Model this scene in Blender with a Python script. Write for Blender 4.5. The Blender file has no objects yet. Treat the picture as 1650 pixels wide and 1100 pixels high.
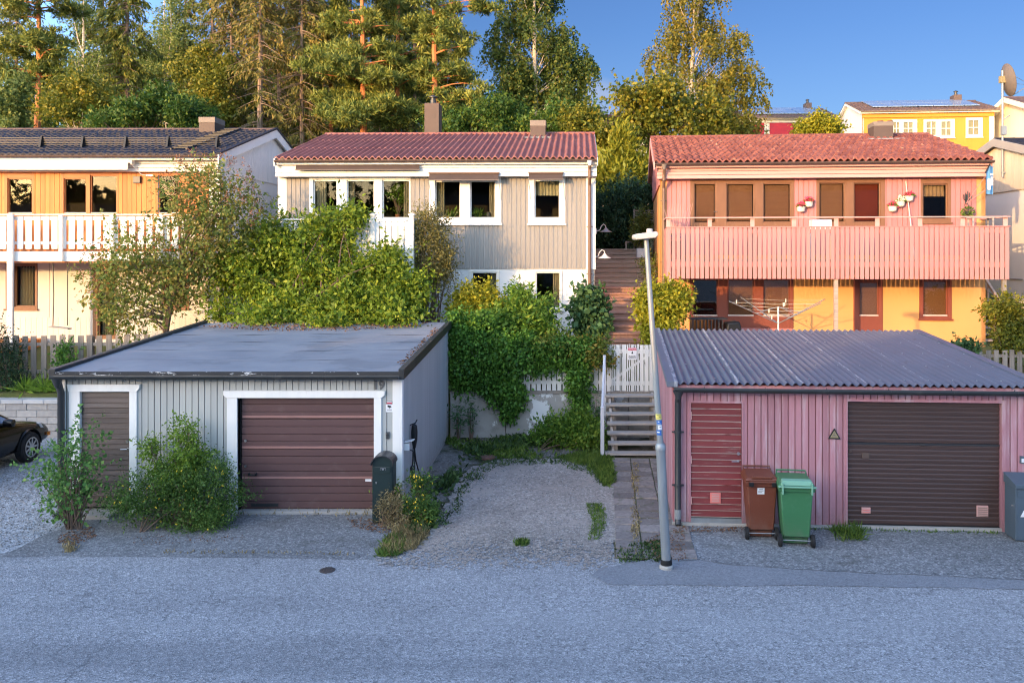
import bpy, math, random
import numpy as np
from mathutils import Vector, Matrix
SC = bpy.context.scene
COL = SC.collection
random.seed(7)
FP, CX, CY, CH = 1310.0, 907.0, 406.0, 4.5      # focal length in px, vanishing point, eye height in m
def at(px, py, Y):
    """a point of the photograph at distance Y from the camera"""
    return Vector(((px-CX)*Y/FP, Y, CH-(py-CY)*Y/FP))
def gnd(px, py, z=0.0):
    Y = (CH-z)*FP/(py-CY)
    return ((px-CX)*Y/FP, Y)
def tag(o, label=None, cat=None, group=None, kind=None):
    if label: o['label'] = label
    if cat: o['category'] = cat
    if group: o['group'] = group
    if kind: o['kind'] = kind
    return o
def thing(name, label, cat, loc=(0,0,0), rz=0.0, group=None):
    o = bpy.data.objects.new(name, None); COL.objects.link(o)
    o.empty_display_size = .2
    o.location = loc; o.rotation_euler = (0, 0, rz)
    return tag(o, label, cat, group)
def children(o): return [c for c in bpy.data.objects if c.parent == o]
def copy_tree(o, parent=None):
    c = o.copy(); COL.objects.link(c)
    if parent is not None: c.parent = parent
    for ch in children(o): copy_tree(ch, c)
    return c
class MB:
    def __init__(s): s.v = []; s.f = []
    def add(s, vs, fs):
        b = len(s.v); s.v += [tuple(p) for p in vs]; s.f += [tuple(b+i for i in f) for f in fs]; return s
    def hexa(s, p):      # bottom 4 ccw, top 4 ccw
        return s.add(p, [(3,2,1,0),(4,5,6,7),(0,1,5,4),(1,2,6,5),(2,3,7,6),(3,0,4,7)])
    def box(s, x0, x1, y0, y1, z0, z1):
        if x0 > x1: x0, x1 = x1, x0
        if y0 > y1: y0, y1 = y1, y0
        if z0 > z1: z0, z1 = z1, z0
        return s.hexa([(x0,y0,z0),(x1,y0,z0),(x1,y1,z0),(x0,y1,z0),(x0,y0,z1),(x1,y0,z1),(x1,y1,z1),(x0,y1,z1)])
    def tube(s, pts, rad, n=6, cap=True):
        pts = [Vector(p) for p in pts]; m = len(pts)
        if not hasattr(rad, '__len__'): rad = [rad]*m
        b = len(s.v); prev = None
        for i, p in enumerate(pts):
            d = (pts[min(i+1, m-1)]-pts[max(i-1, 0)])
            if d.length < 1e-9: d = Vector((0,0,1))
            d.normalize()
            if prev is None:
                u = d.orthogonal().normalized()
            else:
                u = prev - d*prev.dot(d)
                u = u.normalized() if u.length > 1e-6 else d.orthogonal().normalized()
            prev = u; w = d.cross(u)
            for k in range(n):
                a = 2*math.pi*k/n
                s.v.append(tuple(p+(u*math.cos(a)+w*math.sin(a))*rad[i]))
        for i in range(m-1):
            for k in range(n):
                k2 = (k+1) % n
                s.f.append((b+i*n+k, b+i*n+k2, b+(i+1)*n+k2, b+(i+1)*n+k))
        if cap:
            s.f.append(tuple(b+k for k in reversed(range(n)))); s.f.append(tuple(b+(m-1)*n+k for k in range(n)))
        return s
    def prism(s, poly, plane, a0, a1):
        """extrude a 2D polygon (ccw) from a0 to a1 along the axis missing from plane"""
        n = len(poly)
        def P(p, a):
            return {'xz': (p[0], a, p[1]), 'yz': (a, p[0], p[1]), 'xy': (p[0], p[1], a)}[plane]
        vs = [P(p, a0) for p in poly]+[P(p, a1) for p in poly]
        fs = [tuple(range(n)), tuple(reversed(range(n, 2*n)))]+[(i, n+i, n+(i+1) % n, (i+1) % n) for i in range(n)]
        return s.add(vs, fs)
    def lathe(s, prof, n=16, c=(0,0,0), axis='z'):
        vs = []
        for r, h in prof:
            for k in range(n):
                a = 2*math.pi*k/n; x, y = r*math.cos(a), r*math.sin(a)
                p = {'z': (x, y, h), 'y': (x, h, y), 'x': (h, x, y)}[axis]
                vs.append((p[0]+c[0], p[1]+c[1], p[2]+c[2]))
        fs = [(i*n+k, i*n+(k+1) % n, (i+1)*n+(k+1) % n, (i+1)*n+k) for i in range(len(prof)-1) for k in range(n)]
        fs += [tuple(reversed(range(n))), tuple((len(prof)-1)*n+k for k in range(n))]
        return s.add(vs, fs)
    def quad(s, a, b, c, d): return s.add([a, b, c, d], [(0,1,2,3)])
    def grid(s, fn, nu, nv):
        b = len(s.v)
        for j in range(nv+1):
            for i in range(nu+1): s.v.append(tuple(fn(i/nu, j/nv)))
        for j in range(nv):
            for i in range(nu):
                a = b+j*(nu+1)+i
                s.f.append((a, a+1, a+nu+2, a+nu+1))
        return s
    def build(s, name, mat, parent=None, smooth=False, bevel=0.0, label=None, recalc=True):
        me = bpy.data.meshes.new(name); me.from_pydata(s.v, [], s.f); me.validate()
        if recalc:
            import bmesh
            bm = bmesh.new(); bm.from_mesh(me); bmesh.ops.recalc_face_normals(bm, faces=bm.faces); bm.to_mesh(me); bm.free()
        o = bpy.data.objects.new(name, me); COL.objects.link(o)
        if mat: me.materials.append(mat)
        if parent is not None: o.parent = parent
        if smooth:
            me.polygons.foreach_set('use_smooth', [True]*len(me.polygons)); me.set_sharp_from_angle(angle=math.radians(38))
        if bevel:
            b = o.modifiers.new('bevel', 'BEVEL'); b.width = bevel; b.segments = 2; b.limit_method = 'ANGLE'
        if label: o['label'] = label
        return o
def text_obj(name, txt, size, mat, parent, loc, rot=(math.pi/2,0,0), extrude=.004, align='CENTER', bold=0.0):
    cu = bpy.data.curves.new(name, 'FONT'); cu.body = txt; cu.size = size; cu.extrude = extrude; cu.align_x = align; cu.align_y = 'CENTER'; cu.offset = bold
    tmp = bpy.data.objects.new('tmp', cu); COL.objects.link(tmp)
    dg = bpy.context.evaluated_depsgraph_get()
    me = bpy.data.meshes.new_from_object(tmp.evaluated_get(dg)); bpy.data.objects.remove(tmp)
    o = bpy.data.objects.new(name, me); COL.objects.link(o); me.materials.clear(); me.materials.append(mat)
    o.parent = parent; o.location = loc; o.rotation_euler = rot
    return o
class Facade:
    """a wall plane: local x runs along it, y into the house, z up from zb"""
    def __init__(s, px, py, Y, slope, zb=None, f2d=None):
        p = at(px, py, Y); s.X0, s.Y0 = p.x, p.y; s.zb = p.z if zb is None else zb
        s.psi = math.atan(slope); s.c, s.s = math.cos(s.psi), math.sin(s.psi)
    def loc(s): return (s.X0, s.Y0, s.zb)
    def rz(s): return -s.psi
    def x(s, px, y=0.0):
        k = (px-CX)/FP
        return (k*s.Y0-s.X0+y*(k*s.c-s.s))/(s.c+k*s.s)
    def z(s, py, px, y=0.0):
        u = s.x(px, y); Y = s.Y0-u*s.s+y*s.c
        return CH-(py-CY)*Y/FP-s.zb
    def rect(s, px0, px1, py0, py1, y=0.0):
        """px rectangle on the plane y -> x0, x1, z0, z1"""
        m = .5*(px0+px1)
        return s.x(px0, y), s.x(px1, y), s.z(max(py0, py1), m, y), s.z(min(py0, py1), m, y)
    def world(s, x, y, z=0.0):
        return Vector((s.X0+x*s.c+y*s.s, s.Y0-x*s.s+y*s.c, s.zb+z))
def wall_holes(mb, x0, x1, z0, z1, y0, y1, holes):
    """a slab with rectangular openings, as butted boxes"""
    xs = sorted({x0, x1}|{min(max(h[i], x0), x1) for h in holes for i in (0, 1)})
    for a, b in zip(xs, xs[1:]):
        if b-a < 1e-4: continue
        m = .5*(a+b); cuts = sorted([(h[2], h[3]) for h in holes if h[0] < m < h[1]])
        z = z0
        for c0, c1 in cuts:
            if c0 > z+1e-4: mb.box(a, b, y0, y1, z, min(c0, z1))
            z = max(z, c1)
        if z < z1-1e-4: mb.box(a, b, y0, y1, z, z1)
    return mb
def boards(mb, x0, x1, z0, z1, pitch, gap, y0, y1, holes=(), jig=0.0):
    """vertical cladding boards that stop at the openings"""
    n = max(1, round((x1-x0)/pitch)); p = (x1-x0)/n
    for i in range(n):
        a, b = x0+i*p+gap*.5, x0+(i+1)*p-gap*.5
        o = random.uniform(-jig, jig)
        wall_holes(mb, a, b, z0, z1, y0+o, y1, [h for h in holes if h[1] > a and h[0] < b])
    return mb
def hboards(mb, x0, x1, z0, z1, pitch, gap, y0, y1, lap=0.0):
    n = max(1, round((z1-z0)/pitch)); p = (z1-z0)/n
    for i in range(n):
        a, b = z0+i*p+gap*.5, z0+(i+1)*p-gap*.5
        mb.hexa([(x0,y0-lap,a),(x1,y0-lap,a),(x1,y1,a),(x0,y1,a),(x0,y0,b),(x1,y0,b),(x1,y1,b),(x0,y1,b)])
    return mb
# ---------------------------------------------------------------- materials
def nodes_of(name):
    m = bpy.data.materials.new(name); m.use_nodes = True
    nt = m.node_tree; return m, nt, nt.nodes['Principled BSDF']
def N(nt, typ, **kw):
    n = nt.nodes.new(typ)
    for k, v in kw.items(): setattr(n, k, v)
    return n
def math_n(nt, op, a, b=None, clamp=False):
    n = N(nt, 'ShaderNodeMath', operation=op); n.use_clamp = clamp
    for i, q in enumerate((a, b)):
        if q is None: continue
        if isinstance(q, (int, float)): n.inputs[i].default_value = q
        else: nt.links.new(q, n.inputs[i])
    return n.outputs[0]
def coords(nt, scale, kind='Object'):
    tc = N(nt, 'ShaderNodeTexCoord'); mp = N(nt, 'ShaderNodeMapping'); mp.inputs['Scale'].default_value = scale
    nt.links.new(tc.outputs[kind], mp.inputs[0]); return mp.outputs[0]
def noise(nt, scale=(1,1,1), s=5, detail=5, rough=.55, kind='Object'):
    n = N(nt, 'ShaderNodeTexNoise'); n.inputs['Scale'].default_value = s; n.inputs['Detail'].default_value = detail
    n.inputs['Roughness'].default_value = rough
    nt.links.new(coords(nt, scale, kind), n.inputs['Vector']); return n.outputs[0]
def ramp(nt, fac, stops):
    r = N(nt, 'ShaderNodeValToRGB'); nt.links.new(fac, r.inputs[0]); e = r.color_ramp.elements
    while len(e) < len(stops): e.new(.5)
    for i, (p, c) in enumerate(stops):
        e[i].position = p; e[i].color = (*c, 1) if len(c) == 3 else c
    return r.outputs[0]
def mixc(nt, fac, a, b):
    n = N(nt, 'ShaderNodeMix', data_type='RGBA')
    for sock, q in ((n.inputs[0], fac), (n.inputs[6], a), (n.inputs[7], b)):
        if isinstance(q, (int, float)): sock.default_value = q
        elif isinstance(q, tuple): sock.default_value = (*q[:3], 1)
        else: nt.links.new(q, sock)
    return n.outputs[2]
def thresh(nt, fac, lo, hi):
    n = N(nt, 'ShaderNodeMapRange'); n.inputs[1].default_value = lo; n.inputs[2].default_value = hi
    nt.links.new(fac, n.inputs[0]); return n.outputs[0]
def bump(nt, bsdf, h, strength, dist=.01):
    b = N(nt, 'ShaderNodeBump'); b.inputs['Strength'].default_value = strength; b.inputs['Distance'].default_value = dist
    nt.links.new(h, b.inputs['Height']); nt.links.new(b.outputs[0], bsdf.inputs['Normal'])
def M(name, col, rough=.65, var=.10, s=2.0, stretch=(1,1,1), island=0.0, metal=0.0, spec=.35, bmp=0.0, bs=40.0, dirt=None, dirt_t=(.58,.75), dirt_s=3.0, worn=None, worn_t=(.6,.68), worn_s=6.0, worn_st=(1,1,1), splash=None):
    m, nt, b = nodes_of(name)
    f = noise(nt, stretch, s, 6)
    k = math_n(nt, 'ADD', math_n(nt, 'MULTIPLY', math_n(nt, 'SUBTRACT', f, .5), 4*var), 1.0)
    if island:
        g = N(nt, 'ShaderNodeNewGeometry')
        k = math_n(nt, 'MULTIPLY', k, math_n(nt, 'ADD', math_n(nt, 'MULTIPLY', math_n(nt, 'SUBTRACT', g.outputs['Random Per Island'], .5), 2*island), 1.0))
    vm = N(nt, 'ShaderNodeVectorMath', operation='SCALE'); vm.inputs[0].default_value = col
    nt.links.new(k, vm.inputs['Scale']); c = vm.outputs[0]
    if dirt: c = mixc(nt, math_n(nt, 'MULTIPLY', thresh(nt, noise(nt, stretch, dirt_s, 8, .65), *dirt_t), .8), c, dirt)
    if worn: c = mixc(nt, thresh(nt, noise(nt, worn_st, worn_s, 9, .7), *worn_t), c, worn)
    if splash:      # mud splashed up by the rain along the foot of the wall
        tc = N(nt, 'ShaderNodeTexCoord'); sp = N(nt, 'ShaderNodeSeparateXYZ'); nt.links.new(tc.outputs['Object'], sp.inputs[0])
        lo = N(nt, 'ShaderNodeMapRange'); lo.inputs[1].default_value = .5; lo.inputs[2].default_value = .02; nt.links.new(sp.outputs[2], lo.inputs[0])
        c = mixc(nt, math_n(nt, 'MULTIPLY', math_n(nt, 'MULTIPLY', thresh(nt, noise(nt, (1,1,1), 7, 8, .7), .36, .66), lo.outputs[0]), .75), c, splash)
    nt.links.new(c, b.inputs['Base Color'])
    b.inputs['Roughness'].default_value = rough; b.inputs['Metallic'].default_value = metal; b.inputs['Specular IOR Level'].default_value = spec
    if bmp: bump(nt, b, noise(nt, stretch, bs, 4), bmp)
    return m
def leaf_mat(name, stops, trans=.35, rough=.55, clump=.9, cs=1.3, spec=.3):
    m, nt, b = nodes_of(name)
    g = N(nt, 'ShaderNodeNewGeometry')
    f = noise(nt, (1,1,1), cs, 3)
    k = math_n(nt, 'ADD', math_n(nt, 'MULTIPLY', g.outputs['Random Per Island'], .6), math_n(nt, 'MULTIPLY', math_n(nt, 'SUBTRACT', f, .3), clump), True)
    c = ramp(nt, k, stops)
    nt.links.new(c, b.inputs['Base Color']); b.inputs['Roughness'].default_value = rough; b.inputs['Specular IOR Level'].default_value = spec
    t = N(nt, 'ShaderNodeBsdfTranslucent'); nt.links.new(c, t.inputs[0])
    mx = N(nt, 'ShaderNodeMixShader'); mx.inputs[0].default_value = trans
    nt.links.new(b.outputs[0], mx.inputs[1]); nt.links.new(t.outputs[0], mx.inputs[2])
    nt.links.new(mx.outputs[0], nt.nodes['Material Output'].inputs[0]); return m
def glass_mat(name, tint=(.75,.78,.75), refl=1.0):
    m = bpy.data.materials.new(name); m.use_nodes = True; nt = m.node_tree; nt.nodes.clear()
    out = N(nt, 'ShaderNodeOutputMaterial'); t = N(nt, 'ShaderNodeBsdfTransparent'); t.inputs[0].default_value = (*tint, 1)
    g = N(nt, 'ShaderNodeBsdfGlossy'); g.inputs['Roughness'].default_value = .02; g.inputs[0].default_value = (.9,.93,.95,1)
    fr = N(nt, 'ShaderNodeFresnel'); fr.inputs[0].default_value = 1.6
    mx = N(nt, 'ShaderNodeMixShader'); nt.links.new(math_n(nt, 'MULTIPLY', fr.outputs[0], refl, True), mx.inputs[0])
    nt.links.new(t.outputs[0], mx.inputs[1]); nt.links.new(g.outputs[0], mx.inputs[2]); nt.links.new(mx.outputs[0], out.inputs[0])
    return m
def speckle(name, dark, mid, light, s=70, big=(.82,1.12), rough=.9, tint=None, tint_t=(.55,.7), spec=.25, tint_s=.9, bmp=.5, wear=False):
    """loose aggregate: every stone its own tone, wide patches lighter and darker"""
    m, nt, b = nodes_of(name)
    v = N(nt, 'ShaderNodeTexVoronoi'); v.inputs['Scale'].default_value = s; v.inputs['Randomness'].default_value = 1
    nt.links.new(coords(nt, (1,1,1)), v.inputs['Vector'])
    sep = N(nt, 'ShaderNodeSeparateColor'); nt.links.new(v.outputs['Color'], sep.inputs[0])
    c = ramp(nt, sep.outputs[0], [(0, dark), (.25, mid), (.62, mid), (1, light)])
    n2 = noise(nt, (1,1,1), s*.24, 4, .7)
    fine = thresh(nt, n2, .3, .7)
    c = mixc(nt, .3, c, ramp(nt, fine, [(0, dark), (1, light)]))
    if tint: c = mixc(nt, thresh(nt, noise(nt, (1,1,1), tint_s, 6, .6), *tint_t), c, tint)
    f = noise(nt, (1,1,1), .45, 6, .6)
    k = N(nt, 'ShaderNodeMapRange'); k.inputs[1].default_value = .3; k.inputs[2].default_value = .7; k.inputs[3].default_value = big[0]; k.inputs[4].default_value = big[1]
    nt.links.new(f, k.inputs[0])
    if wear:        # wheel tracks along the road, hairline cracks, oil spots
        tr = noise(nt, (.07,.95,1), 1.0, 4, .5); c = mixc(nt, math_n(nt, 'MULTIPLY', thresh(nt, tr, .5, .68), .30), c, (.35,.355,.36)); c = mixc(nt, math_n(nt, 'MULTIPLY', thresh(nt, tr, .46, .3), .38), c, (.13,.135,.145))
        ve = N(nt, 'ShaderNodeTexVoronoi', feature='DISTANCE_TO_EDGE'); ve.inputs['Scale'].default_value = .34
        wp = N(nt, 'ShaderNodeVectorMath', operation='ADD'); nt.links.new(coords(nt, (1,1,1)), wp.inputs[0]); nz = N(nt, 'ShaderNodeTexNoise'); nz.inputs['Scale'].default_value = 1.6; nz.inputs['Detail'].default_value = 6; nt.links.new(coords(nt, (1,1,1)), nz.inputs['Vector']); nt.links.new(nz.outputs['Color'], wp.inputs[1]); nt.links.new(wp.outputs[0], ve.inputs['Vector'])
        ck = math_n(nt, 'MULTIPLY', math_n(nt, 'LESS_THAN', ve.outputs['Distance'], .0035), thresh(nt, noise(nt, (1,1,1), .3, 3), .5, .56)); c = mixc(nt, math_n(nt, 'MULTIPLY', ck, .4), c, (.06,.06,.065))
        c = mixc(nt, math_n(nt, 'MULTIPLY', thresh(nt, noise(nt, (1,1,1), 1.1, 5, .55), .69, .76), .45), c, (.085,.085,.09))
    vm = N(nt, 'ShaderNodeVectorMath', operation='SCALE'); nt.links.new(c, vm.inputs[0]); nt.links.new(k.outputs[0], vm.inputs['Scale'])
    nt.links.new(vm.outputs[0], b.inputs['Base Color']); b.inputs['Roughness'].default_value = rough; b.inputs['Specular IOR Level'].default_value = spec
    bump(nt, b, math_n(nt, 'ADD', v.outputs['Distance'], n2), bmp, .012)
    return m
MT = {}
MT['asphalt'] = speckle('asphalt', (.075,.078,.082), (.245,.25,.258), (.53,.53,.54), s=58, big=(.86,1.1), wear=True)
MT['asphalt_old'] = speckle('old_asphalt', (.065,.067,.07), (.165,.17,.175), (.42,.42,.42), s=46, big=(.72,1.1), tint=(.075,.07,.06), tint_t=(.56,.74))
MT['asphalt_patch'] = speckle('asphalt_patch', (.13,.135,.145), (.2,.208,.222), (.29,.295,.31), s=60, big=(.85,1.1), bmp=.2)
MT['gravel_brown'] = speckle('driveway_gravel', (.1,.09,.08), (.265,.228,.2), (.5,.45,.4), s=38, big=(.75,1.2), tint=(.34,.29,.25), tint_t=(.54,.66), tint_s=.8, bmp=.8)
def thin_out(m, y0, y1, seed=0.0):
    """loose gravel lying ever thinner towards the road: stone by stone it gives way to what lies below"""
    nt = m.node_tree; b = nt.nodes['Principled BSDF']
    v = N(nt, 'ShaderNodeTexVoronoi'); v.inputs['Scale'].default_value = 26; nt.links.new(coords(nt, (1,1,1)), v.inputs['Vector'])
    sep = N(nt, 'ShaderNodeSeparateColor'); nt.links.new(v.outputs['Color'], sep.inputs[0])
    tc = N(nt, 'ShaderNodeTexCoord'); sp = N(nt, 'ShaderNodeSeparateXYZ'); nt.links.new(tc.outputs['Object'], sp.inputs[0])
    yy = math_n(nt, 'ADD', sp.outputs[1], math_n(nt, 'MULTIPLY', math_n(nt, 'SUBTRACT', noise(nt, (1,1,1), 1.3, 5), .5), 1.6))
    cov = thresh(nt, yy, y0, y1); al = math_n(nt, 'LESS_THAN', sep.outputs[1], cov)
    nt.links.new(al, b.inputs['Alpha']); return m
thin_out(MT['gravel_brown'], 11.45, 12.7)
MT['gravel_grey'] = speckle('grey_gravel', (.11,.115,.12), (.31,.32,.33), (.6,.61,.63), s=30, big=(.88,1.1), bmp=1.0)
MT['soil'] = speckle('soil', (.02,.018,.012), (.055,.047,.03), (.12,.105,.07), s=30, tint=(.04,.055,.018), tint_t=(.45,.6))
MT['lawn'] = M('lawn', (.085,.105,.03), .95, .3, 1.6, bmp=.8, bs=35, dirt=(.12,.1,.06), dirt_t=(.5,.72), dirt_s=2)
MT['verge'] = speckle('weedy_verge', (.07,.062,.05), (.17,.155,.135), (.34,.315,.285), s=34, big=(.7,1.15), tint=(.05,.055,.024), tint_t=(.46,.6), tint_s=1.4, bmp=.8)
MT['paver'] = M('paver', (.205,.175,.16), .9, .3, 14, island=.3, bmp=.5, bs=60, dirt=(.07,.085,.035), dirt_t=(.56,.68), dirt_s=5)
MT['moss'] = M('moss', (.085,.085,.045), .95, .3, 12, bmp=.6, bs=80)
MT['pebble'] = M('pebble', (.2,.195,.19), .85, .2, 5, island=.6)
def felt(name):
    m, nt, b = nodes_of(name)
    f = noise(nt, (1,1,1), 1.1, 6, .6)
    c = ramp(nt, f, [(.3, (.19,.2,.225)), (.7, (.26,.27,.29))])
    c = mixc(nt, thresh(nt, noise(nt, (1,3,1), .8, 5), .52, .68), c, (.26,.26,.275))
    nt.links.new(c, b.inputs['Base Color']); b.inputs['Roughness'].default_value = .6; b.inputs['Specular IOR Level'].default_value = .35
    c = mixc(nt, math_n(nt, 'MULTIPLY', thresh(nt, noise(nt, (1,1,1), .9, 7, .6), .56, .6), .35), c, (.13,.135,.145)); c = mixc(nt, math_n(nt, 'MULTIPLY', thresh(nt, noise(nt, (1,1,1), 14, 6, .7), .66, .72), .6), c, (.1,.095,.07)); nt.links.new(c, b.inputs['Base Color'])
    bump(nt, b, noise(nt, (1,1,1), 90, 3), .15); return m
MT['felt'] = felt('roofing_felt')
MT['felt_edge'] = M('peeling_felt_edge', (.035,.038,.042), .7, .15, 3, worn=(.55,.57,.58), worn_t=(.565,.585), worn_s=2.6, worn_st=(1,.3,3))
MT['grey_board'] = M('grey_painted_board', (.40,.415,.40), .62, .05, 1.6, (6,6,.6), .05, bmp=.12, bs=30, dirt=(.2,.2,.18), dirt_t=(.66,.85), splash=(.2,.19,.16))
MT['grey_groove'] = M('grey_groove', (.22,.225,.215), .8, .05)
MT['white_paint'] = M('white_paint', (.76,.76,.73), .5, .05, 2, (4,4,.8), .04, bmp=.08, bs=30, dirt=(.42,.4,.34), dirt_t=(.62,.85), dirt_s=2.5)
MT['white_worn'] = M('worn_white_paint', (.66,.66,.63), .65, .08, 3, (5,5,.7), .1, worn=(.2,.18,.16), worn_t=(.6,.66), worn_s=5, worn_st=(3,3,.8), bmp=.2, bs=30)
MT['white_plastic'] = M('white_plastic', (.75,.75,.73), .4, .02)
MT['grey_wood'] = M('weathered_grey_wood', (.235,.205,.175), .85, .22, 3, (8,8,.6), .22, bmp=.4, bs=30, worn=(.11,.085,.065), worn_t=(.6,.75), worn_s=3, worn_st=(6,6,.5))
MT['step_wood'] = M('weathered_step_wood', (.37,.34,.31), .85, .2, 3, (.6,8,8), .15, bmp=.4, bs=30, worn=(.13,.11,.1), worn_t=(.58,.75), worn_s=3, worn_st=(.5,6,6))
MT['deck_wood'] = M('brown_deck_plank', (.30,.165,.12), .8, .25, 3, (.5,6,6), .22, bmp=.3, bs=30, worn=(.42,.32,.26), worn_t=(.56,.75), worn_s=2.5, worn_st=(.6,8,8))
MT['deck_old'] = M('old_deck_plank', (.38,.3,.25), .85, .25, 3, (.5,6,6), .2, bmp=.3, bs=30, worn=(.16,.12,.1), worn_t=(.55,.72), worn_s=2.5, worn_st=(.6,8,8))
MT['door_wood'] = M('dark_weathered_door', (.125,.098,.085), .8, .25, 3, (.5,6,6), .2, bmp=.4, bs=30, worn=(.22,.19,.165), worn_t=(.55,.75), worn_s=3, worn_st=(.5,9,9))
MT['garage_brown'] = M('brown_steel_door', (.112,.062,.06), .48, .05, 1.2, (1,1,1), .05, spec=.4, dirt=(.17,.115,.105), dirt_t=(.55,.8))
MT['garage_light'] = M('faded_seam', (.3,.16,.14), .5, .1, 4)
MT['brown_ribbed'] = M('dark_brown_ribbed_steel', (.062,.038,.034), .5, .06, 1.5, (.4,1,6), .04, spec=.4, dirt=(.1,.06,.052), dirt_t=(.55,.8))
MT['pink_paint'] = M('pink_painted_board', (.385,.185,.215), .62, .08, 1.6, (6,6,.5), .13, bmp=.12, bs=30, dirt=(.5,.37,.4), dirt_t=(.5,.66), dirt_s=1.3, worn=(.2,.12,.12), worn_t=(.71,.75), worn_s=9, worn_st=(3,3,1), splash=(.2,.13,.12))
MT['pink_groove'] = M('pink_groove', (.3,.12,.125), .8, .05)
MT['pink_house'] = M('pink_house_board', (.45,.185,.18), .6, .05, 1.6, (6,6,.5), .06, bmp=.1, bs=30)
MT['pink_pale'] = M('faded_pink_board', (.56,.315,.285), .65, .07, 1.6, (.5,6,6), .05, bmp=.1, bs=30)
MT['pink_slat'] = M('pink_balcony_slat', (.485,.212,.198), .6, .04, 1.6, (6,6,.5), .05, bmp=.1)
MT['red_door'] = M('worn_red_door', (.17,.026,.028), .6, .15, 3, (.5,6,6), .14, bmp=.3, bs=30, worn=(.38,.29,.26), worn_t=(.60,.68), worn_s=4, worn_st=(.35,7,11))
MT['red_door_edge'] = M('flaking_door_edge', (.17,.035,.035), .75, .2, 3, (.5,6,6), worn=(.58,.5,.45), worn_t=(.36,.46), worn_s=5, worn_st=(.5,4,4))
MT['salmon'] = M('salmon_plastic', (.72,.2,.18), .5, .05)
MT['yellow_render'] = M('yellow_render', (.69,.35,.135), .8, .04, 1.2, bmp=.1, bs=60)
MT['yellow_board'] = M('yellow_board', (.60,.245,.04), .7, .03, 1.5, (5,5,.5), .03)
MT['white_render'] = M('white_render', (.70,.69,.66), .8, .05, 1.2, bmp=.15, bs=50, dirt=(.5,.47,.42), dirt_t=(.62,.85))
MT['cream_board'] = M('cream_board', (.74,.70,.60), .6, .04, 1.4, (.5,5,5), .04, bmp=.1)
MT['cream_panel'] = M('cream_panel', (.6,.565,.515), .65, .04, 1.0, (4,4,.6), .03, bmp=.08)
MT['gable_white'] = M('gable_white', (.68,.66,.65), .65, .03, 1.0, (4,4,.6), .02)
MT['orange_wood'] = M('orange_larch_board', (.55,.185,.045), .55, .16, 2.5, (5,5,.5), .2, bmp=.15, worn=(.33,.11,.03), worn_t=(.6,.75), worn_s=2.2, worn_st=(5,5,1.2))
MT['orange_frame'] = M('orange_window_frame', (.42,.14,.04), .5, .08, 2, (3,3,1))
MT['brown_frame'] = M('brown_window_frame', (.20,.095,.05), .5, .1, 2, (3,3,1), dirt=(.28,.16,.1))
MT['redbrown_frame'] = M('red_brown_window_frame', (.22,.06,.04), .5, .1, 2, (3,3,1))
MT['grey_house'] = M('grey_house_board', (.275,.255,.23), .65, .04, 1.5, (5,5,.5), .05, bmp=.1, bs=30)
MT['brown_metal'] = M('brown_metal', (.085,.055,.045), .45, .12, 3, spec=.5, dirt=(.13,.095,.08))
MT['brown_pipe'] = M('brown_pipe', (.17,.105,.075), .45, .08, 3, spec=.4)
MT['black_metal'] = M('black_gutter', (.022,.026,.028), .45, .2, 3, spec=.5, dirt=(.07,.07,.065))
MT['dark_metal'] = M('dark_metal', (.03,.032,.036), .4, .15, 3, spec=.5)
MT['black_plastic'] = M('black_plastic', (.012,.013,.014), .4, .1, 3)
MT['rubber'] = M('rubber', (.014,.014,.015), .8, .15, 9)
MT['zinc'] = M('zinc', (.29,.315,.33), .42, .14, 2.5, (3,3,.6), metal=.35, dirt=(.24,.25,.26), dirt_t=(.5,.8), worn=(.33,.2,.12), worn_t=(.7,.78), worn_s=2.0, worn_st=(6,6,.7))
MT['steel'] = M('steel', (.5,.5,.5), .3, .05, metal=.9)
MT['white_steel'] = M('chalky_white_steel', (.52,.54,.58), .55, .08, 4, (5,5,.8), worn=(.24,.22,.2), worn_t=(.66,.72), worn_s=6)
MT['lamp_head'] = M('street_lamp_head', (.52,.49,.45), .4, .06)
MT['concrete'] = M('concrete', (.35,.33,.3), .9, .12, 2.2, bmp=.25, bs=40, dirt=(.2,.19,.16), dirt_t=(.5,.75), worn=(.66,.66,.64), worn_t=(.6,.615), worn_s=.75, worn_st=(1,1,.6))
MT['concrete_plain'] = M('plain_concrete', (.36,.345,.32), .9, .12, 3, bmp=.25, bs=40, dirt=(.19,.18,.15))
MT['block'] = M('split_concrete_block', (.34,.325,.31), .95, .14, 9, island=.12, bmp=.9, bs=22)
MT['block_cap'] = M('smooth_block_cap', (.42,.42,.42), .9, .08, 6, island=.06, bmp=.2)
MT['rust'] = M('rusty_iron', (.16,.085,.065), .85, .2, 8, bmp=.4)
MT['iron'] = M('iron_cover', (.075,.06,.055), .7, .2, 12, bmp=.4)
MT['corrugated'] = M('corrugated_steel_roof', (.105,.122,.16), .5, .1, 1.2, (1,1,1), spec=.45, dirt=(.085,.085,.1), worn=(.25,.24,.24), worn_t=(.64,.72), worn_s=1.6, worn_st=(2.4,.35,1))
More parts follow.
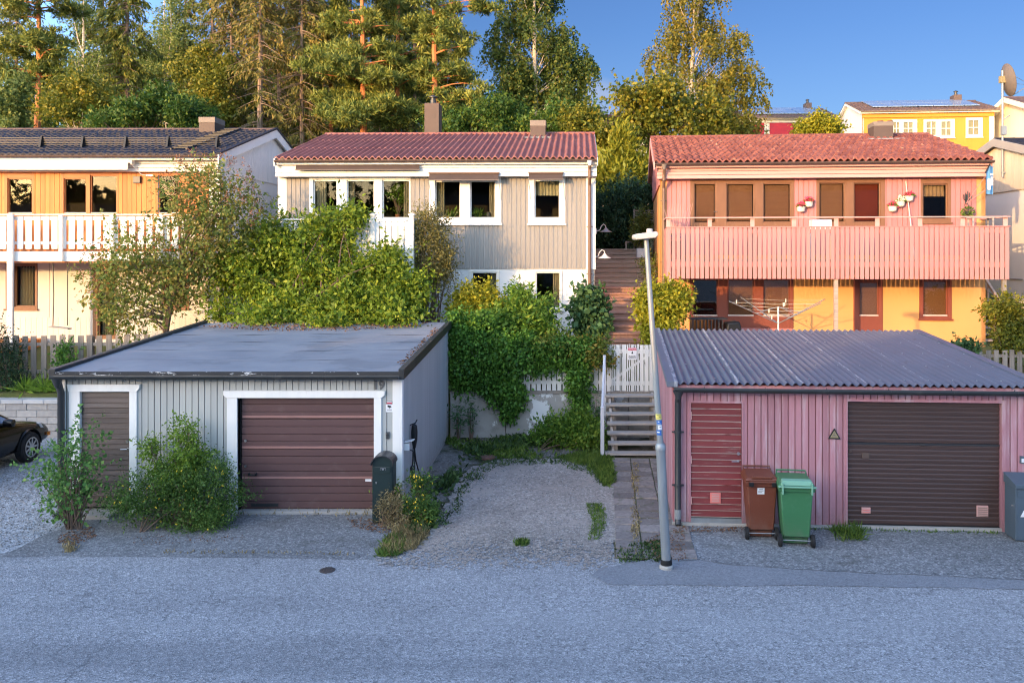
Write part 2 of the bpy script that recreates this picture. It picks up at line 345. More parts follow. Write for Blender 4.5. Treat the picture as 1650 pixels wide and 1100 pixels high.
def side_laps(m, pitch, w):
    """pale bloom in broken lines along the overlaps of the roof sheets"""
    nt = m.node_tree; b = nt.nodes['Principled BSDF']; src = b.inputs['Base Color'].links[0].from_socket
    tc = N(nt, 'ShaderNodeTexCoord'); sp = N(nt, 'ShaderNodeSeparateXYZ'); nt.links.new(tc.outputs['Object'], sp.inputs[0])
    x = math_n(nt, 'ADD', sp.outputs[0], math_n(nt, 'MULTIPLY', math_n(nt, 'SUBTRACT', noise(nt, (1,1,1), 3, 4), .5), .05))
    ln = math_n(nt, 'LESS_THAN', math_n(nt, 'FRACT', math_n(nt, 'DIVIDE', x, pitch)), w/pitch)
    k = math_n(nt, 'MULTIPLY', ln, thresh(nt, noise(nt, (6,2.2,1), 2, 6, .7), .42, .6))
    nt.links.new(mixc(nt, math_n(nt, 'MULTIPLY', k, .75), src, (.4,.41,.43)), b.inputs['Base Color']); return m
side_laps(MT['corrugated'], 1.03, .07)
def tiles(name, base, hi, cellx, celly, moss=None, rough=.6, spec=.4, moss_t=(.62,.72)):
    m, nt, b = nodes_of(name)
    tc = N(nt, 'ShaderNodeTexCoord'); sp = N(nt, 'ShaderNodeSeparateXYZ'); nt.links.new(tc.outputs['Object'], sp.inputs[0])
    fx = math_n(nt, 'FLOOR', math_n(nt, 'DIVIDE', sp.outputs[0], cellx)); fy = math_n(nt, 'FLOOR', math_n(nt, 'DIVIDE', sp.outputs[1], celly))
    cb = N(nt, 'ShaderNodeCombineXYZ'); nt.links.new(fx, cb.inputs[0]); nt.links.new(fy, cb.inputs[1])
    wn = N(nt, 'ShaderNodeTexWhiteNoise', noise_dimensions='2D'); nt.links.new(cb.outputs[0], wn.inputs['Vector'])
    k = math_n(nt, 'ADD', math_n(nt, 'MULTIPLY', wn.outputs[0], .45), math_n(nt, 'MULTIPLY', noise(nt, (1,1,1), 1.5, 6), .6))
    c = ramp(nt, k, [(.2, base), (.85, hi)])
    if moss: c = mixc(nt, math_n(nt, 'MULTIPLY', thresh(nt, noise(nt, (1,1,1), 9, 8, .7), *moss_t), .8), c, moss)
    nt.links.new(c, b.inputs['Base Color']); b.inputs['Roughness'].default_value = rough; b.inputs['Specular IOR Level'].default_value = spec
    bump(nt, b, noise(nt, (1,1,1), 50, 4), .2); return m
MT['tile_maroon'] = tiles('maroon_roof_sheet', (.24,.08,.062), (.34,.13,.1), .187, .4, (.46,.3,.27), .5)
MT['tile_red'] = tiles('red_concrete_tile', (.165,.05,.04), (.29,.105,.08), .3, .33, (.55,.4,.28), .75, .25, (.6,.7))
MT['tile_black'] = tiles('black_roof_tile', (.016,.017,.026), (.032,.033,.046), .2, .4, None, .6, .2)
MT['tile_brown'] = tiles('brown_roof_tile', (.08,.05,.045), (.13,.085,.075), .3, .33, (.2,.16,.14), .7)
MT['chimney'] = M('chimney_cladding', (.095,.066,.055), .6, .1, 2, bmp=.1, dirt=(.065,.05,.043))
MT['chimney_cap'] = M('chimney_cap', (.2,.165,.14), .6, .1, 2)
MT['glass'] = glass_mat('window_glass', (.8,.82,.78), .26)
MT['glass_tan'] = glass_mat('sun_screen_glass', (.85,.8,.74), 1.3)
MT['interior'] = M('room_interior', (.095,.078,.06), .9, .2, 1.5)
MT['interior_warm'] = M('warm_room_interior', (.12,.075,.05), .9, .15, 1.5)
MT['curtain'] = M('curtain_cloth', (.42,.36,.27), .9, .08, 3, (8,8,.4))
MT['net'] = M('cream_curtain_cloth', (.5,.43,.31), .9, .08, 3, (8,8,.4))
MT['blind'] = M('brown_slatted_blind', (.30,.19,.13), .6, .08, 2, (.4,1,8))
MT['blind_red'] = M('red_roller_blind', (.20,.042,.026), .7, .08, 1.2)
MT['awning'] = M('brown_awning_cloth', (.065,.046,.042), .8, .12, 2)
MT['awning_white'] = M('cream_awning_cloth', (.6,.56,.47), .7, .06, 2)
MT['bin_brown'] = M('brown_bin_plastic', (.145,.04,.02), .42, .05, 3, spec=.4, bmp=.04, bs=200, dirt=(.2,.09,.06), dirt_t=(.5,.75), splash=(.16,.1,.075))
MT['bin_green'] = M('green_bin_plastic', (.04,.155,.065), .42, .05, 3, spec=.4, bmp=.04, bs=200, dirt=(.09,.2,.12), dirt_t=(.5,.75), splash=(.1,.13,.08))
MT['bin_green_lid'] = M('faded_green_lid', (.17,.36,.25), .5, .1, 3, spec=.35)
MT['mailbox_green'] = M('dark_green_mailbox', (.011,.026,.026), .38, .12, 3, spec=.5)
MT['mailbox_grey'] = M('slate_grey_mailbox', (.075,.105,.135), .45, .1, 3, spec=.4)
MT['car_paint'] = M('black_car_paint', (.004,.0035,.0035), .16, .05, spec=.35)
MT['alloy'] = M('alloy_wheel', (.5,.5,.5), .3, .05, metal=.8)
MT['lens'] = M('lamp_lens', (.4,.42,.44), .1, .05)
MT['amber'] = M('amber_lens', (.5,.16,.03), .2, .05)
MT['sign_white'] = M('sign_white', (.72,.73,.74), .45, .04)
MT['sign_red'] = M('sign_red', (.55,.05,.09), .45, .05)
MT['sign_black'] = M('sign_black', (.012,.015,.018), .5, .05)
MT['sign_grey'] = M('sign_grey', (.12,.125,.13), .5, .05)
MT['sign_olive'] = M('faded_yellow_sign', (.27,.22,.12), .55, .15, 20)
MT['sign_yellow'] = M('sticker_yellow', (.75,.65,.16), .5, .08, 30)
MT['sign_blue'] = M('sticker_blue', (.03,.13,.42), .5, .15, 30)
MT['flag_blue'] = M('blue_banner_cloth', (.14,.36,.58), .8, .06)
MT['flower_pink'] = M('pink_flower', (.72,.06,.14), .7, .2, 30, island=.35)
MT['flower_white'] = M('cream_flower', (.8,.72,.55), .7, .1, 30, island=.2)
MT['flower_blue'] = M('blue_flower', (.08,.1,.42), .7, .1, 30, island=.4)
MT['flower_yellow'] = M('yellow_flower', (.82,.58,.05), .6, .05, 30, island=.2)
MT['pot'] = M('white_pot', (.7,.64,.54), .5, .04)
MT['terracotta'] = M('terracotta_pot', (.3,.12,.06), .7, .1)
MT['solar'] = M('solar_panel_glass', (.22,.3,.43), .16, .05, spec=1.0)
MT['solar_frame'] = M('solar_frame', (.03,.03,.035), .4, .02)
MT['red_panel'] = M('crimson_panel', (.42,.01,.025), .5, .08, 2)
MT['dish'] = M('satellite_dish_grey', (.15,.125,.11), .55, .08, 3)
MT['cream_pale'] = M('pale_cream_board', (.7,.63,.5), .7, .05, 1.3, (5,5,.5), .04)
MT['grey_rake'] = M('grey_barge_board', (.32,.3,.28), .65, .06, 2)
MT['slate_board'] = M('pale_gable_board', (.62,.54,.42), .7, .06, 1.5, (5,5,.4), .06)
MT['twig'] = M('dry_twig', (.2,.13,.085), .85, .15, 5)
MT['bark'] = M('grey_brown_bark', (.16,.11,.08), .9, .3, 4, (3,3,.6), bmp=.6, bs=12)
MT['bark_grey'] = M('grey_spruce_bark', (.215,.155,.115), .9, .3, 3, (3,3,.8), bmp=.6, bs=10)
MT['bark_pine'] = M('orange_pine_bark', (.42,.16,.065), .85, .3, 2.5, (3,3,.8), bmp=.6, bs=10, dirt=(.2,.1,.06))
MT['bark_birch'] = M('birch_bark', (.5,.44,.37), .75, .1, 2, (1,1,4), worn=(.06,.05,.045), worn_t=(.58,.64), worn_s=2.5, worn_st=(1,1,5))
MT['litter'] = M('dry_leaf_litter', (.15,.075,.04), .85, .2, 9, island=.5)
# foliage (stops run deep to bright, with crown shade and sun warmth painted in)
LF = {}
LF['bush'] = leaf_mat('bright_bush_leaf', [(0,(0.033,0.058,0.009)), (.45,(0.156,0.246,0.023)), (.8,(0.311,0.376,0.032)), (1,(0.597,0.524,0.066))], .38)
LF['lilac'] = leaf_mat('lilac_leaf', [(0,(0.037,0.071,0.018)), (.4,(0.167,0.230,0.048)), (.75,(0.284,0.246,0.064)), (1,(0.481,0.196,0.083))], .35)
LF['lilac_head'] = leaf_mat('lilac_seed_head', [(0,(0.106,0.048,0.026)), (1,(0.442,0.212,0.110))], .1)
LF['vine'] = leaf_mat('vine_leaf', [(0,(0.019,0.053,0.011)), (.5,(0.084,0.213,0.032)), (.85,(0.168,0.318,0.039)), (1,(0.301,0.377,0.061))], .33)
LF['vine_red'] = leaf_mat('turning_vine_leaf', [(0,(0.033,0.083,0.013)), (.5,(0.156,0.218,0.032)), (1,(0.373,0.193,0.037))], .33)
LF['elder'] = leaf_mat('elder_leaf', [(0,(0.024,0.069,0.011)), (.5,(0.118,0.239,0.028)), (1,(0.339,0.420,0.058))], .36)
LF['hydrangea'] = leaf_mat('dark_broad_leaf', [(0,(0.018,0.048,0.018)), (.6,(0.072,0.160,0.056)), (1,(0.221,0.313,0.092))], .25)
LF['golden'] = leaf_mat('golden_leaf', [(0,(0.062,0.090,0.008)), (.5,(0.312,0.325,0.025)), (1,(0.604,0.517,0.051))], .38)
LF['sage'] = leaf_mat('olive_leaf', [(0,(0.042,0.047,0.014)), (.6,(0.189,0.180,0.052)), (1,(0.369,0.270,0.079))], .3)
LF['birch'] = leaf_mat('birch_leaf', [(0,(0.031,0.043,0.008)), (.5,(0.160,0.162,0.021)), (.8,(0.283,0.218,0.025)), (1,(0.478,0.298,0.033))], .35, cs=.5)
LF['birch_green'] = leaf_mat('green_birch_leaf', [(0,(0.016,0.038,0.012)), (.5,(0.085,0.140,0.030)), (.85,(0.190,0.188,0.033)), (1,(0.351,0.264,0.044))], .35, cs=.5)
LF['aspen'] = leaf_mat('aspen_leaf', [(0,(0.034,0.057,0.017)), (.5,(0.158,0.227,0.062)), (1,(0.347,0.373,0.112))], .35, cs=.5)
LF['under'] = leaf_mat('understory_leaf', [(0,(0.012,0.032,0.007)), (.5,(0.052,0.122,0.020)), (1,(0.201,0.245,0.034))], .3, cs=.6)
LF['maple'] = leaf_mat('maple_leaf', [(0,(0.025,0.045,0.008)), (.5,(0.145,0.171,0.020)), (1,(0.413,0.320,0.040))], .33, cs=.5)
LF['pine'] = leaf_mat('pine_needle', [(0,(0.025,0.046,0.012)), (.5,(0.138,0.184,0.036)), (1,(0.339,0.322,0.061))], .15, cs=.8)
LF['spruce'] = leaf_mat('spruce_needle', [(0,(0.027,0.039,0.010)), (.5,(0.144,0.141,0.029)), (1,(0.316,0.208,0.046))], .15, cs=.6)
LF['spruce_olive'] = leaf_mat('olive_spruce_needle', [(0,(0.019,0.039,0.008)), (.5,(0.121,0.151,0.025)), (1,(0.279,0.254,0.040))], .15, cs=.6)
LF['thuja'] = leaf_mat('thuja_spray', [(0,(0.041,0.062,0.007)), (.5,(0.200,0.225,0.022)), (1,(0.402,0.345,0.036))], .25, cs=1.2)
LF['dark'] = leaf_mat('dark_shrub_leaf', [(0,(0.006,0.019,0.008)), (.6,(0.031,0.075,0.030)), (1,(0.101,0.159,0.064))], .25)
LF['cinq'] = leaf_mat('cinquefoil_leaf', [(0,(0.018,0.045,0.010)), (.5,(0.079,0.164,0.030)), (1,(0.183,0.291,0.069))], .3, cs=2.5)
LF['fresh'] = leaf_mat('fresh_leaf', [(0,(0.041,0.090,0.010)), (.5,(0.175,0.300,0.037)), (1,(0.345,0.460,0.071))], .4, cs=2.5)
LF['sapling'] = leaf_mat('sapling_leaf', [(0,(0.026,0.079,0.018)), (.5,(0.120,0.264,0.064)), (1,(0.294,0.442,0.110))], .35, cs=2.5)
LF['grass'] = leaf_mat('grass_blade', [(0,(0.022,0.050,0.009)), (.5,(0.095,0.172,0.025)), (1,(0.235,0.285,0.058))], .3, cs=2)
LF['dry'] = leaf_mat('dry_grass_blade', [(0,(0.070,0.053,0.026)), (.5,(0.288,0.224,0.104)), (1,(0.552,0.442,0.221))], .25, cs=2)
LF['ivy'] = leaf_mat('ground_cover_leaf', [(0,(0.012,0.030,0.010)), (.6,(0.057,0.110,0.030)), (1,(0.146,0.207,0.055))], .25, cs=2)
# ---------------------------------------------------------------- plants
def unit(rng, n):
    v = rng.normal(size=(n, 3)); return v/np.maximum(np.linalg.norm(v, axis=1, keepdims=True), 1e-9)
def norm(v): return v/np.maximum(np.linalg.norm(v, axis=1, keepdims=True), 1e-9)
def leaf_mesh(name, C, A, L, W, mat, parent, rng, fold=.18):
    n = len(C); A = norm(A); S = norm(np.cross(A, unit(rng, n))); U = np.cross(S, A)
    L = np.asarray(L).reshape(-1, 1); W = np.asarray(W).reshape(-1, 1)
    mid = C+A*L*.45+U*W*fold
    V = np.empty((n, 4, 3), np.float32)
    V[:, 0] = C; V[:, 1] = mid-S*W*.5; V[:, 2] = C+A*L; V[:, 3] = mid+S*W*.5
    me = bpy.data.meshes.new(name)
    me.vertices.add(4*n); me.vertices.foreach_set('co', V.reshape(-1))
    me.loops.add(4*n); me.loops.foreach_set('vertex_index', np.arange(4*n, dtype=np.int32))
    me.polygons.add(n); me.polygons.foreach_set('loop_start', np.arange(0, 4*n, 4, dtype=np.int32))
    try: me.polygons.foreach_set('loop_total', np.full(n, 4, np.int32))
    except Exception: pass
    me.update(calc_edges=True); me.materials.append(mat)
    o = bpy.data.objects.new(name, me); COL.objects.link(o)
    if parent is not None: o.parent = parent
    return o
def blob_points(rng, blobs, n, shell=.55, lump=.2):
    B = np.asarray(blobs, float); w = (B[:, 3]*B[:, 4]*B[:, 5])**(2/3); w /= w.sum()
    k = rng.choice(len(B), n, p=w); d = unit(rng, n)
    q = rng.normal(size=(len(B), 3, 3))*2.6; ph = rng.random((len(B), 3))*6.28
    lu = sum(np.sin((d*q[k, j]).sum(1)+ph[k, j]) for j in range(3))/3
    r = (1-shell*rng.random(n)**1.4)*(1+lump*lu)
    p = B[k, :3]+d*r[:, None]*B[k, 3:]
    nn = norm(d/B[k, 3:])
    deep = np.full(n, 9.0)
    for j in range(len(B)):
        e = np.linalg.norm((p-B[j, :3])/B[j, 3:], axis=1); e[k == j] = 9
        deep = np.minimum(deep, e)
    keep = (deep > .62) | (rng.random(n) < .15)
    return p[keep], nn[keep]
def ragged(blobs, k, f, seed, flat=1.0, keep=.55):
    """break every ellipsoid into smaller clouds round its surface, so that gaps open between them"""
    rng = np.random.default_rng(seed); out = []
    for b in np.asarray(blobs, float):
        out.append([b[0], b[1], b[2], b[3]*keep, b[4]*keep, b[5]*keep*flat])
        for d in unit(rng, k):
            q = .55+.5*rng.random(); g = f*(.6+.8*rng.random())
            out.append([b[0]+d[0]*b[3]*q, b[1]+d[1]*b[4]*q, b[2]+d[2]*b[5]*q, b[3]*g, b[4]*g, b[5]*g*flat])
    return np.array(out)
def foliage(name, parent, mat, blobs, n, per, L, W, cr, seed, droop=.3, out=.6, rnd=.85, sprigs=.15, sprig=.4, shell=.55, lump=.2, flat=1.0):
    rng = np.random.default_rng(seed)
    C, NN = blob_points(rng, blobs, n, shell, lump)
    m = len(C); K = rng.poisson(per, m)
    idx = np.repeat(np.arange(m), K); t = len(idx)
    off = rng.normal(size=(t, 3))*cr*.5; off[:, 2] *= flat
    P = C[idx]+off
    A = out*NN[idx]+unit(rng, t)*rnd+np.array([0, 0, -droop])
    if sprigs:
        ns = int(m*sprigs); s = rng.choice(m, ns, replace=False); per_s = 14
        dirs = norm(NN[s]+unit(rng, ns)*.4+np.array([0, 0, .45])); ln = sprig*(.5+rng.random(ns))
        ii = np.repeat(np.arange(ns), per_s); tt = np.tile(np.linspace(.1, 1, per_s), ns)
        P2 = C[s][ii]+dirs[ii]*(ln[ii]*tt)[:, None]+rng.normal(size=(len(ii), 3))*.02
        A2 = dirs[ii]*.5+unit(rng, len(ii))*.9
        P = np.vstack([P, P2]); A = np.vstack([A, A2])
    sz = .45+1.0*rng.random(len(P))**1.3
    leaf_mesh(name, P, A, L*sz, W*sz, mat, parent, rng)
    return C, NN
def limbs(mb, start, C, n, r0, rng, r1=.006, sag=.12, starts=None):
    """curved tapering branches from the stem to clumps of the crown"""
    n = min(n, len(C))
    for j in rng.choice(len(C), n, replace=False):
        b = np.array(start if starts is None else starts[rng.integers(len(starts))], float); e = C[j]
        m = (b+e)/2+np.array([0, 0, sag*np.linalg.norm(e-b)])+rng.normal(size=3)*.06*np.linalg.norm(e-b)
        pts = [(1-t)**2*b+2*t*(1-t)*m+t*t*e for t in (0, .25, .5, .75, 1)]
        mb.tube(pts, [r0, r0*.75, r0*.5, r0*.3, r1], 5, False)
def PB(px, py, rx, ry, Y, rd=None):
    """an ellipsoid given by its outline in the photograph and its distance; rd = half depth in m"""
    p = at(px, py, Y); a, b = rx*Y/FP, ry*Y/FP
    return [p.x, p.y, p.z, a, rd if rd else (a+b)/2, b]
def rel(blobs, base):
    B = np.asarray(blobs, float).copy(); B[:, :3] -= np.asarray(base, float); return B
def shrub(name, label, cat, base, blobs, leaf, n, per, L, W, cr, seed, bark='bark', stems=16, r0=.03, group=None, spread=.25, extra=None, **kw):
    t = thing(name, label, cat, base, group=group); B = rel(blobs, base)
    C, NN = foliage('foliage', t, LF[leaf], B, n, per, L, W, cr, seed, **kw)
    rng = np.random.default_rng(seed+5); mb = MB()
    st = [(rng.normal()*spread*.5, rng.normal()*spread*.5, -.05) for _ in range(6)]
    limbs(mb, None, C, stems, r0, rng, starts=st)
    mb.build('stem', MT[bark], t, smooth=True, recalc=False)
    return t, C, NN
def trunk_pts(h, rng, wob=.012, lean=(0, 0), k=9):
    p = []; o = np.zeros(2)
    for i in range(k):
        z = h*i/(k-1); o = o+rng.normal(size=2)*wob*h*.3
        p.append((o[0]+lean[0]*z/h, o[1]+lean[1]*z/h, z-.3 if i == 0 else z))
    return p
def along(pts, z):
    for a, b in zip(pts, pts[1:]):
        if a[2] <= z <= b[2]:
            f = (z-a[2])/(b[2]-a[2]); return tuple(a[i]+(b[i]-a[i])*f for i in range(3))
    return pts[-1]
def leafy_tree(name, label, base, h, blobs, leaf, n, per, L, W, cr, seed, bark='bark', r0=.16, nl=26, group=None, cat='tree', top=.85, lean=(0, 0), **kw):
    t = thing(name, label, cat, base, group=group); B = rel(blobs, base); rng = np.random.default_rng(seed)
    C, NN = foliage('crown', t, LF[leaf], B, n, per, L, W, cr, seed, **kw)
    tp = trunk_pts(h*top, rng, lean=lean); mb = MB(); mb.tube(tp, [r0*(1.15-1.0*i/(len(tp)-1)) for i in range(len(tp))], 8)
    for j in rng.choice(len(C), min(nl, len(C)), replace=False):
        zt = min(max(C[j][2]*.72, h*.15), h*top*.97); s = along(tp, zt)
        limbs(mb, s, C[j:j+1], 1, r0*.4*(1-.6*zt/h), rng, sag=-.02)
    mb.build('trunk', MT[bark], t, smooth=True, recalc=False)
    return t
def birch_tree(name, label, base, h, blobs, leaf, strands, seed, L=.15, W=.11, hang=1.3, per=22, r0=.16, group=None, lean=(0, 0)):
    t = thing(name, label, 'tree', base, group=group); B = ragged(rel(blobs, base), 7, .36, seed, 1.0, .45); rng = np.random.default_rng(seed)
    C, NN = blob_points(rng, B, strands, .85, .2); m = len(C)
    ln = hang*(.35+.9*rng.random(m)); idx = np.repeat(np.arange(m), per); tt = np.tile(np.linspace(0, 1, per), m)
    P = C[idx].copy(); hor = NN.copy(); hor[:, 2] = 0
    P += hor[idx]*(np.sqrt(tt)*.4)[:, None]; P[:, 2] -= ln[idx]*tt**1.3; P += rng.normal(size=P.shape)*np.array([.075, .075, .06])
    A = unit(rng, len(P))*.8+np.array([0, 0, -.7]); sz = .65+.7*rng.random(len(P))
    leaf_mesh('crown', P, A, L*sz, W*sz, LF[leaf], t, rng)
    tp = trunk_pts(h, rng, lean=lean); mb = MB(); mb.tube(tp, [r0*(1.12-1.05*i/(len(tp)-1)) for i in range(len(tp))], 8)
    for j in rng.choice(m, 34, replace=False):
        zt = min(max(C[j][2]*.8, h*.12), h*.97); limbs(mb, along(tp, zt), C[j:j+1], 1, r0*.2*(1-.7*zt/h)+.008, rng, sag=.08)
    mb.build('trunk', MT['bark_birch'], t, smooth=True, recalc=False)
    return t
def spruce_tree(name, label, base, h, R, seed, leaf='spruce', z0=.12, dens=1.0, bare=.25, r0=.17, group=None, whorl=.42, power=.8):
    t = thing(name, label, 'tree', base, group=group); rng = np.random.default_rng(seed); mb = MB()
    tp = trunk_pts(h, rng, .004); mb.tube(tp, [r0*(1.1-1.06*i/(len(tp)-1)) for i in range(len(tp))], 8)
    P, A = [], []; z = h*z0
    while z < h*.985:
        f = (z-h*z0)/(h*(1-z0)); ln0 = R*(1-f)**power+.15
        for _ in range(rng.integers(4, 7)):
            az = rng.random()*6.283; ln = ln0*(.55+.6*rng.random()); s = np.array(along(tp, z+rng.normal()*.1))
            d = np.array([math.cos(az), math.sin(az), 0]); dr = .28+.25*rng.random()
            pts = [s+d*ln*q+np.array([0, 0, -ln*dr*(q**1.4)+ln*.10*max(0, q-.7)]) for q in (0, .3, .6, 1)]
            mb.tube(pts, [.03, .022, .014, .004], 4, False)
            if f < .4 and rng.random() < bare*(1-f): continue
            k = int(ln*60*dens); q = .2+.8*rng.random(k)
            pos = np.array([np.interp(q, (0, .3, .6, 1), [p[i] for p in pts]) for i in range(3)]).T
            side = np.array([-d[1], d[0], 0]); sw = rng.normal(size=k)*.16*ln0*.5*(1.1-q)
            pos = pos+side*sw[:, None]+np.array([0, 0, 1])*(-abs(rng.normal(size=k))*.22)[:, None]
            P.append(pos); A.append(d*.45+unit(rng, k)*.55+np.array([0, 0, -.75]))
        z += whorl*(.7+.6*rng.random())*(1.1-.5*f)
    P, A = np.vstack(P), np.vstack(A); sz = .6+.8*rng.random(len(P))
    leaf_mesh('crown', P, A, .25*sz, .07*sz, LF[leaf], t, rng, .05)
    mb.build('trunk', MT['bark_grey'], t, smooth=True, recalc=False)
    return t
def pine_tree(name, label, base, h, blobs, n, seed, r0=.2, group=None, nl=40, leaf='pine', L=.26, W=.055, per=26, lean=(0, 0)):
    t = thing(name, label, 'tree', base, group=group); B = rel(blobs, base); rng = np.random.default_rng(seed)
    B = ragged(B, 9, .36, seed, .62, .4); C, NN = foliage('crown', t, LF[leaf], B, n, per, L, W, .2, seed, droop=-.45, out=.55, rnd=.8, sprigs=0, shell=.8, lump=.25, flat=.7)
    tp = trunk_pts(h, rng, .008, lean); mb = MB(); mb.tube(tp, [r0*(1.12-.9*i/(len(tp)-1)) for i in range(len(tp))], 8)
    for j in rng.choice(len(C), min(nl, len(C)), replace=False):
        zt = min(max(C[j][2]-.1*abs(C[j][0]), h*.2), h*.97); limbs(mb, along(tp, zt), C[j:j+1], 1, r0*.28, rng, sag=.1)
    mb.build('trunk', MT['bark_pine'], t, smooth=True, recalc=False)
    return t
def blades(name, pts, L, W, mat, parent, seed, spread=.5, per=1):
    rng = np.random.default_rng(seed); P = np.repeat(np.asarray(pts, float), per, 0); n = len(P)
    P[:, :2] += rng.normal(size=(n, 2))*.02
    A = unit(rng, n)*spread+np.array([0, 0, 1]); sz = .5+.9*rng.random(n)
    return leaf_mesh(name, P, A, L*sz, W*(.7+.6*rng.random(n)), mat, parent, rng, .1)
def poly_scatter(rng, poly, n):
    P = np.asarray(poly, float); lo, hi = P.min(0), P.max(0); q = lo+(hi-lo)*rng.random((n*4, 2)); inside = np.zeros(len(q), bool)
    for i in range(len(P)):
        a, b = P[i], P[i-1]
        c = ((a[1] > q[:, 1]) != (b[1] > q[:, 1])) & (q[:, 0] < (b[0]-a[0])*(q[:, 1]-a[1])/(b[1]-a[1]+1e-12)+a[0])
        inside ^= c
    return q[inside][:n]
def rough_poly(pts, step=.12, amp=.05, seed=1, closed=True):
    """subdivide an outline and fray it"""
    rng = np.random.default_rng(seed); out = []; P = [np.array(p, float) for p in pts]
    for a, b in zip(P, P[1:]+(P[:1] if closed else [])):
        d = b-a; L = np.linalg.norm(d); k = max(1, int(L/step)); nrm = np.array([-d[1], d[0]])/max(L, 1e-9); o = 0
        for i in range(k):
            o = .6*o+rng.normal()*amp*.7
            out.append(tuple(a+d*i/k+nrm*(o if i else 0)))
    return out
def sheet(name, poly, z, mat, kind='structure'):
    """a flat ground sheet from an outline, triangulated"""
    import bmesh
    bm = bmesh.new(); f = bm.faces.new([bm.verts.new((x, y, z)) for x, y in poly]); bmesh.ops.triangulate(bm, faces=[f])
    bmesh.ops.recalc_face_normals(bm, faces=bm.faces)
    if sum(q.normal.z for q in bm.faces) < 0: bmesh.ops.reverse_faces(bm, faces=bm.faces)
    me = bpy.data.meshes.new(name); bm.to_mesh(me); bm.free(); me.materials.append(mat)
    o = bpy.data.objects.new(name, me); COL.objects.link(o); o['kind'] = kind; return o
# ---------------------------------------------------------------- ground, road, terrain
HP = [(19.9, .98), (21, 1.35), (23.5, 1.85), (25.5, 2.1), (31, 4.1), (34, 4.6), (45, 6.2), (60, 8.3), (90, 11), (200, 12), (900, 12)]
def hz(Y): return float(np.interp(Y, [p[0] for p in HP], [p[1] for p in HP]))
sheet('ground', [(-700, -700), (700, -700), (700, 20.0), (-700, 20.0)], -.03, MT['verge'])
ys = [20.02, 20.4, 20.8, 21.3, 22, 22.8, 23.6, 24.6, 25.6, 27, 29, 31, 33, 36, 40, 45, 52, 60, 75, 90, 130, 200, 400, 900]
xs = [-900, -400, -150, -80, -50]+list(np.arange(-40, 40.1, 1.0))+[50, 80, 150, 400, 900]
rg = np.random.default_rng(3); mb = MB()
for j, y in enumerate([20.02]+ys):
    for x in xs:
        mb.v.append((x, y, -.2 if j == 0 else hz(y)+(0 if j < 2 else rg.normal()*.035)))
nx = len(xs)
for j in range(len(ys)):
    for i in range(nx-1):
        a = j*nx+i; mb.f.append((a, a+1, a+nx+1, a+nx))
tag(mb.build('hillside', MT['lawn'], smooth=False, recalc=False), kind='structure')
G = lambda pts, z=0.0: [gnd(x, y, z) for x, y in pts]
road_far = G([(0, 891), (150, 889), (300, 891), (450, 892), (612, 893), (650, 868), (700, 850), (850, 846), (950, 850), (985, 870), (1000, 900), (1060, 904), (1100, 905), (1160, 908), (1650, 921)])
sheet('road', [(-90, -3.2), (90, -3.2), (90, 11.3), (40, 11.4)]+list(reversed(rough_poly([(-90, 12.25), (-30, 12.25)]+road_far+[(12, 11.5), (40, 11.4)], .15, .025, 4, False))), 0, MT['asphalt'])
sheet('gravel_yard', rough_poly([(-40, 12.2)]+G([(-40, 896), (0, 893), (60, 894), (118, 886), (135, 850)])+[(-8.75, 13.9), (-8.75, 19.9), (-40, 19.9)], .2, .03, 5), -.004, MT['gravel_grey'])
sheet('left_apron', rough_poly(G([(0, 897), (48, 873), (92, 854), (120, 838)])+[(-8.4, 14.1), (-2.75, 14.1)]+G([(668, 850), (650, 880), (618, 903), (450, 899), (150, 896)]), .15, .02, 6), .004, MT['asphalt_old'])
sheet('driveway', rough_poly(G([(604, 900), (640, 884), (662, 860), (690, 842), (712, 812), (728, 782), (752, 757), (800, 741), (905, 738), (950, 750), (985, 775), (1000, 800), (998, 850), (996, 912), (860, 932), (700, 926), (610, 912)]), .1, .07, 7), .008, MT['gravel_brown'])
sheet('grass_verge', [(-2.8, 12.6)]+[(-2.7, 19.8), (2.4, 19.8), (2.1, 17.9), (.9, 17.7), (.9, 14), (.7, 13), (-2, 13)], -.015, MT['verge'])
sheet('asphalt_strip', rough_poly(G([(968, 915), (1010, 906), (1060, 899), (1098, 894), (1135, 893), (1160, 905), (1300, 911), (1450, 917), (1660, 925), (1900, 937)])+G([(1900, 975), (1660, 950), (1480, 946), (1300, 943), (1120, 944), (980, 941), (955, 930)]), .1, .02, 8), .006, MT['asphalt_patch'])
sheet('right_apron', rough_poly(G([(1098, 904), (1102, 870), (1094, 848)])+[(2.0, 13.6), (8.5, 13.2)]+G([(1900, 950), (1660, 935), (1450, 925), (1300, 918), (1160, 908), (1130, 902)]), .15, .02, 9), .012, MT['asphalt_old'])
# the slab path up to the steps
pa = math.atan(.05); pt = thing('paved_path', 'reddish paved path with mossy joints leading up to the wooden steps', 'path', (.78, 11.95, 0), -pa)
pt['kind'] = 'structure'; del pt['label']; del pt['category']
mb = MB(); MB_m = MB().box(-.02, 1.22, 0, 5.9, -.02, .006)
y = 0
while y < 5.75:
    d = .36
    for a, b in ((0, .395), (.405, .80), (.81, 1.2)):
        h = .022+random.uniform(-.008, .01); q = [random.uniform(-.008, .008) for _ in range(4)]; tl = random.uniform(-.008, .008); mb.hexa([(a+.006+q[0], y+.01+q[1], -.01), (b-.006+q[2], y+.01+q[1], -.01), (b-.006+q[0], y+d-.01+q[3], -.01), (a+.006+q[2], y+d-.01+q[3], -.01), (a+.006+q[0], y+.01+q[1], h-tl), (b-.006+q[2], y+.01+q[1], h+tl), (b-.006+q[0], y+d-.01+q[3], h+tl), (a+.006+q[2], y+d-.01+q[3], h-tl)])
    y += d
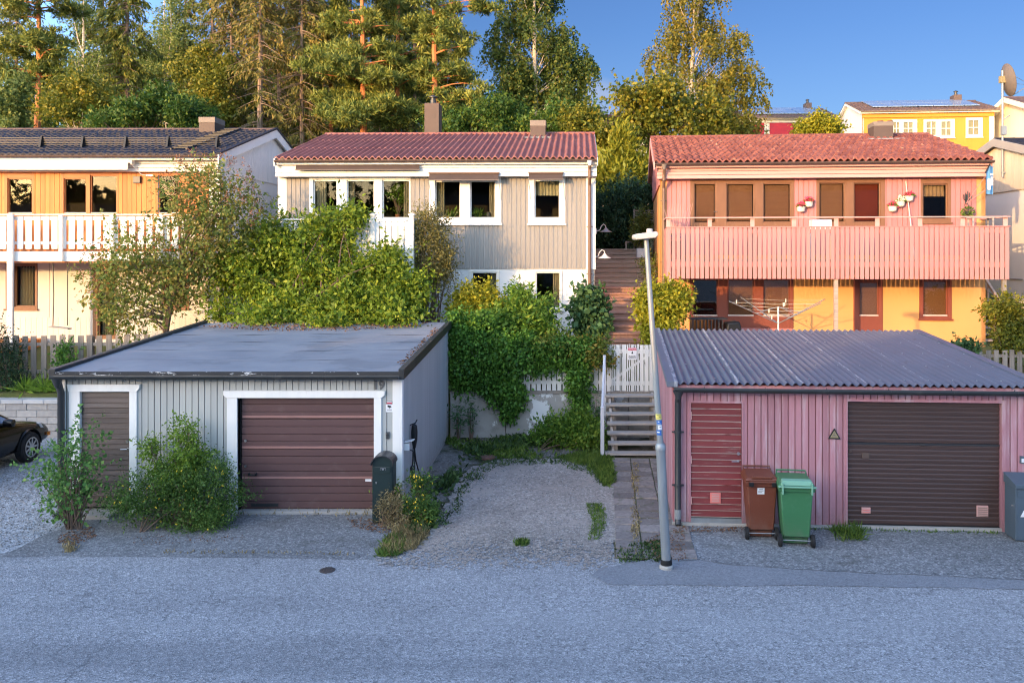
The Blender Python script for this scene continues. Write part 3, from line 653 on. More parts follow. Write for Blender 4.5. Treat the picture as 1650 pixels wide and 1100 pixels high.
mb.build('paving_slabs', MT['paver'], pt, bevel=.006); MB_m.build('moss_joints', MT['moss'], pt)
# retaining walls
t = thing('retaining_wall', 'grey concrete block wall with a smooth coping behind the black car', 'retaining wall', (-24, 19.7, 0))
mb, mc = MB(), MB(); L = 15.2
for r in range(5):
    x = -.25*(r % 2)
    while x < L:
        mb.box(max(x, 0)+.004, min(x+.5, L)-.004, random.uniform(0, .012), .3, r*.165+.003-.05*(r == 0), (r+1)*.165-.004); x += .5
x = 0
while x < L: mc.box(x+.003, min(x+.52, L)-.003, -.03, .33, .825, .925); x += .52
mb.build('block_course', MT['block'], t, bevel=.012); mc.build('coping', MT['block_cap'], t, bevel=.01)
t = thing('retaining_wall', 'long low concrete wall with peeling white paint under the overgrown fence', 'retaining wall', (-2.75, 19.8, 0))
mb = MB(); x = 0
for w in (1.35, 1.55, 1.45, 1.4, 1.5, 1.5, 1.5, 1.5, 1.5, 1.5): mb.box(x+.006, x+w-.006, random.uniform(-.006, .006), .22, -.2, 1.06); x += w
mb.build('concrete_panel', MT['concrete'], t, bevel=.01); MB().box(0, 13, -.02, .24, 1.06, 1.1).build('sill_plank', MT['grey_wood'], t)
def picket_fence(name, label, x0, x1, Y, z0, z1, pitch, w, mat, group=None, jig=.015, post=1.9, slope=0.0, cat='fence'):
    t = thing(name, label, cat, (x0, Y, z0), -math.atan(slope), group); L = x1-x0; H = z1-z0
    mb = MB(); n = int(L/pitch)
    for i in range(n):
        x = (i+.5)*L/n+random.uniform(-jig, jig); h = H+random.uniform(-jig, jig)*1.5; tl = random.uniform(-jig, jig)
        mb.hexa([(x-w/2, -.02, 0), (x+w/2, -.02, 0), (x+w/2, 0, 0), (x-w/2, 0, 0), (x-w/2+tl, -.02, h), (x+w/2+tl, -.02, h), (x+w/2+tl, 0, h), (x-w/2+tl, 0, h)])
    mb.build('pickets', MT[mat], t)
    for q in (.2, .8): MB().box(0, L, .002, .05, H*q-.04, H*q+.04).build('rail', MT[mat], t)
    k = max(2, int(L/post)+1)
    for i in range(k): MB().box(i*(L-.09)/(k-1), i*(L-.09)/(k-1)+.09, .052, .14, -.35, H*.96).build('post', MT[mat], t)
    return t
picket_fence('picket_fence', 'weathered grey picket fence along the bank in front of the orange and white house', -16.0, -6.2, 20.75, 1.22, 2.38, .235, .14, 'grey_wood', 'weathered picket fences')
picket_fence('picket_fence', 'weathered grey picket fence behind the pink garage roof, by the side stairs', 10.0, 15.4, 20.9, 1.2, 2.0, .2, .12, 'grey_wood', 'weathered picket fences', slope=.06)
picket_fence('picket_fence', 'white picket fence overgrown by vine on top of the concrete wall', -2.7, 1.0, 19.98, 1.1, 2.1, .125, .1, 'white_worn', jig=.006)
# gate
t = thing('garden_gate', 'flaking white board gate with a warning sign at the top of the wooden steps', 'gate', (1.07, 19.9, 1.12)); mb = MB()
x = 0
for w in (.135, .045, .05, .105, .04, .12, .045, .05, .105, .045, .07, .11, .12, .14, .1):
    mb.box(x+.004, x+w-.016, -.022, 0, -.02+random.uniform(-.01, .01), 1.12+random.uniform(-.012, .012)); x += w
mb.build('gate_boards', MT['white_worn'], t)
for z in (.12, .9): MB().box(0, x, .002, .04, z, z+.1).build('rail', MT['white_worn'], t)
MB().hexa([(.05, .003, .22), (.15, .003, .22), (.15, .035, .22), (.05, .035, .22), (1.05, .003, .9), (1.15, .003, .9), (1.15, .035, .9), (1.05, .035, .9)]).build('brace', MT['white_worn'], t)
for q in (-.1, x): MB().box(q, q+.09, .0, .09, -.15, 1.15).build('gate_post', MT['white_worn'], t)
# wooden steps with the white handrail
t = thing('wooden_steps', 'open wooden steps with weathered grey treads and a white handrail post, up to the gate', 'steps', (.95, 17.75, 0))
for i in range(7):
    yy = .05+i*.26; zz = .045+i*.166
    MB().box(.06 if i else -.02, 1.42, yy, yy+.27, zz, zz+.045).build('tread', MT['step_wood'], t, bevel=.006)
for xx in (.14, 1.18): MB().prism([(.1, -.05), (.3, -.05), (1.95, .95), (1.95, 1.1), (1.7, 1.04)], 'yz', xx, xx+.055).build('stringer', MT['step_wood'], t)
for i in range(1, 7):
    for xx in (.15, 1.19): pass
for i in range(1, 7):
    for xx in (.2, 1.12): MB().box(xx, xx+.07, .12+i*.26, .18+i*.26, -.05, .045+i*.166-.002).build('support', MT['grey_wood'], t)
p0, p1, p2 = at(970.5, 731, 17.9), at(970.5, 655, 17.9), at(974, 572, 19.5)
lo = Vector(t.location)
MB().box(p0.x-lo.x-.04, p0.x-lo.x+.04, .1, .18, -.05, p1.z).build('handrail_post', MT['white_steel'], t, bevel=.006)
MB().box(p2.x-lo.x-.035, p2.x-lo.x+.035, p2.y-lo.y-.03, p2.y-lo.y+.04, .2, p2.z).build('handrail_post', MT['white_steel'], t, bevel=.006)
MB().tube([(p0.x-lo.x, .14, p1.z-.05), (p2.x-lo.x, p2.y-lo.y, p2.z-.03)], .03, 6).build('handrail', MT['white_steel'], t, smooth=True)
# broad plank steps between the houses
t = thing('terrace_steps', 'broad brown plank steps rising between the grey house and the pink house', 'steps', (1.06, 21.4, 1.9))
n = 9; r = (3.33-1.95)/n; x0, x1 = 0, 1.5
def step(i, yy, zz, r, run, xa, xb, mat):
    mb = MB(); mb.box(xa, xb, yy, yy+.03, zz-r, zz-.06); mb.box(xa, xb, yy-.045, yy+run*.48, zz-.05, zz); mb.box(xa, xb, yy+run*.5, yy+run+.02, zz-.05, zz-.003)
    mb.build('step', MT[mat], t)
for i in range(n): step(i, i*.5, .12+(i+1)*r, r, .5, 0, 1.45, 'deck_wood')
mb = MB()
for k in range(8): mb.box(0, 2.1, 4.55+k*.1, 4.55+k*.1+.09, .12+n*r-.05, .12+n*r-.004)
mb.build('landing', MT['deck_old'], t); zl = .12+n*r
for i in range(8): step(i, 5.4+i*.5, zl+(i+1)*.152, .152, .5, 0, 2.15, 'deck_old')
# ---------------------------------------------------------------- the two garages
def lever_handle(parent, x, z, y, side=-1, mat='steel'):
    h = MB().lathe([(.022, -.012), (.022, 0)], 12, (x, y, z), 'y'); h.tube([(x, y-.012, z), (x, y-.05, z), (x+side*.11, y-.055, z)], .009, 6)
    return h.build('handle', MT[mat], parent, smooth=True)
def gutter(parent, x0, x1, y, z, mat, r=.06, clips=6, name='gutter', tilt=0.0):
    mb = MB(); n = 10
    prof = [(y-r*math.cos(math.pi*k/n), z-r*math.sin(math.pi*k/n)*1.05) for k in range(n+1)]
    prof += [(q[0]*.9+y*.1, q[1]+.008) for q in reversed(prof)]
    mb.prism(prof, 'yz', x0, x1)
    g = mb.build(name, MT[mat], parent, smooth=True)
    cl = MB()
    for i in range(clips):
        x = x0+(i+.5)*(x1-x0)/clips; cl.tube([(x, y+r, z+.03), (x, y+r*1.0, z), (x, y, z-r*1.15), (x, y-r*1.08, z), (x, y-r*.9, z+.015)], .007, 4)
    cl.build('bracket', MT[mat], g); return g
def downpipe(parent, pts, r, mat, clips=(), name='downpipe'):
    d = MB().tube(pts, r, 10).build(name, MT[mat], parent, smooth=True)
    for p in clips: MB().lathe([(r*1.15, -.02), (r*1.15, .02)], 10, p).box(p[0]-r*1.9, p[0]+r*1.9, p[1]-.006, p[1]+.04, p[2]-.01, p[2]+.01).build('clip', MT[mat], d)
    return d
# --- grey garage
F = Facade(97, 828.5, 14.0, 0.0, zb=0.0); W = F.x(645); D = 5.75; zt, zk = 2.40, 2.72
gt = thing('garage', 'grey board garage with white corner boards and a flat felt roof, number 19', 'garage', F.loc())
hd = F.rect(128, 212, 630, 829); hd = (hd[0], hd[1], -.1, hd[3]); hg = F.rect(384, 604, 639, 829); hg = (hg[0], hg[1], -.1, hg[3])
fw = MB(); boards(fw, .12, W-.12, .06, zt, .108, .014, -.02, 0, [hd, hg], .003); fw.build('front_wall', MT['grey_board'], gt)
bk = MB(); wall_holes(bk, 0, W, 0, zt, .0005, .1, [hd, hg]); bk.build('wall_frame', MT['grey_groove'], gt)
for nm, xx, sg in (('side_wall', W, 1), ('side_wall', 0, -1)):
    mb = MB(); n = 52; mb2 = MB()
    for i in range(n):
        y0, y1 = .01+i*D/n, .01+(i+1)*D/n-.012
        za, zb2 = zt+(zk-zt)*y0/D, zt+(zk-zt)*y1/D
        xa, xb = (xx-.0, xx+.02) if sg > 0 else (xx-.02, xx)
        mb.hexa([(xa, y0, .08), (xb, y0, .08), (xb, y1, .08), (xa, y1, .08), (xa, y0, za), (xb, y0, za), (xb, y1, zb2), (xa, y1, zb2)])
    s = mb.build(nm, MT['grey_board'], gt)
    xa, xb = (xx-.1, xx-.002) if sg > 0 else (xx+.002, xx+.1)
    MB().prism([(.1, 0), (D, 0), (D, zk), (.1, zt)], 'yz', xa, xb).build('stud_wall', MT['grey_groove'], s)
    MB().prism([(.0, -.05), (D, -.05), (D, .07), (.0, .07)], 'yz', xa+.01*sg, xb+.014*sg).build('plinth', MT['concrete_plain'], s)
MB().box(.1, W-.1, D-.1, D-.001, 0, zk).build('back_wall', MT['grey_groove'], gt)
for xa, xb in ((-.024, .115), (W-.125, W+.024)): MB().box(xa, xb, -.045, -.0205, .04, zt).build('corner_board', MT['white_paint'], gt, bevel=.004)
MB().box(W-.0, W+.045, -.0445, .09, .04, zt-.002).build('corner_board', MT['white_paint'], gt, bevel=.004)
# roof
sl = (zk-zt)/D; zr = lambda y: zt+.06+sl*y
rf = MB().grid(lambda u, v: (-.06+u*(W+.12), -.14+v*(D+.14), zr(-.14+v*(D+.14))+.012*math.sin(u*9)*math.sin(v*7)+.01*math.sin(u*23+v*5)*v), 40, 40)
roof = rf.build('roof', MT['felt'], gt, smooth=True)
for y in (.95, 1.95, 2.95, 3.95, 4.9): MB().grid(lambda u, v: (-.05+u*(W+.1), y+v*.09+.012*math.sin(u*17), zr(y+v*.09)+.004+.006*math.sin(v*3.14)+.012*math.sin(u*9)*math.sin((y+.14)/(D+.14)*7)), 30, 3).build('felt_lap', MT['felt'], roof, smooth=True)
MB().prism([(-.13, zr(-.13)-.07), (D, zr(D)-.07), (D, zr(D)-.02), (-.13, zr(-.13)-.02)], 'yz', -.05, W+.05).build('roof_deck', MT['black_metal'], roof)
MB().box(-.06, W+.06, -.165, -.142, zr(-.14)-.085, zr(-.14)+.012).build('eave_strip', MT['felt_edge'], roof)
for xa, xb in ((-.1, .02), (W-.0, W+.1)):
    MB().prism([(-.17, zr(-.17)-.12), (D+.03, zr(D)-.12), (D+.03, zr(D)+.06), (-.17, zr(-.17)+.06)], 'yz', xa, xb).build('edge_flashing', MT['black_metal'], roof, bevel=.01)
gutter(gt, -.02, W+.02, -.225, zt-.005, 'black_metal', .052, 7)
dx = F.x(105); downpipe(gt, [(dx, -.225, zt-.03), (dx, -.2, zt-.12), (dx, -.115, zt-.3), (dx, -.115, .12), (dx, -.19, .03)], .056, 'dark_metal', [(dx, -.115, 1.45), (dx, -.115, .5)])
MB().lathe([(.03, -.16), (.055, -.1), (.09, .0)], 12, (dx, -.225, zt-.04)).build('hopper', MT['dark_metal'], gt, smooth=True)
# side door
r = F.rect(131.5, 210, 632, 829); d = MB(); hboards(d, r[0], r[1], .12, r[3], .09, .006, .02, .05, .014)
dr = d.build('door', MT['door_wood'], gt); MB().box(r[0], r[1], .051, .07, .1, r[3]).build('door_core', MT['grey_groove'], dr)
lever_handle(dr, F.x(206), F.z(723, 206), .02); MB().lathe([(.024, -.02), (.024, 0)], 12, (F.x(205), .012, F.z(711, 205)), 'y').build('lock', MT['steel'], dr, smooth=True)
MB().box(r[0]-.012, r[0]+.02, -.0, .018, F.z(667, 131), F.z(650, 131)).build('hinge', MT['black_metal'], dr)
fr = MB(); z1 = F.z(630, 170)
fr.box(F.x(113.5), F.x(131), -.05, .02, .02, z1); fr.box(F.x(210.5), F.x(222.5), -.05, .02, .02, z1)
h0, h1, hz0, hz1 = F.x(113.5), F.x(222.5), z1, F.z(618.5, 170)
fr.prism([(h0-.0, hz0), (h1, hz0), (h1+.055, hz0+.06), (h1+.055, hz1), (h0-.03, hz1)], 'xz', -.062, .02)
fr.build('door_frame', MT['white_paint'], gt, bevel=.004)
MB().box(F.x(131), F.x(192), -.32, .1, -.02, F.z(843, 160, -.3)+.14).build('door_step', MT['concrete_plain'], gt, bevel=.01)
# garage door
r = F.rect(387, 603, 640.5, 821); gd = MB(); pz = (r[3]-r[2])/15; seam = MB()
zc = [r[2]+i*pz for i in range(16)]
for i in range(15):
    gd.hexa([(r[0], .075, zc[i]+.006), (r[1], .075, zc[i]+.006), (r[1], .1, zc[i]+.006), (r[0], .1, zc[i]+.006), (r[0], .068, zc[i+1]-.004), (r[1], .068, zc[i+1]-.004), (r[1], .1, zc[i+1]-.004), (r[0], .1, zc[i+1]-.004)])
g = gd.build('garage_door', MT['garage_brown'], gt, bevel=.004); MB().box(r[0], r[1], .101, .12, r[2]-.04, r[3]).build('door_backing', MT['garage_brown'], g)
for py in (672, 721.5, 770.5): MB().box(r[0]+.01, r[1]-.01, .061, .074, F.z(py+2, 495), F.z(py-1.5, 495)).build('seam', MT['garage_light'], g)
hm = MB(); hx, hz_ = F.x(405), F.z(765, 405); hm.box(hx-.07, hx+.08, .02, .036, hz_-.018, hz_+.004); hm.box(hx-.07, hx-.05, .02, .067, hz_-.018, hz_+.02); hm.box(hx+.055, hx+.075, .02, .067, hz_-.018, hz_+.02); hm.build('handle', MT['black_metal'], g)
MB().box(F.x(403), F.x(446), .045, .067, F.z(817, 420), F.z(812.5, 420)).build('pull_bar', MT['black_metal'], g)
for py in (711, 752): MB().lathe([(.022, -.02), (.022, 0)], 10, (F.x(393.5), .066, F.z(py, 393)), 'y').build('lock', MT['steel'], g, smooth=True)
MB().box(F.x(587), F.x(597), .062, .067, F.z(777, 592), F.z(773, 592)).build('nameplate', MT['sign_white'], g)
fr = MB(); z1 = F.z(640, 495)
fr.box(F.x(367.5), F.x(384), -.055, .12, .0, z1); fr.box(F.x(603.5), F.x(615.5), -.055, .12, .0, z1)
h0, h1, hz1 = F.x(367.5), F.x(615.5), F.z(628.5, 495)
fr.prism([(h0, z1), (h1, z1), (h1+.06, z1+.05), (h1+.06, hz1), (h0-.06, hz1), (h0-.06, z1+.05)], 'xz', -.066, .12)
fr.build('door_frame', MT['white_paint'], gt, bevel=.004)
MB().box(F.x(384), F.x(387)-.002, .06, .1, 0, z1).build('side_gap', MT['black_plastic'], gt)
MB().box(F.x(384), F.x(605), -.05, .1, -.03, F.z(822, 495)).build('threshold', MT['concrete_plain'], gt, bevel=.01)
text_obj('house_number', '19', .2, MT['sign_grey'], gt, (F.x(611), -.03, F.z(620.5, 611)), extrude=.008, bold=.007)
kp = MB().box(F.x(622.5), F.x(628.5), -.05, -.02, F.z(706, 625), F.z(695, 625)).build('keypad', MT['sign_grey'], gt, bevel=.004)
b = MB()
for i in range(3):
    for j in range(4): b.box(F.x(623.5+i*1.6), F.x(624.6+i*1.6), -.054, -.05, F.z(704.5-j*2.2, 625), F.z(703-j*2.2, 625))
b.build('keys', MT['sign_black'], kp)
G1 = F
# --- pink garage
F = Facade(1085, 845, 13.43, .066, zb=0.0); W = F.x(1672); D = 5.35; zt, zk = 2.28, 2.62
gt = thing('garage', 'pink board garage with a red side door and grey corrugated roof', 'garage', F.loc(), F.rz())
hd = F.rect(1111, 1196, 647, 842); hd = (hd[0], hd[1], -.1, hd[3]); hg = F.rect(1364, 1615, 646, 850); hg = (hg[0], hg[1], -.1, hg[3])
fw = MB(); boards(fw, .0, W, .06, zt, .11, .016, -.022, 0, [hd, hg], .004); fw.build('front_wall', MT['pink_paint'], gt)
bk = MB(); wall_holes(bk, 0, W, 0, zt, .0005, .1, [hd, hg]); bk.build('wall_frame', MT['pink_groove'], gt)
for xx, sg in ((W, 1), (0, -1)):
    mb = MB(); n = 48
    for i in range(n):
        y0, y1 = .0+i*D/n, .0+(i+1)*D/n-.014
        za, zb2 = zt+(zk-zt)*y0/D, zt+(zk-zt)*y1/D
        xa, xb = (xx, xx+.022) if sg > 0 else (xx-.022, xx)
        mb.hexa([(xa, y0, .08), (xb, y0, .08), (xb, y1, .08), (xa, y1, .08), (xa, y0, za), (xb, y0, za), (xb, y1, zb2), (xa, y1, zb2)])
    s = mb.build('side_wall', MT['pink_paint'], gt)
    xa, xb = (xx-.1, xx-.002) if sg > 0 else (xx+.002, xx+.1)
    MB().prism([(.1, 0), (D, 0), (D, zk), (.1, zt)], 'yz', xa, xb).build('stud_wall', MT['pink_groove'], s)
MB().box(.1, W-.1, D-.1, D-.001, 0, zk).build('back_wall', MT['pink_groove'], gt)
MB().box(-.02, W+.02, -.03, .1, -.08, .055).build('plinth', MT['concrete_plain'], gt)
MB().box(F.x(1100), F.x(1203), -.06, .1, -.05, F.z(841, 1150)).build('door_step', MT['concrete_plain'], gt, bevel=.01)
sl = (zk-zt)/D; zr = lambda y: zt+.09+sl*y
wv = .128; nw = int((W+.16)/wv)
def cor(u, v):
    x = -.1+u*(W+.2); y = -.16+v*(D+.2)
    return (x, y, zr(y)+.025*math.sin(2*math.pi*x/wv))
roof = MB().grid(cor, nw*8, 6).build('roof', MT['corrugated'], gt, smooth=True)
def cor2(u, v):
    p = cor(u, v); return (p[0], p[1], p[2]-.006)
MB().grid(cor2, nw*8, 2).build('sheet_underside', MT['dark_metal'], roof, smooth=True)
MB().prism([(-.1, zr(-.1)-.085), (D, zr(D)-.085), (D, zr(D)-.035), (-.1, zr(-.1)-.035)], 'yz', -.02, W+.02).build('roof_deck', MT['pink_paint'], roof)
sc = MB()
for y in (.15, 1.3, 2.5, 3.7, 4.9):
    for i in range(0, nw, 3):
        x = -.1+(i+.25)*wv; sc.lathe([(.012, 0), (.01, .012)], 6, (x, y, zr(y)+.019))
sc.build('screws', MT['zinc'], roof)
for xa, xb in ((-.12, .06), (W-.04, W+.12)):
    MB().prism([(-.18, zr(-.18)-.06), (D+.05, zr(D)-.06), (D+.05, zr(D)+.036), (-.18, zr(-.18)+.036)], 'yz', xa, xb).build('edge_flashing', MT['corrugated'], roof, bevel=.008)
gutter(gt, -.0, W+.06, -.215, zt-.0, 'black_metal', .058, 6)
dx = F.x(1092.5, -.12); downpipe(gt, [(dx, -.215, zt-.05), (dx, -.2, zt-.13), (dx, -.1, zt-.24), (dx, -.1, .14), (dx, -.16, .05)], .052, 'dark_metal', [(dx, -.1, 1.55), (dx, -.1, .68)])
MB().lathe([(.045, -.14), (.05, -.1), (.095, .0)], 12, (dx, -.215, zt-.03)).build('hopper', MT['dark_metal'], gt, smooth=True)
MB().lathe([(.054, 0), (.056, .16)], 10, (dx, -.1, .13)).build('pipe_shoe', MT['zinc'], gt, smooth=True)
r = F.rect(1113.5, 1194.5, 649, 833); d, e = MB(), MB()
n = 18; p = (r[3]-r[2])/n
for i in range(n):
    a = r[2]+i*p
    d.hexa([(r[0], -.012, a+.016), (r[1], -.012, a+.016), (r[1], .03, a+.016), (r[0], .03, a+.016), (r[0], .006, a+p-.003), (r[1], .006, a+p-.003), (r[1], .03, a+p-.003), (r[0], .03, a+p-.003)])
    e.hexa([(r[0], -.004, a+.002), (r[1], -.004, a+.002), (r[1], .03, a+.002), (r[0], .03, a+.002), (r[0], -.0125, a+.0155), (r[1], -.0125, a+.0155), (r[1], .03, a+.0155), (r[0], .03, a+.0155)])
dr = d.build('door', MT['red_door'], gt); e.build('board_edge', MT['red_door_edge'], dr)
MB().box(r[0], r[1], .031, .05, r[2]-.08, r[3]).build('door_core', MT['sign_black'], dr)
lever_handle(dr, F.x(1189), F.z(742, 1189), -.01); MB().lathe([(.026, -.025), (.026, 0)], 12, (F.x(1189.5), -.005, F.z(730, 1189)), 'y').build('lock', MT['steel'], dr, smooth=True)
v = MB(); q = F.rect(1144, 1161, 792.5, 809.5); v.box(q[0], q[1], -.03, -.014, q[2], q[3]); vv = v.build('vent_grille', MT['salmon'], dr, bevel=.003)
l = MB()
for i in range(5): l.box(q[0]+.025, q[1]-.025, -.036, -.03, q[2]+.025+i*.028, q[2]+.042+i*.028)
l.build('louvres', MT['pink_pale'], vv)
for py in (669, 740, 805): MB().box(r[0]-.014, r[0]+.01, -.03, -.013, F.z(py+6, 1113), F.z(py-6, 1113)).build('hinge', MT['pink_pale'], dr)
MB().box(r[0], r[1], -.03, .01, F.z(841, 1150), F.z(834, 1150)).build('kick_plate', MT['zinc'], dr)
fr = MB(); fr.box(F.x(1110.5), F.x(1113), -.035, .03, .06, r[3]+.035); fr.box(F.x(1195), F.x(1197.5), -.035, .03, .06, r[3]+.035); fr.box(F.x(1113)+.0005, F.x(1195)-.0005, -.035, .03, r[3]+.004, r[3]+.035); fr.build('door_frame', MT['pink_paint'], gt)
r = F.rect(1366, 1612, 648.5, 847); gd = MB(); zs = F.z(716.5, 1490); n1, n2 = 9, 17
for a0, a1, n in ((r[2], zs-.015, n2), (zs+.015, r[3], n1)):
    p = (a1-a0)/n
    for i in range(n):
        a = a0+i*p; gd.hexa([(r[0], .05, a+.004), (r[1], .05, a+.004), (r[1], .08, a+.004), (r[0], .08, a+.004), (r[0], .042, a+p*.75), (r[1], .042, a+p*.75), (r[1], .08, a+p*.75), (r[0], .08, a+p*.75)])
        gd.hexa([(r[0], .042, a+p*.75), (r[1], .042, a+p*.75), (r[1], .08, a+p*.75), (r[0], .08, a+p*.75), (r[0], .05, a+p-.001), (r[1], .05, a+p-.001), (r[1], .08, a+p-.001), (r[0], .08, a+p-.001)])
g = gd.build('garage_door', MT['brown_ribbed'], gt); MB().box(r[0], r[1], .081, .1, r[2]-.05, r[3]).build('door_backing', MT['sign_black'], g)
MB().box(r[0], r[1], .03, .08, zs-.014, zs+.014).build('middle_seam', MT['dark_metal'], g)
MB().box(F.x(1484), F.x(1496), .018, .03, zs-.016, zs+.016).build('latch', MT['dark_metal'], g)
MB().box(r[0], r[1], .03, .08, .0, r[2]-.002).build('bottom_seal', MT['rubber'], g)
MB().box(F.x(1390), F.x(1402), .025, .041, F.z(739, 1396), F.z(730, 1396)).build('handle_plate', MT['chimney'], g, bevel=.006)
MB().lathe([(.024, -.025), (.024, 0)], 12, (F.x(1371), .041, F.z(727, 1371)), 'y').build('lock', MT['brown_metal'], g, smooth=True)
for q in (F.rect(1389, 1403.5, 818, 827.5), F.rect(1575, 1593.5, 815, 833)):
    v = MB().box(q[0], q[1], .02, .041, q[2], q[3]).build('vent_grille', MT['pink_pale'], g, bevel=.003); l = MB(); k = max(3, int((q[3]-q[2])/.026))
    for i in range(k-1): l.box(q[0]+.015, q[1]-.015, .0135, .0195, q[2]+.014+i*(q[3]-q[2]-.02)/(k-1), q[2]+.026+i*(q[3]-q[2]-.02)/(k-1))
    l.build('louvres', MT['salmon'] if q[0] < 4 else MT['chimney_cap'], v)
fr = MB(); fr.box(F.x(1362), F.x(1365), -.035, .1, .0, r[3]+.05); fr.box(F.x(1613), F.x(1619), -.035, .1, .0, r[3]+.05); fr.box(F.x(1365)+.0005, F.x(1613)-.0005, -.035, .1, r[3]+.01, r[3]+.05); fr.build('door_frame', MT['pink_paint'], gt)
kp = MB().box(F.x(1641.5), F.x(1649), -.06, -.022, F.z(745, 1645), F.z(733.5, 1645)).build('keypad', MT['mailbox_grey'], gt, bevel=.004)
MB().box(F.x(1643), F.x(1647.5), -.0635, -.06, F.z(743, 1645), F.z(737, 1645)).build('keys', MT['sign_white'], kp)
G2 = F
# ---------------------------------------------------------------- the row of houses
def tiled_roof(parent, x0, x1, ye, ze, yr, zr, wave, amp, rows, mat, step=.02, over=.0, back=True, label=None, cap=.07, ridge_mat=None):
    nw = max(2, round((x1-x0)/wave)); nu = nw*6; mb = MB(); wv = (x1-x0)/nw
    def h(x):
        s = .5+.5*math.sin(2*math.pi*(x-x0)/wv); return amp*(s**.8)
    rj = random.Random(nw)
    for j in range(rows):
        a, b = j/rows, (j+1)/rows; bs = len(mb.v); jt = [rj.uniform(-.35, .35)*step if rows > 5 else 0 for _ in range(nw+1)]; dy = [rj.uniform(-.03, .03) if rows > 5 else 0 for _ in range(nw+1)]
        for vv, dz in ((a, -.02 if j == 0 else 0), (a, step), (b, 0)):
            for i in range(nu+1):
                x = x0+(x1-x0)*i/nu; y = ye+(yr-ye)*vv
                wi = min(nw, i//6); mb.v.append((x, y+(dy[wi] if vv == a and j else 0), ze+(zr-ze)*vv+h(x)+dz+(jt[wi] if dz > 0 else 0)))
        for k in range(2):
            for i in range(nu):
                q = bs+k*(nu+1)+i; mb.f.append((q, q+1, q+nu+2, q+nu+1))
    r = mb.build('roof', MT[mat], parent, smooth=True, label=label, recalc=False)
    if back:
        MB().grid(lambda u, v: (x0+u*(x1-x0), yr+v*(yr-ye), zr+(ze-zr)*v+amp*.5), 2, 2).build('rear_slope', MT[mat], r)
    mb = MB(); k = max(2, round((x1-x0)/.35))
    for i in range(k):
        a = x0+(x1-x0)*i/k; b = x0+(x1-x0)*(i+1)/k
        mb.tube([(a, yr, zr+amp*.5-.01), (b+.02, yr, zr+amp*.5+.002)], [cap, cap*.92], 8)
    mb.build('ridge_tiles', MT[ridge_mat or mat], r, smooth=True)
    return r
def roof_core(parent, x0, x1, ye, ze, yr, zr, th, mat, name='soffit'):
    """the timber under the tiles: both slopes, with its underside"""
    y2 = 2*yr-ye
    return MB().prism([(ye, ze-th), (yr, zr-th), (y2, ze-th), (y2, ze-.012), (yr, zr-.012), (ye, ze-.012)], 'yz', x0, x1).build(name, MT[mat], parent)
def barge(parent, x, ye, ze, yr, zr, w, th, mat, name='barge_board'):
    y2 = 2*yr-ye
    return MB().prism([(ye, ze-w), (yr, zr-w), (y2, ze-w), (y2, ze+.03), (yr, zr+.03), (ye, ze+.03)], 'yz', x, x+th).build(name, MT[mat], parent)
def gable_wall(mb, x0, x1, D, z0, ze, yr, zr):
    return mb.prism([(0, z0), (D, z0), (D, ze), (yr, zr), (0, ze)], 'yz', x0, x1)
def window(parent, F, outer, panes, mat, y=0.0, proud=.03, sash=.03, sash_mat=None, glass='glass', sill=True, sill_mat=None, name='window', inset=.03, label=None):
    x0, x1, z0, z1 = F.rect(*outer, y); P = [F.rect(*p, y) for p in panes]
    E = [(p[0]-sash, p[1]+sash, p[2]-sash, p[3]+sash) for p in P]
    f = wall_holes(MB(), x0, x1, z0, z1, y-proud, y+.1, E).build(name, MT[mat], parent, bevel=.004, label=label)
    for e, p in zip(E, P):
        s = wall_holes(MB(), e[0]+.002, e[1]-.002, e[2]+.002, e[3]-.002, y+inset-.025, y+.08, [p]).build('sash', MT[sash_mat or mat], f, bevel=.003)
        MB().box(p[0]-.005, p[1]+.005, y+inset+.01, y+inset+.016, p[2]-.005, p[3]+.005).build('pane', MT[glass], f)
    if sill: MB().box(x0-.03, x1+.03, y-proud-.05, y-proud-.001, z0-.02, z0+.03).build('sill', MT[sill_mat or mat], f, bevel=.004)
    f['holes'] = 0
    return f, (x0, x1, z0, z1), P
def drape(parent, x0, x1, z0, z1, y, mat, name='curtain', folds=4, depth=.03):
    return MB().grid(lambda u, v: (x0+u*(x1-x0), y+depth*math.sin(u*folds*6.283+v), z0+v*(z1-z0)), folds*8, 3).build(name, MT[mat], parent, smooth=True, recalc=False)
def room(parent, x0, x1, z0, z1, y0, y1, mat):
    m = MB(); t = .05
    m.box(x0, x1, y1, y1+t, z0, z1); m.box(x0, x1, y0, y1, z0-t, z0); m.box(x0, x1, y0, y1, z1, z1+t); m.box(x0-t, x0, y0, y1, z0, z1); m.box(x1, x1+t, y0, y1, z0, z1)
    return m.build('room_interior', MT[mat], parent)
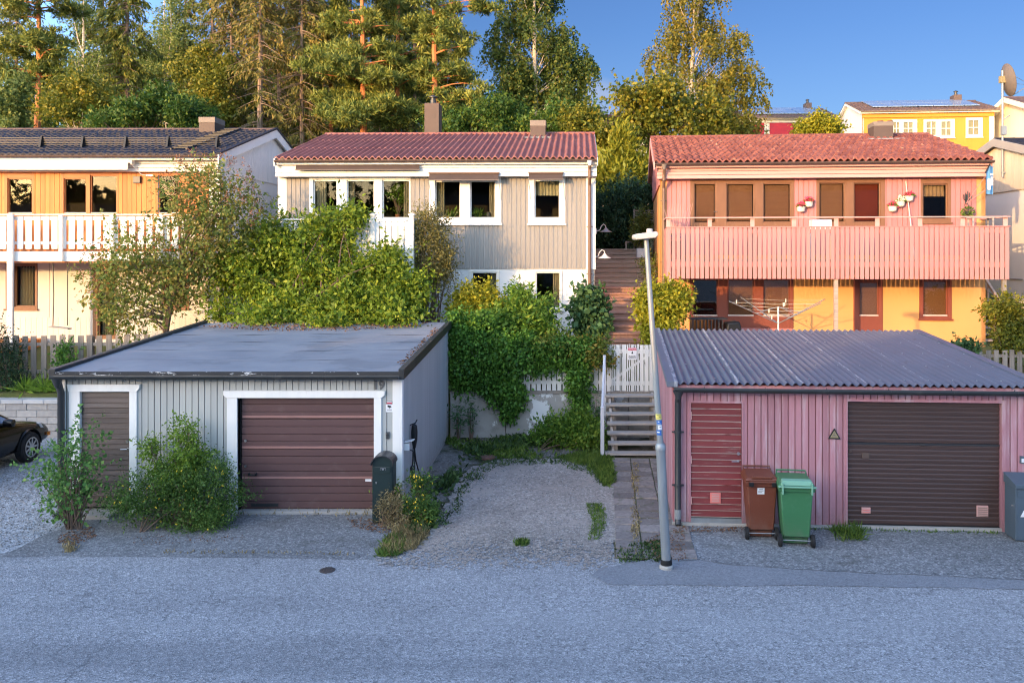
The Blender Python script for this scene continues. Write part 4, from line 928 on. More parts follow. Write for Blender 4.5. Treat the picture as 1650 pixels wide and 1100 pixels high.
def chimney(parent, x0, x1, y0, y1, z0, z1, cap=True, capz=None, pot=0, flash=None):
    c = MB().box(x0, x1, y0, y1, z0, z1).build('chimney', MT['chimney'], parent, bevel=.008)
    if cap: MB().box(x0-.01, x1+.01, y0-.01, y1+.01, capz, z1+.005).build('chimney_cap', MT['chimney_cap'], c, bevel=.006)
    if pot:
        MB().lathe([(.11, z1), (.11, z1+pot*.45), (.085, z1+pot*.45), (.085, z1+pot*.7)], 12, ((x0+x1)/2, (y0+y1)/2, 0)).build('flue', MT['dark_metal'], c, smooth=True)
        MB().lathe([(.16, z1+pot*.72), (.16, z1+pot*.8), (.03, z1+pot)], 12, ((x0+x1)/2, (y0+y1)/2, 0)).build('cowl', MT['dark_metal'], c, smooth=True)
    if flash: MB().hexa([(x0-.25, y0-.35, flash-.06), (x1+.25, y0-.35, flash-.06), (x1+.25, y1, flash+.06), (x0-.25, y1, flash+.06), (x0-.25, y0-.35, flash-.03), (x1+.25, y0-.35, flash-.03), (x1+.25, y1, flash+.09), (x0-.25, y1, flash+.09)]).build('flashing', MT['zinc'], c)
    return c
def awning(parent, x0, x1, z0, z1, y, arms=0.0, cloth='awning', name='awning', drop=.16):
    a = MB().box(x0, x1, y-.13, y-.002, z1-.05, z1).build(name, MT['brown_pipe'], parent, bevel=.01)
    MB().hexa([(x0+.02, y-.16, z0), (x1-.02, y-.16, z0), (x1-.02, y-.152, z0), (x0+.02, y-.152, z0), (x0+.02, y-.1, z1-.052), (x1-.02, y-.1, z1-.052), (x1-.02, y-.09, z1-.052), (x0+.02, y-.09, z1-.052)]).build('awning_cloth', MT[cloth], a)
    MB().tube([(x0, y-.158, z0), (x1, y-.158, z0)], .014, 6).build('front_bar', MT['chimney_cap'], a)
    if arms:
        for xx in (x0+.01, x1-.01): MB().tube([(xx, y-.15, z0), (xx+.03, y-.06, z0-arms*.5), (xx+.05, y-.035, z0-arms)], .013, 6).build('arm', MT['zinc'], a)
    return a
# ================= grey house
F = Facade(450, 545, 24.4, .02, zb=1.85); W = F.x(958); D = 8.6
h2 = thing('house', 'grey board house with white window frames, white lower walls and a maroon corrugated tile roof', 'house', F.loc(), F.rz())
zj = F.z(433, 700); zf0, zf1 = F.z(284.5, 700, -.3), F.z(257, 700, -.3); ye, yr = -.5, 4.3
ze, zr_ = F.z(256.5, 700, ye), F.z(218, 740, yr)
wins = [((499, 662, 284.8, 356), [(507, 542, 292, 352), (561, 602, 292, 352), (618, 659, 292, 350)]), ((691.5, 808, 284.8, 362), [(703, 740.5, 293, 350), (759.5, 797, 293, 350)]), ((851.5, 911, 284.8, 362), [(863, 900.5, 292, 350)])]
low = [((756, 805, 436, 515), [(762, 799.5, 440, 509)]), ((859, 906, 436, 500), [(865, 901.5, 440, 494)])]
hu = [F.rect(*w[0]) for w in wins]; hl = [F.rect(*w[0]) for w in low]
def inner(r): return (r[0]+.05, r[1]-.05, r[2]+.05, r[3]-.05)
m = MB(); wall_holes(m, 0, W, 0, zf1, .0, .14, [inner(r) for r in hu+hl]); lw = m.build('wall', MT['white_render'], h2)
m = MB(); boards(m, .24, W-.26, zj, zf0+.05, .138, .02, -.028, -.001, hu, .002); m.build('board_cladding', MT['grey_house'], h2)
for a, b in ((-.03, .235), (W-.255, W+.03)): MB().box(a, b, -.034, -.001, zj-.02, zf0+.04).build('corner_board', MT['white_paint'], h2, bevel=.004)
m = MB()
for i in range(40): m.box(-.02, .0-.001, i*.215, i*.215+.2, 1.0, zf0+.3); m.box(W+.001, W+.02, i*.215, i*.215+.2, zj, zf0+.3)
m.build('side_cladding', MT['white_paint'], h2)
m = MB(); gable_wall(m, .0, .12, D, .0, ze-.1, yr, zr_-.15); gable_wall(m, W-.12, W, D, 0, ze-.1, yr, zr_-.15); m.box(.12, W-.12, D-.12, D, 0, ze-.1); m.build('gable_wall', MT['white_render'], h2)
xa, xb = F.x(444, -.3), F.x(961.5, -.3); m = MB(); hboards(m, xa, xb, zf0, zf1, .125, .012, -.3, -.02, .016); m.build('eaves_board', MT['white_paint'], h2)
rx0, rx1 = F.x(442, ye), F.x(962.5, ye)
r2 = tiled_roof(h2, rx0, rx1, ye, ze, yr, zr_, .19, .085, 3, 'tile_maroon', .012)
roof_core(r2, rx0+.02, rx1-.02, ye+.06, ze-.005, yr, zr_-.01, .14, 'white_paint'); barge(r2, rx0-.02, ye, ze, yr, zr_, .2, .03, 'white_paint'); barge(r2, rx1-.01, ye, ze, yr, zr_, .2, .03, 'white_paint')
gutter(h2, rx0+.02, rx1-.02, ye-.04, ze-.03, 'brown_metal', .055, 12)
dx = F.x(950, -.1); downpipe(h2, [(dx, ye-.04, ze-.07), (dx, ye-.02, ze-.16), (dx, -.36, zf1-.3), (dx, -.36, zf0-.02), (dx, -.1, zf0-.25), (dx, -.1, .4)], .05, 'brown_pipe', [(dx, -.1, 3.4), (dx, -.1, 2.0)])
MB().lathe([(.04, -.14), (.05, -.1), (.09, .0)], 10, (dx, ye-.04, ze-.06)).build('hopper', MT['white_paint'], h2, smooth=True)
room(h2, .14, W-.14, zj+.2, zf0+.1, .14, 3.2, 'interior'); room(h2, .14, W-.14, .2, zj-.05, .14, 2.2, 'interior')
for k, (o, ps) in enumerate(wins):
    f, R, P = window(h2, F, o, ps, 'white_paint', proud=.045, sash=.035, sash_mat='white_paint')
    MB().box(R[0]+.06, R[1]-.06, .101, .3, R[2]+.02, R[2]+.06).build('inner_sill', MT['white_paint'], f)
    if k == 0:
        drape(f, P[0][0], P[0][0]+.3, P[0][2], P[0][3], .16, 'net'); drape(f, P[2][1]-.2, P[2][1]+.03, P[2][2], P[2][3], .16, 'curtain'); drape(f, P[1][0], P[1][0]+.16, P[1][2], P[1][3], .16, 'net')
    if k == 1: drape(f, P[0][0], P[0][0]+.22, P[0][2], P[0][3], .16, 'net'); drape(f, P[1][1]-.18, P[1][1]+.02, P[1][2], P[1][3], .16, 'curtain')
    if k == 2: drape(f, P[0][0], P[0][1], P[0][3]-.42, P[0][3], .15, 'net', 'valance', 7, .02)
for o, ps in low:
    f, R, P = window(h2, F, o, ps, 'cream_board', proud=.03, sash=.03, sash_mat='white_paint'); drape(f, P[0][1]-.2, P[0][1], P[0][2], P[0][3], .16, 'net')
q = F.rect(478, 678, 263, 274.5, -.3); awning(h2, q[0], q[1], q[2], q[3], -.3)
q = F.rect(691.5, 805, 278, 291, -.3); awning(h2, q[0], q[1], q[2], q[3], -.3, .58)
q = F.rect(851.5, 908, 277.5, 290, -.3); awning(h2, q[0], q[1], q[2], q[3], -.3, .58)
# balcony on the left
yb = -2.3; bx0, bx1 = F.x(418, yb), F.x(667, yb); zt = F.z(352, 620, yb); zb = zt-1.0
bal = MB().box(bx0, bx1, yb+.05, -.03, zb-.05, zb).build('balcony', MT['grey_wood'], h2)
m = MB(); boards(m, bx0+.1, bx1-.1, zb-.22, zt-.08, .165, .028, yb, yb+.02); m.build('balcony_boards', MT['white_paint'], bal)
MB().box(bx0, bx1, yb-.04, yb+.09, zt-.045, zt).build('handrail', MT['white_paint'], bal, bevel=.006); MB().box(bx0, bx1, yb+.021, yb+.06, zt-.2, zt-.1).build('rail', MT['white_paint'], bal)
MB().box(bx1-.04, bx1, yb+.02, -.03, zt-.045, zt).build('handrail', MT['white_paint'], bal)
for xx in (bx0, bx0+1.55, bx0+3.1, bx1-.06):
    p = MB().box(xx-.06, xx+.06, yb-.06, yb+.06, .0 if xx in (bx0, bx1-.06) else zb-.1, zt+.08).build('balcony_post', MT['white_paint'], bal, bevel=.005)
    MB().prism([(xx-.085, zt+.08), (xx+.085, zt+.08), (xx+.085, zt+.11), (xx, zt+.15), (xx-.085, zt+.11)], 'xz', yb-.085, yb+.085).build('post_cap', MT['white_paint'], p)
# chimneys
q = F.rect(686.5, 709.5, 168.5, 222, yr+.5); chimney(h2, q[0], q[1], yr+.2, yr+.85, q[2], q[3], False, pot=.34)
q = F.rect(854.5, 879, 194, 222.5, yr-.6); chimney(h2, q[0], q[1], yr-.6, yr-.05, q[2], q[3], True, F.z(203, 866, yr-.6), flash=q[2]+.02)
# lamps on the corner
def wall_lamp(label, x, z, y0, big):
    pos = F.world(x, y0, z); t = thing('wall_lamp', label, 'wall lamp', pos, F.rz())
    s = 1.0
    m = MB().tube([(-.16, .02, -.02), (-.06, .0, .0), (-.02, 0, .12), (.06, 0, .2), (.13, 0, .15), (.14, 0, .08)], .012, 6); m.box(-.2, -.16, -.03, .06, -.12, .06)
    m.build('arm', MT['white_plastic'], t, smooth=True)
    MB().lathe([(.03, .09), (.05, .05), (.1, .0), (.2, -.055), (.2, -.06), (.09, -.01), (.02, .06)], 16, (.14, 0, .0)).build('lamp_shade', MT['pot'] if big else MT['zinc'], t, smooth=True)
    MB().lathe([(.02, .04), (.04, -.02), (.03, -.06), (.005, -.075)], 10, (.14, 0, .0)).build('bulb', MT['glass'] if not big else MT['sign_white'], t, smooth=True)
wall_lamp('white gooseneck wall lamp on the corner of the grey house, the nearer of two', F.x(967), F.z(413, 967), .1, True)
wall_lamp('grey glass wall lamp farther back on the side of the grey house', W+.28, F.z(371, 968, 2.5), 2.5, False)
# things seen in the windows of the grey house
def leafy_pot(name, label, cat, loc, s, leaf, seed, pot='terracotta', n=60, L=.2, up=.6, parent_group=None):
    t = thing(name, label, cat, loc, group=parent_group)
    MB().lathe([(.06*s, 0), (.09*s, .14*s), (.1*s, .14*s), (.1*s, .16*s), (.06*s, .16*s)], 12).build('pot', MT[pot], t, smooth=True)
    rng = np.random.default_rng(seed); A = unit(rng, n); A[:, 2] = abs(A[:, 2])+up; C = np.tile(np.array([0, 0, .15*s]), (n, 1))+A*rng.random((n, 1))*.16*s
    leaf_mesh('leaves', C, A, L*s*(.6+.8*rng.random(n)), .06*s*np.ones(n), LF[leaf], t, rng); return t
def small_lamp(label, loc):
    t = thing('table_lamp', label, 'table lamp', loc, group='dark table lamps on the window sill')
    MB().lathe([(.06, 0), (.06, .015), (.015, .03), (.012, .2)], 12).build('lamp_base', MT['dark_metal'], t, smooth=True)
    MB().lathe([(.1, .17), (.075, .32), (.07, .32), (.095, .172)], 16).build('lamp_shade', MT['dark_metal'], t, smooth=True)
P2 = F
zs = hu[1][2]+.06
leafy_pot('potted_plant', 'green fern in the left pane of the middle window of the grey house', 'plant', F.world(F.x(728, .22), .22, zs), .9, 'fresh', 1)
leafy_pot('potted_plant', 'green fern in the right pane of the middle window of the grey house', 'plant', F.world(F.x(771, .22), .22, zs), .9, 'fresh', 2)
small_lamp('dark table lamp left of the fern in the left window pane', F.world(F.x(711, .2), .2, zs)); small_lamp('dark table lamp right of the fern in the right window pane', F.world(F.x(788, .2), .2, zs))
t = leafy_pot('bonsai_tree', 'small bonsai tree in the window beside the balcony of the grey house', 'plant', F.world(F.x(641, .24), .24, hu[0][2]+.06), .9, 'elder', 3, n=20, L=.1)
rng = np.random.default_rng(9); C, NN = foliage('crown', t, LF['fresh'], [(-.1, 0, .75, .26, .15, .13), (.12, 0, .55, .2, .14, .12), (0, 0, .9, .2, .14, .1)], 60, 14, .07, .04, .1, 4, sprigs=0)
m = MB(); limbs(m, (0, 0, .15), C, 10, .03, rng); m.build('stem', MT['bark'], t, smooth=True)
for px, lb in ((589, 'pale pendant lamp hanging inside the middle pane of the balcony window'), (643, 'pale pendant lamp hanging in the pane above the bonsai tree')):
    p = F.world(F.x(px, .9), .9, F.z(302, px, .9)); t = thing('pendant_lamp', lb, 'pendant lamp', p, group='pendant lamps in the grey house')
    MB().lathe([(.07, -.12), (.09, -.1), (.09, .12), (.05, .14)], 14).build('lamp_shade', MT['pot'], t, smooth=True); MB().tube([(0, 0, .14), (0, 0, .62)], .006, 5).build('cord', MT['white_plastic'], t)
# ================= pink house
F = Facade(1064, 560, 23.95, .085, zb=1.8); W = F.x(1588); D = 9.0
h3 = thing('house', 'pink and yellow house with a long pink slatted balcony and a red tile roof', 'house', F.loc(), F.rz())
ye, yr = -.5, 4.5; ze, zr_ = F.z(260, 1300, ye), F.z(221, 1270, yr); zf0, zf1 = F.z(286.5, 1330, -.3), F.z(262, 1330, -.3)
wins = [((1112, 1280, 287, 366), [(1119.5, 1152, 297, 358), (1172, 1214, 297, 357), (1231, 1273, 297, 357)]), ((1315, 1426, 287, 366), [(1321, 1360, 296, 357), (1377, 1417, 296, 357)]), ((1483, 1532, 287, 360), [(1488, 1525, 298, 352)])]
low = [((1111, 1278, 446, 528), [(1118, 1155, 452, 507), (1174, 1213, 452, 507), (1231, 1271, 452, 507)]), ((1375, 1422, 446, 533), [(1386, 1414, 456, 507)]), ((1481, 1533, 446, 515), [(1488.5, 1525, 454, 507)])]
hu = [F.rect(*w[0]) for w in wins]; hl = [F.rect(*w[0]) for w in low]
m = MB(); wall_holes(m, 0, W, 0, zf1, .0, .14, [inner(r) for r in hu+hl]); m.build('wall', MT['yellow_render'], h3)
zj = F.z(372, 1300)-.7; m = MB(); boards(m, F.x(1074), F.x(1573), zj, zf0+.03, .145, .012, -.024, -.001, hu, .002); m.build('board_cladding', MT['pink_house'], h3)
m = MB(); wall_holes(m, F.x(1113), F.x(1277), .25, hl[0][2]-.0, -.02, -.001, []); m.build('parapet_boards', MT['pink_house'], h3)
m = MB(); gable_wall(m, .0, .12, D, .0, ze-.1, yr, zr_-.15); gable_wall(m, W-.12, W, D, 0, ze-.1, yr, zr_-.15); m.box(.12, W-.12, D-.12, D, 0, ze-.1); m.build('gable_wall', MT['yellow_render'], h3)
m = MB()
for i in range(60):
    y = .05+i*.15
    if y > D-.2: break
    zt = ze-.1+(zr_-ze-.05)*(1-abs(y-yr)/(yr)); m.box(-.045, -.001, y, y+.135, zf0-.15, zt); m.box(W+.001, W+.045, y, y+.135, zf0-.15, zt)
m.build('gable_boards', MT['pink_house'], h3)
xa, xb = F.x(1059, -.3), F.x(1597, -.3); m = MB(); hboards(m, xa, xb, zf0, zf1, .115, .012, -.3, -.02, .016); m.build('eaves_board', MT['pink_pale'], h3)
rx0, rx1 = F.x(1054.5, ye), F.x(1600, ye)
r3 = tiled_roof(h3, rx0, rx1, ye, ze, yr, zr_, .2, .085, 9, 'tile_red', .05)
roof_core(r3, rx0+.02, rx1-.02, ye+.06, ze-.005, yr, zr_-.01, .14, 'pink_pale'); barge(r3, rx0-.02, ye, ze, yr, zr_, .2, .03, 'pink_pale'); barge(r3, rx1-.01, ye, ze, yr, zr_, .2, .03, 'pink_pale')
gutter(h3, rx0+.02, rx1+.02, ye-.04, ze-.03, 'brown_metal', .055, 12)
dx = F.x(1069.5, -.1); downpipe(h3, [(dx, ye-.04, ze-.07), (dx, ye-.02, ze-.16), (dx, -.36, zf1-.3), (dx, -.36, zf0-.02), (dx, -.1, zf0-.25), (dx, -.1, .2)], .05, 'brown_pipe', [(dx, -.1, 4.2), (dx, -.1, 2.4)])
MB().lathe([(.04, -.14), (.05, -.1), (.09, .0)], 10, (dx, ye-.04, ze-.06)).build('hopper', MT['chimney_cap'], h3, smooth=True)
room(h3, .14, W-.14, zj+.2, zf0+.1, .14, 3.0, 'interior_warm'); room(h3, .14, W-.14, .1, zj-.3, .14, 2.4, 'interior')
for k, (o, ps) in enumerate(wins):
    f, R, P = window(h3, F, o, ps, 'brown_frame', proud=.03, sash=.03, glass='glass_tan')
    for j, p in enumerate(P):
        if k < 2: MB().box(p[0]+.025, p[1]-.025, .09, .095, p[2]+.03, p[3]-.02).build('blind', MT['blind_red' if (k, j) == (1, 1) else 'blind'], f)
        else: drape(f, p[0], p[1], p[3]-.32, p[3], .15, 'net', 'valance', 6, .02)
    if k == 0: MB().tube([(P[0][1]+.05, -.03, (P[0][2]+P[0][3])/2-.25), (P[0][1]+.05, -.06, (P[0][2]+P[0][3])/2-.25), (P[0][1]-.04, -.065, (P[0][2]+P[0][3])/2-.25)], .01, 6).build('handle', MT['steel'], f)
for k, (o, ps) in enumerate(low):
    f, R, P = window(h3, F, o, ps, 'redbrown_frame', proud=.03, sash=.03, glass='glass_tan', name='door' if k == 1 else 'window', sill=k == 2)
    for j, p in enumerate(P):
        if (k, j) != (0, 0): MB().box(p[0]-.03, p[1]+.03, .09, .095, p[2]-.02, p[3]+.02).build('blind', MT['blind'], f)
        MB().box(p[0]-.02, p[1]+.02, -.02, .012, p[2]-.045, p[2]-.005).build('glazing_bead', MT['white_paint'], f)
yb = -1.75; bx0, bx1 = F.x(1074, yb), F.x(1627, yb); zt = F.z(366, 1350, yb); z0 = F.z(449.5, 1350, yb); zr2 = F.z(349, 1350, yb); zfl = z0+.52
bal = MB().box(bx0+.02, bx1-.02, yb+.06, -.03, zfl-.05, zfl).build('balcony', MT['deck_old'], h3)
m = MB(); boards(m, bx0, bx1, z0, zt, .128, .028, yb, yb+.022, jig=.002); m.build('balcony_slats', MT['pink_slat'], bal)
m = MB(); boards(m, 0, -yb-.06, z0, zt, .128, .028, 0, .02)
for sx in (bx0, bx1-.022): 
    mm = MB(); mm.v = [(sx+p[1], yb+.03+p[0], p[2]) for p in m.v]; mm.f = list(m.f); mm.build('end_slats', MT['pink_slat'], bal)
for zz, hh in ((zt-.16, .1), (zfl-.2, .14)): MB().box(bx0+.03, bx1-.03, yb+.023, yb+.06, zz, zz+hh).build('rail', MT['pink_slat'], bal)
MB().box(bx0-.02, bx1+.02, yb-.02, yb+.06, zt+.001, zt+.025).build('cap_rail', MT['pink_slat'], bal)
MB().box(bx0-.02, bx1+.02, yb-.01, yb+.07, zr2-.035, zr2).build('handrail', MT['pink_pale'], bal, bevel=.004)
for sx in (bx0-.02, bx1-.06): MB().box(sx, sx+.08, yb+.071, -.03, zr2-.035, zr2).build('handrail', MT['pink_pale'], bal, bevel=.004)
for px in (1077, 1144, 1213, 1280, 1348.5, 1415, 1484, 1553, 1622):
    x = F.x(px, yb); MB().box(x-.055, x+.055, yb+.061, yb+.1, zfl, zr2-.036).build('baluster_post', MT['pink_pale'], bal)
m = MB()
for i in range(9): x = bx0+.1+i*(bx1-bx0-.25)/8; m.box(x, x+.05, yb+.07, -.03, zfl-.22, zfl-.051)
m.build('joists', MT['pink_slat'], bal)
for px in (1079, 1348.5, 1621): x = F.x(px, yb); MB().box(x-.05, x+.05, yb+.07, yb+.17, -.1, zfl-.23).build('support_post', MT['deck_old'] if px != 1621 else MT['grey_wood'], bal)
q = F.rect(1408, 1439.5, 203, 226, yr-1.0); chimney(h3, q[0], q[1], yr-1.0, yr-.3, q[2], q[3]+.14, True, q[3], flash=q[2]+.05)
for px in (1419, 1435): MB().lathe([(.07, q[3]+.14), (.07, q[3]+.2), (.1, q[3]+.2), (.1, q[3]+.22)], 8, (F.x(px, yr-.7), yr-.65, 0)).build('vent_cap', MT['rust'], h3, smooth=True)
F3 = F
# side stairs at the right end of the pink house
t = thing('side_stairs', 'dark wooden stairs climbing beside the right end of the pink house', 'steps', F.world(W+.08, .3, .0), F.rz())
for i in range(14): MB().box(0, .62, i*.25, i*.25+.28, .12+i*.165, .17+i*.165).build('tread', MT['deck_old'], t)
for xx in (-.045, .625): MB().prism([(.0, -.1), (.3, -.1), (3.6, 2.1), (3.6, 2.5), (3.3, 2.4), (-.05, .2)], 'yz', xx, xx+.04).build('stringer', MT['deck_old'], t)
MB().prism([(.0, 1.0), (.0, .92), (3.5, 3.2), (3.5, 3.28)], 'yz', .6, .67).build('handrail', MT['deck_old'], t)
for yy in (.05, 1.2, 2.4): MB().box(.6, .66, yy, yy+.06, .1+yy*.66, .93+yy*.652).build('post', MT['deck_old'], t)
# ================= orange and white house
F = Facade(-330, 545, 23.6, .0, zb=1.85); W = F.x(354); D = 9.0
h1 = thing('house', 'orange and white house with a white slatted balcony and a black tile roof', 'house', F.loc(), F.rz())
ye, yr = -.5, 4.1; ze, zr_ = F.z(249, 200, ye), F.z(210, 250, yr); zf0, zf1 = F.z(277, 200, -.2), F.z(251, 200, -.2); zj = F.z(415, 100)
wins = [((-120, -60, 279, 345), [(-114, -66, 288, 343)]), ((8, 56, 279, 345), [(14.5, 51, 289, 343)]), ((99, 192, 279, 345), [(105, 138, 289, 343), (147.5, 187, 284, 343)]), ((253, 291, 279, 345), [(257, 287, 284, 343)])]
low = [((10, 61, 424, 499), [(26, 56, 429, 492)]), ((150, 188, 424, 546), [(160, 184, 430, 540)]), ((262, 305, 424, 498), [(267, 300, 429, 492)])]
hu = [F.rect(*w[0]) for w in wins]; hl = [F.rect(*w[0]) for w in low]
m = MB(); wall_holes(m, 0, W, 0, zf1, .0, .14, [inner(r) for r in hu+hl]); m.build('wall', MT['white_render'], h1)
m = MB(); boards(m, 0, W-.3, zj, zf0+.02, .14, .01, -.024, -.001, hu, .002); m.build('orange_cladding', MT['orange_wood'], h1)
m = MB(); boards(m, 0, W, 0.05, zj-.02, 1.2, .012, -.014, -.001, hl); m.build('wall_panels', MT['cream_panel'], h1)
m = MB(); boards(m, 0, W-.35, 0.05, .75, .16, .008, -.02, -.0145, hl); m.build('plinth_boards', MT['cream_panel'], h1)
MB().box(W-.29, W+.02, -.03, -.001, zj, zf0).build('corner_board', MT['white_paint'], h1)
m = MB(); hboards(m, 0, F.x(351.5, -.2), zf0, zf1, .13, .012, -.2, -.02, .016); m.build('eaves_board', MT['cream_board'], h1)
m = MB(); gable_wall(m, W-.12, W, D, 0, ze-.1, yr, zr_-.15); gable_wall(m, 0, .12, D, 0, ze-.1, yr, zr_-.15); m.box(.12, W-.12, D-.12, D, 0, ze-.1); m.build('gable_wall', MT['gable_white'], h1)
m = MB(); n = 54
for i in range(n):
    y = .02+i*.155
    if y+.14 > 2*yr: break
    zt = min(ze-.12+(zr_-ze-.03)*(1-abs(yv-yr)/yr) for yv in (y, y+.143)); m.box(W+.001, W+.03, y, y+.143, F.z(295, 440, 3.9)-.0, zt)
m.build('gable_boards', MT['gable_white'], h1)
rx1 = F.x(352.5, ye)
r1 = tiled_roof(h1, -.3, rx1, ye, ze, yr, zr_, .2, .035, 12, 'tile_black', .03, ridge_mat='tile_brown')
roof_core(r1, -.2, rx1-.02, ye+.06, ze-.005, yr, zr_-.01, .14, 'white_paint'); barge(r1, rx1-.01, ye-.05, ze-.01, yr, zr_, .26, .035, 'gable_white')
MB().prism([(ye-.06, ze+.0), (yr, zr_+.03), (2*yr-ye, ze), (2*yr-ye, ze+.05), (yr, zr_+.085), (ye-.06, ze+.05)], 'yz', rx1-.04, rx1+.06).build('verge_flashing', MT['tile_black'], r1)
gutter(h1, -.2, rx1-.02, ye-.05, ze-.03, 'brown_metal', .055, 14)
gd = MB(); ga = 1.15
def onroof(y): return ze+(zr_-ze)*(y-ye)/(yr-ye)
for i in range(5):
    zz = onroof(ye+ga)+.09+i*.05; gd.tube([(-.2, ye+ga, zz), (rx1-.4, ye+ga, zz)], .008, 4)
gb = gd.build('snow_guard', MT['black_plastic'], r1); m = MB()
for px in (67, 134, 203, 271, 350, -10): x = F.x(px, ye+ga); m.prism([(ye+ga-.12, onroof(ye+ga-.12)+.02), (ye+ga+.22, onroof(ye+ga+.22)+.02), (ye+ga+.02, onroof(ye+ga)+.34), (ye+ga-.03, onroof(ye+ga)+.34)], 'yz', x-.03, x+.03)
m.build('bracket', MT['black_plastic'], gb)
m = MB(); a, b = F.x(286, .4), F.x(372, 3.8)
for i in range(13):
    y = .15+i*.3; x = F.x(290, .15); m.box(x-.2, x+.25, y-.03, y+.03, onroof(y)+.07, onroof(y)+.1)
for s in (-.2, .25): m.hexa([(x+s-.02, 0, onroof(0)+.05), (x+s+.02, 0, onroof(0)+.05), (x+s+.02, 4.0, onroof(4)+.05), (x+s-.02, 4.0, onroof(4)+.05), (x+s-.02, 0, onroof(0)+.09), (x+s+.02, 0, onroof(0)+.09), (x+s+.02, 4.0, onroof(4)+.09), (x+s-.02, 4.0, onroof(4)+.09)])
m.build('roof_ladder', MT['black_plastic'], r1)
q = F.rect(320.5, 346, 189, 219, yr-.6); chimney(h1, q[0], q[1], yr-.6, yr+.2, q[2]-.1, q[3], True, F.z(197.5, 333, yr-.6))
room(h1, .14, W-.14, zj+.1, zf0+.1, .14, 3.0, 'interior'); room(h1, .14, W-.14, .1, zj-.3, .14, 2.0, 'interior')
for k, (o, ps) in enumerate(wins):
    f, R, P = window(h1, F, o, ps, 'orange_frame', proud=.03, sash=.03)
for k, (o, ps) in enumerate(low):
    f, R, P = window(h1, F, o, ps, 'brown_frame', proud=.03, sash=.035, name='door' if k == 1 else 'window', sill=k != 1); drape(f, P[0][0], P[0][1]-.12, P[0][2], P[0][3], .16, 'net', folds=5)
# awning cassette, outdoor lamp, balcony
q = F.rect(-200, 210, 257, 274, -.4); aw = MB().box(q[0], q[1], -.42, -.205, q[3]-.1, q[3]).build('awning', MT['white_plastic'], h1, bevel=.02)
MB().hexa([(q[0], -.46, q[2]), (q[1]-.05, -.46, q[2]), (q[1]-.05, -.452, q[2]), (q[0], -.452, q[2]), (q[0], -.43, q[3]-.09), (q[1]-.05, -.43, q[3]-.09), (q[1]-.05, -.422, q[3]-.09), (q[0], -.422, q[3]-.09)]).build('awning_cloth', MT['awning_white'], aw)
MB().lathe([(.1, 0), (.1, .05)], 16, (q[1], -.33, q[3]-.06), 'x').build('end_cap', MT['white_plastic'], aw, smooth=True)
MB().tube([(q[1]+.02, -.33, q[3]-.16), (q[1]+.2, -.2, q[2]-.1), (q[1]+.45, -.1, q[2]-.16)], .008, 5).build('cable', MT['white_plastic'], aw)
x, z = F.x(223), F.z(290, 223); MB().box(x-.11, x+.1, -.1, -.025, z-.1, z+.1).build('outdoor_lamp', MT['dark_metal'], h1, bevel=.01)
x, z = F.x(243), F.z(283, 243); MB().box(x-.1, x+.1, -.09, -.025, z-.03, z+.03).build('security_camera', MT['white_plastic'], h1, bevel=.01)
yb = -1.6; bx0, bx1 = 0, F.x(345, yb); zt = F.z(345, 100, yb); z0 = F.z(401, 100, yb); zfl = z0-.12
bal = MB().box(bx0, bx1, yb+.05, -.03, zfl-.06, zfl).build('balcony', MT['orange_wood'], h1)
m = MB(); boards(m, bx0, bx1, z0, zt-.06, .232, .075, yb, yb+.022, jig=.002); m.build('balcony_slats', MT['white_paint'], bal)
MB().box(bx0, bx1, yb-.05, yb+.09, zt-.035, zt).build('handrail', MT['white_paint'], bal, bevel=.005)
MB().box(bx0, bx1, yb+.023, yb+.06, zt-.16, zt-.06).build('rail', MT['white_paint'], bal); MB().box(bx0, bx1, yb+.023, yb+.06, z0+.12, z0+.2).build('rail', MT['white_paint'], bal)
MB().box(bx0, bx1, yb, yb+.05, F.z(421, 100, yb), F.z(405, 100, yb)).build('rim_board', MT['white_paint'], bal)
MB().box(bx0, bx1, yb+.051, -.03, zfl-.25, zfl-.061).build('balcony_ceiling', MT['orange_wood'], bal)
for px, lo_ in ((-160, 0), (-70, 1), (20.5, 0), (101, 1), (183, 1), (262, 1), (343, 0)):
    x = F.x(px, yb); w = .075 if lo_ == 0 else .05; MB().box(x-w, x+w, yb-.052-w, yb-.052, .0 if lo_ == 0 else F.z(421, 100, yb), zt-.036 if lo_ else zt).build('balcony_post', MT['white_paint'], bal, bevel=.004)
MB().box(-.5, F.x(30, -1.2), -2.3, -.03, -.1, .16).build('terrace_deck', MT['orange_wood'], h1)
F1 = F
# swing under the balcony
p = F.world(F.x(97, -1.3), -1.3, zfl-.26); t = thing('trapeze_swing', 'rope swing with a plank seat hanging under the white balcony', 'swing', p)
zsw = F.z(527, 97, -1.3)-(zfl-.26)
for s, l in ((-.2, zsw), (.2, zsw)): MB().tube([(s, 0, 0), (s*.95, .02, l*.5), (s*1.0, 0, l+.05)], .014, 5).build('rope', MT['dark_metal'], t)
MB().hexa([(-.26, -.1, zsw), (.26, -.08, zsw-.06), (.26, .1, zsw-.06), (-.26, .08, zsw), (-.26, -.1, zsw+.03), (.26, -.08, zsw-.03), (.26, .1, zsw-.03), (-.26, .08, zsw+.03)]).build('seat', MT['step_wood'], t)
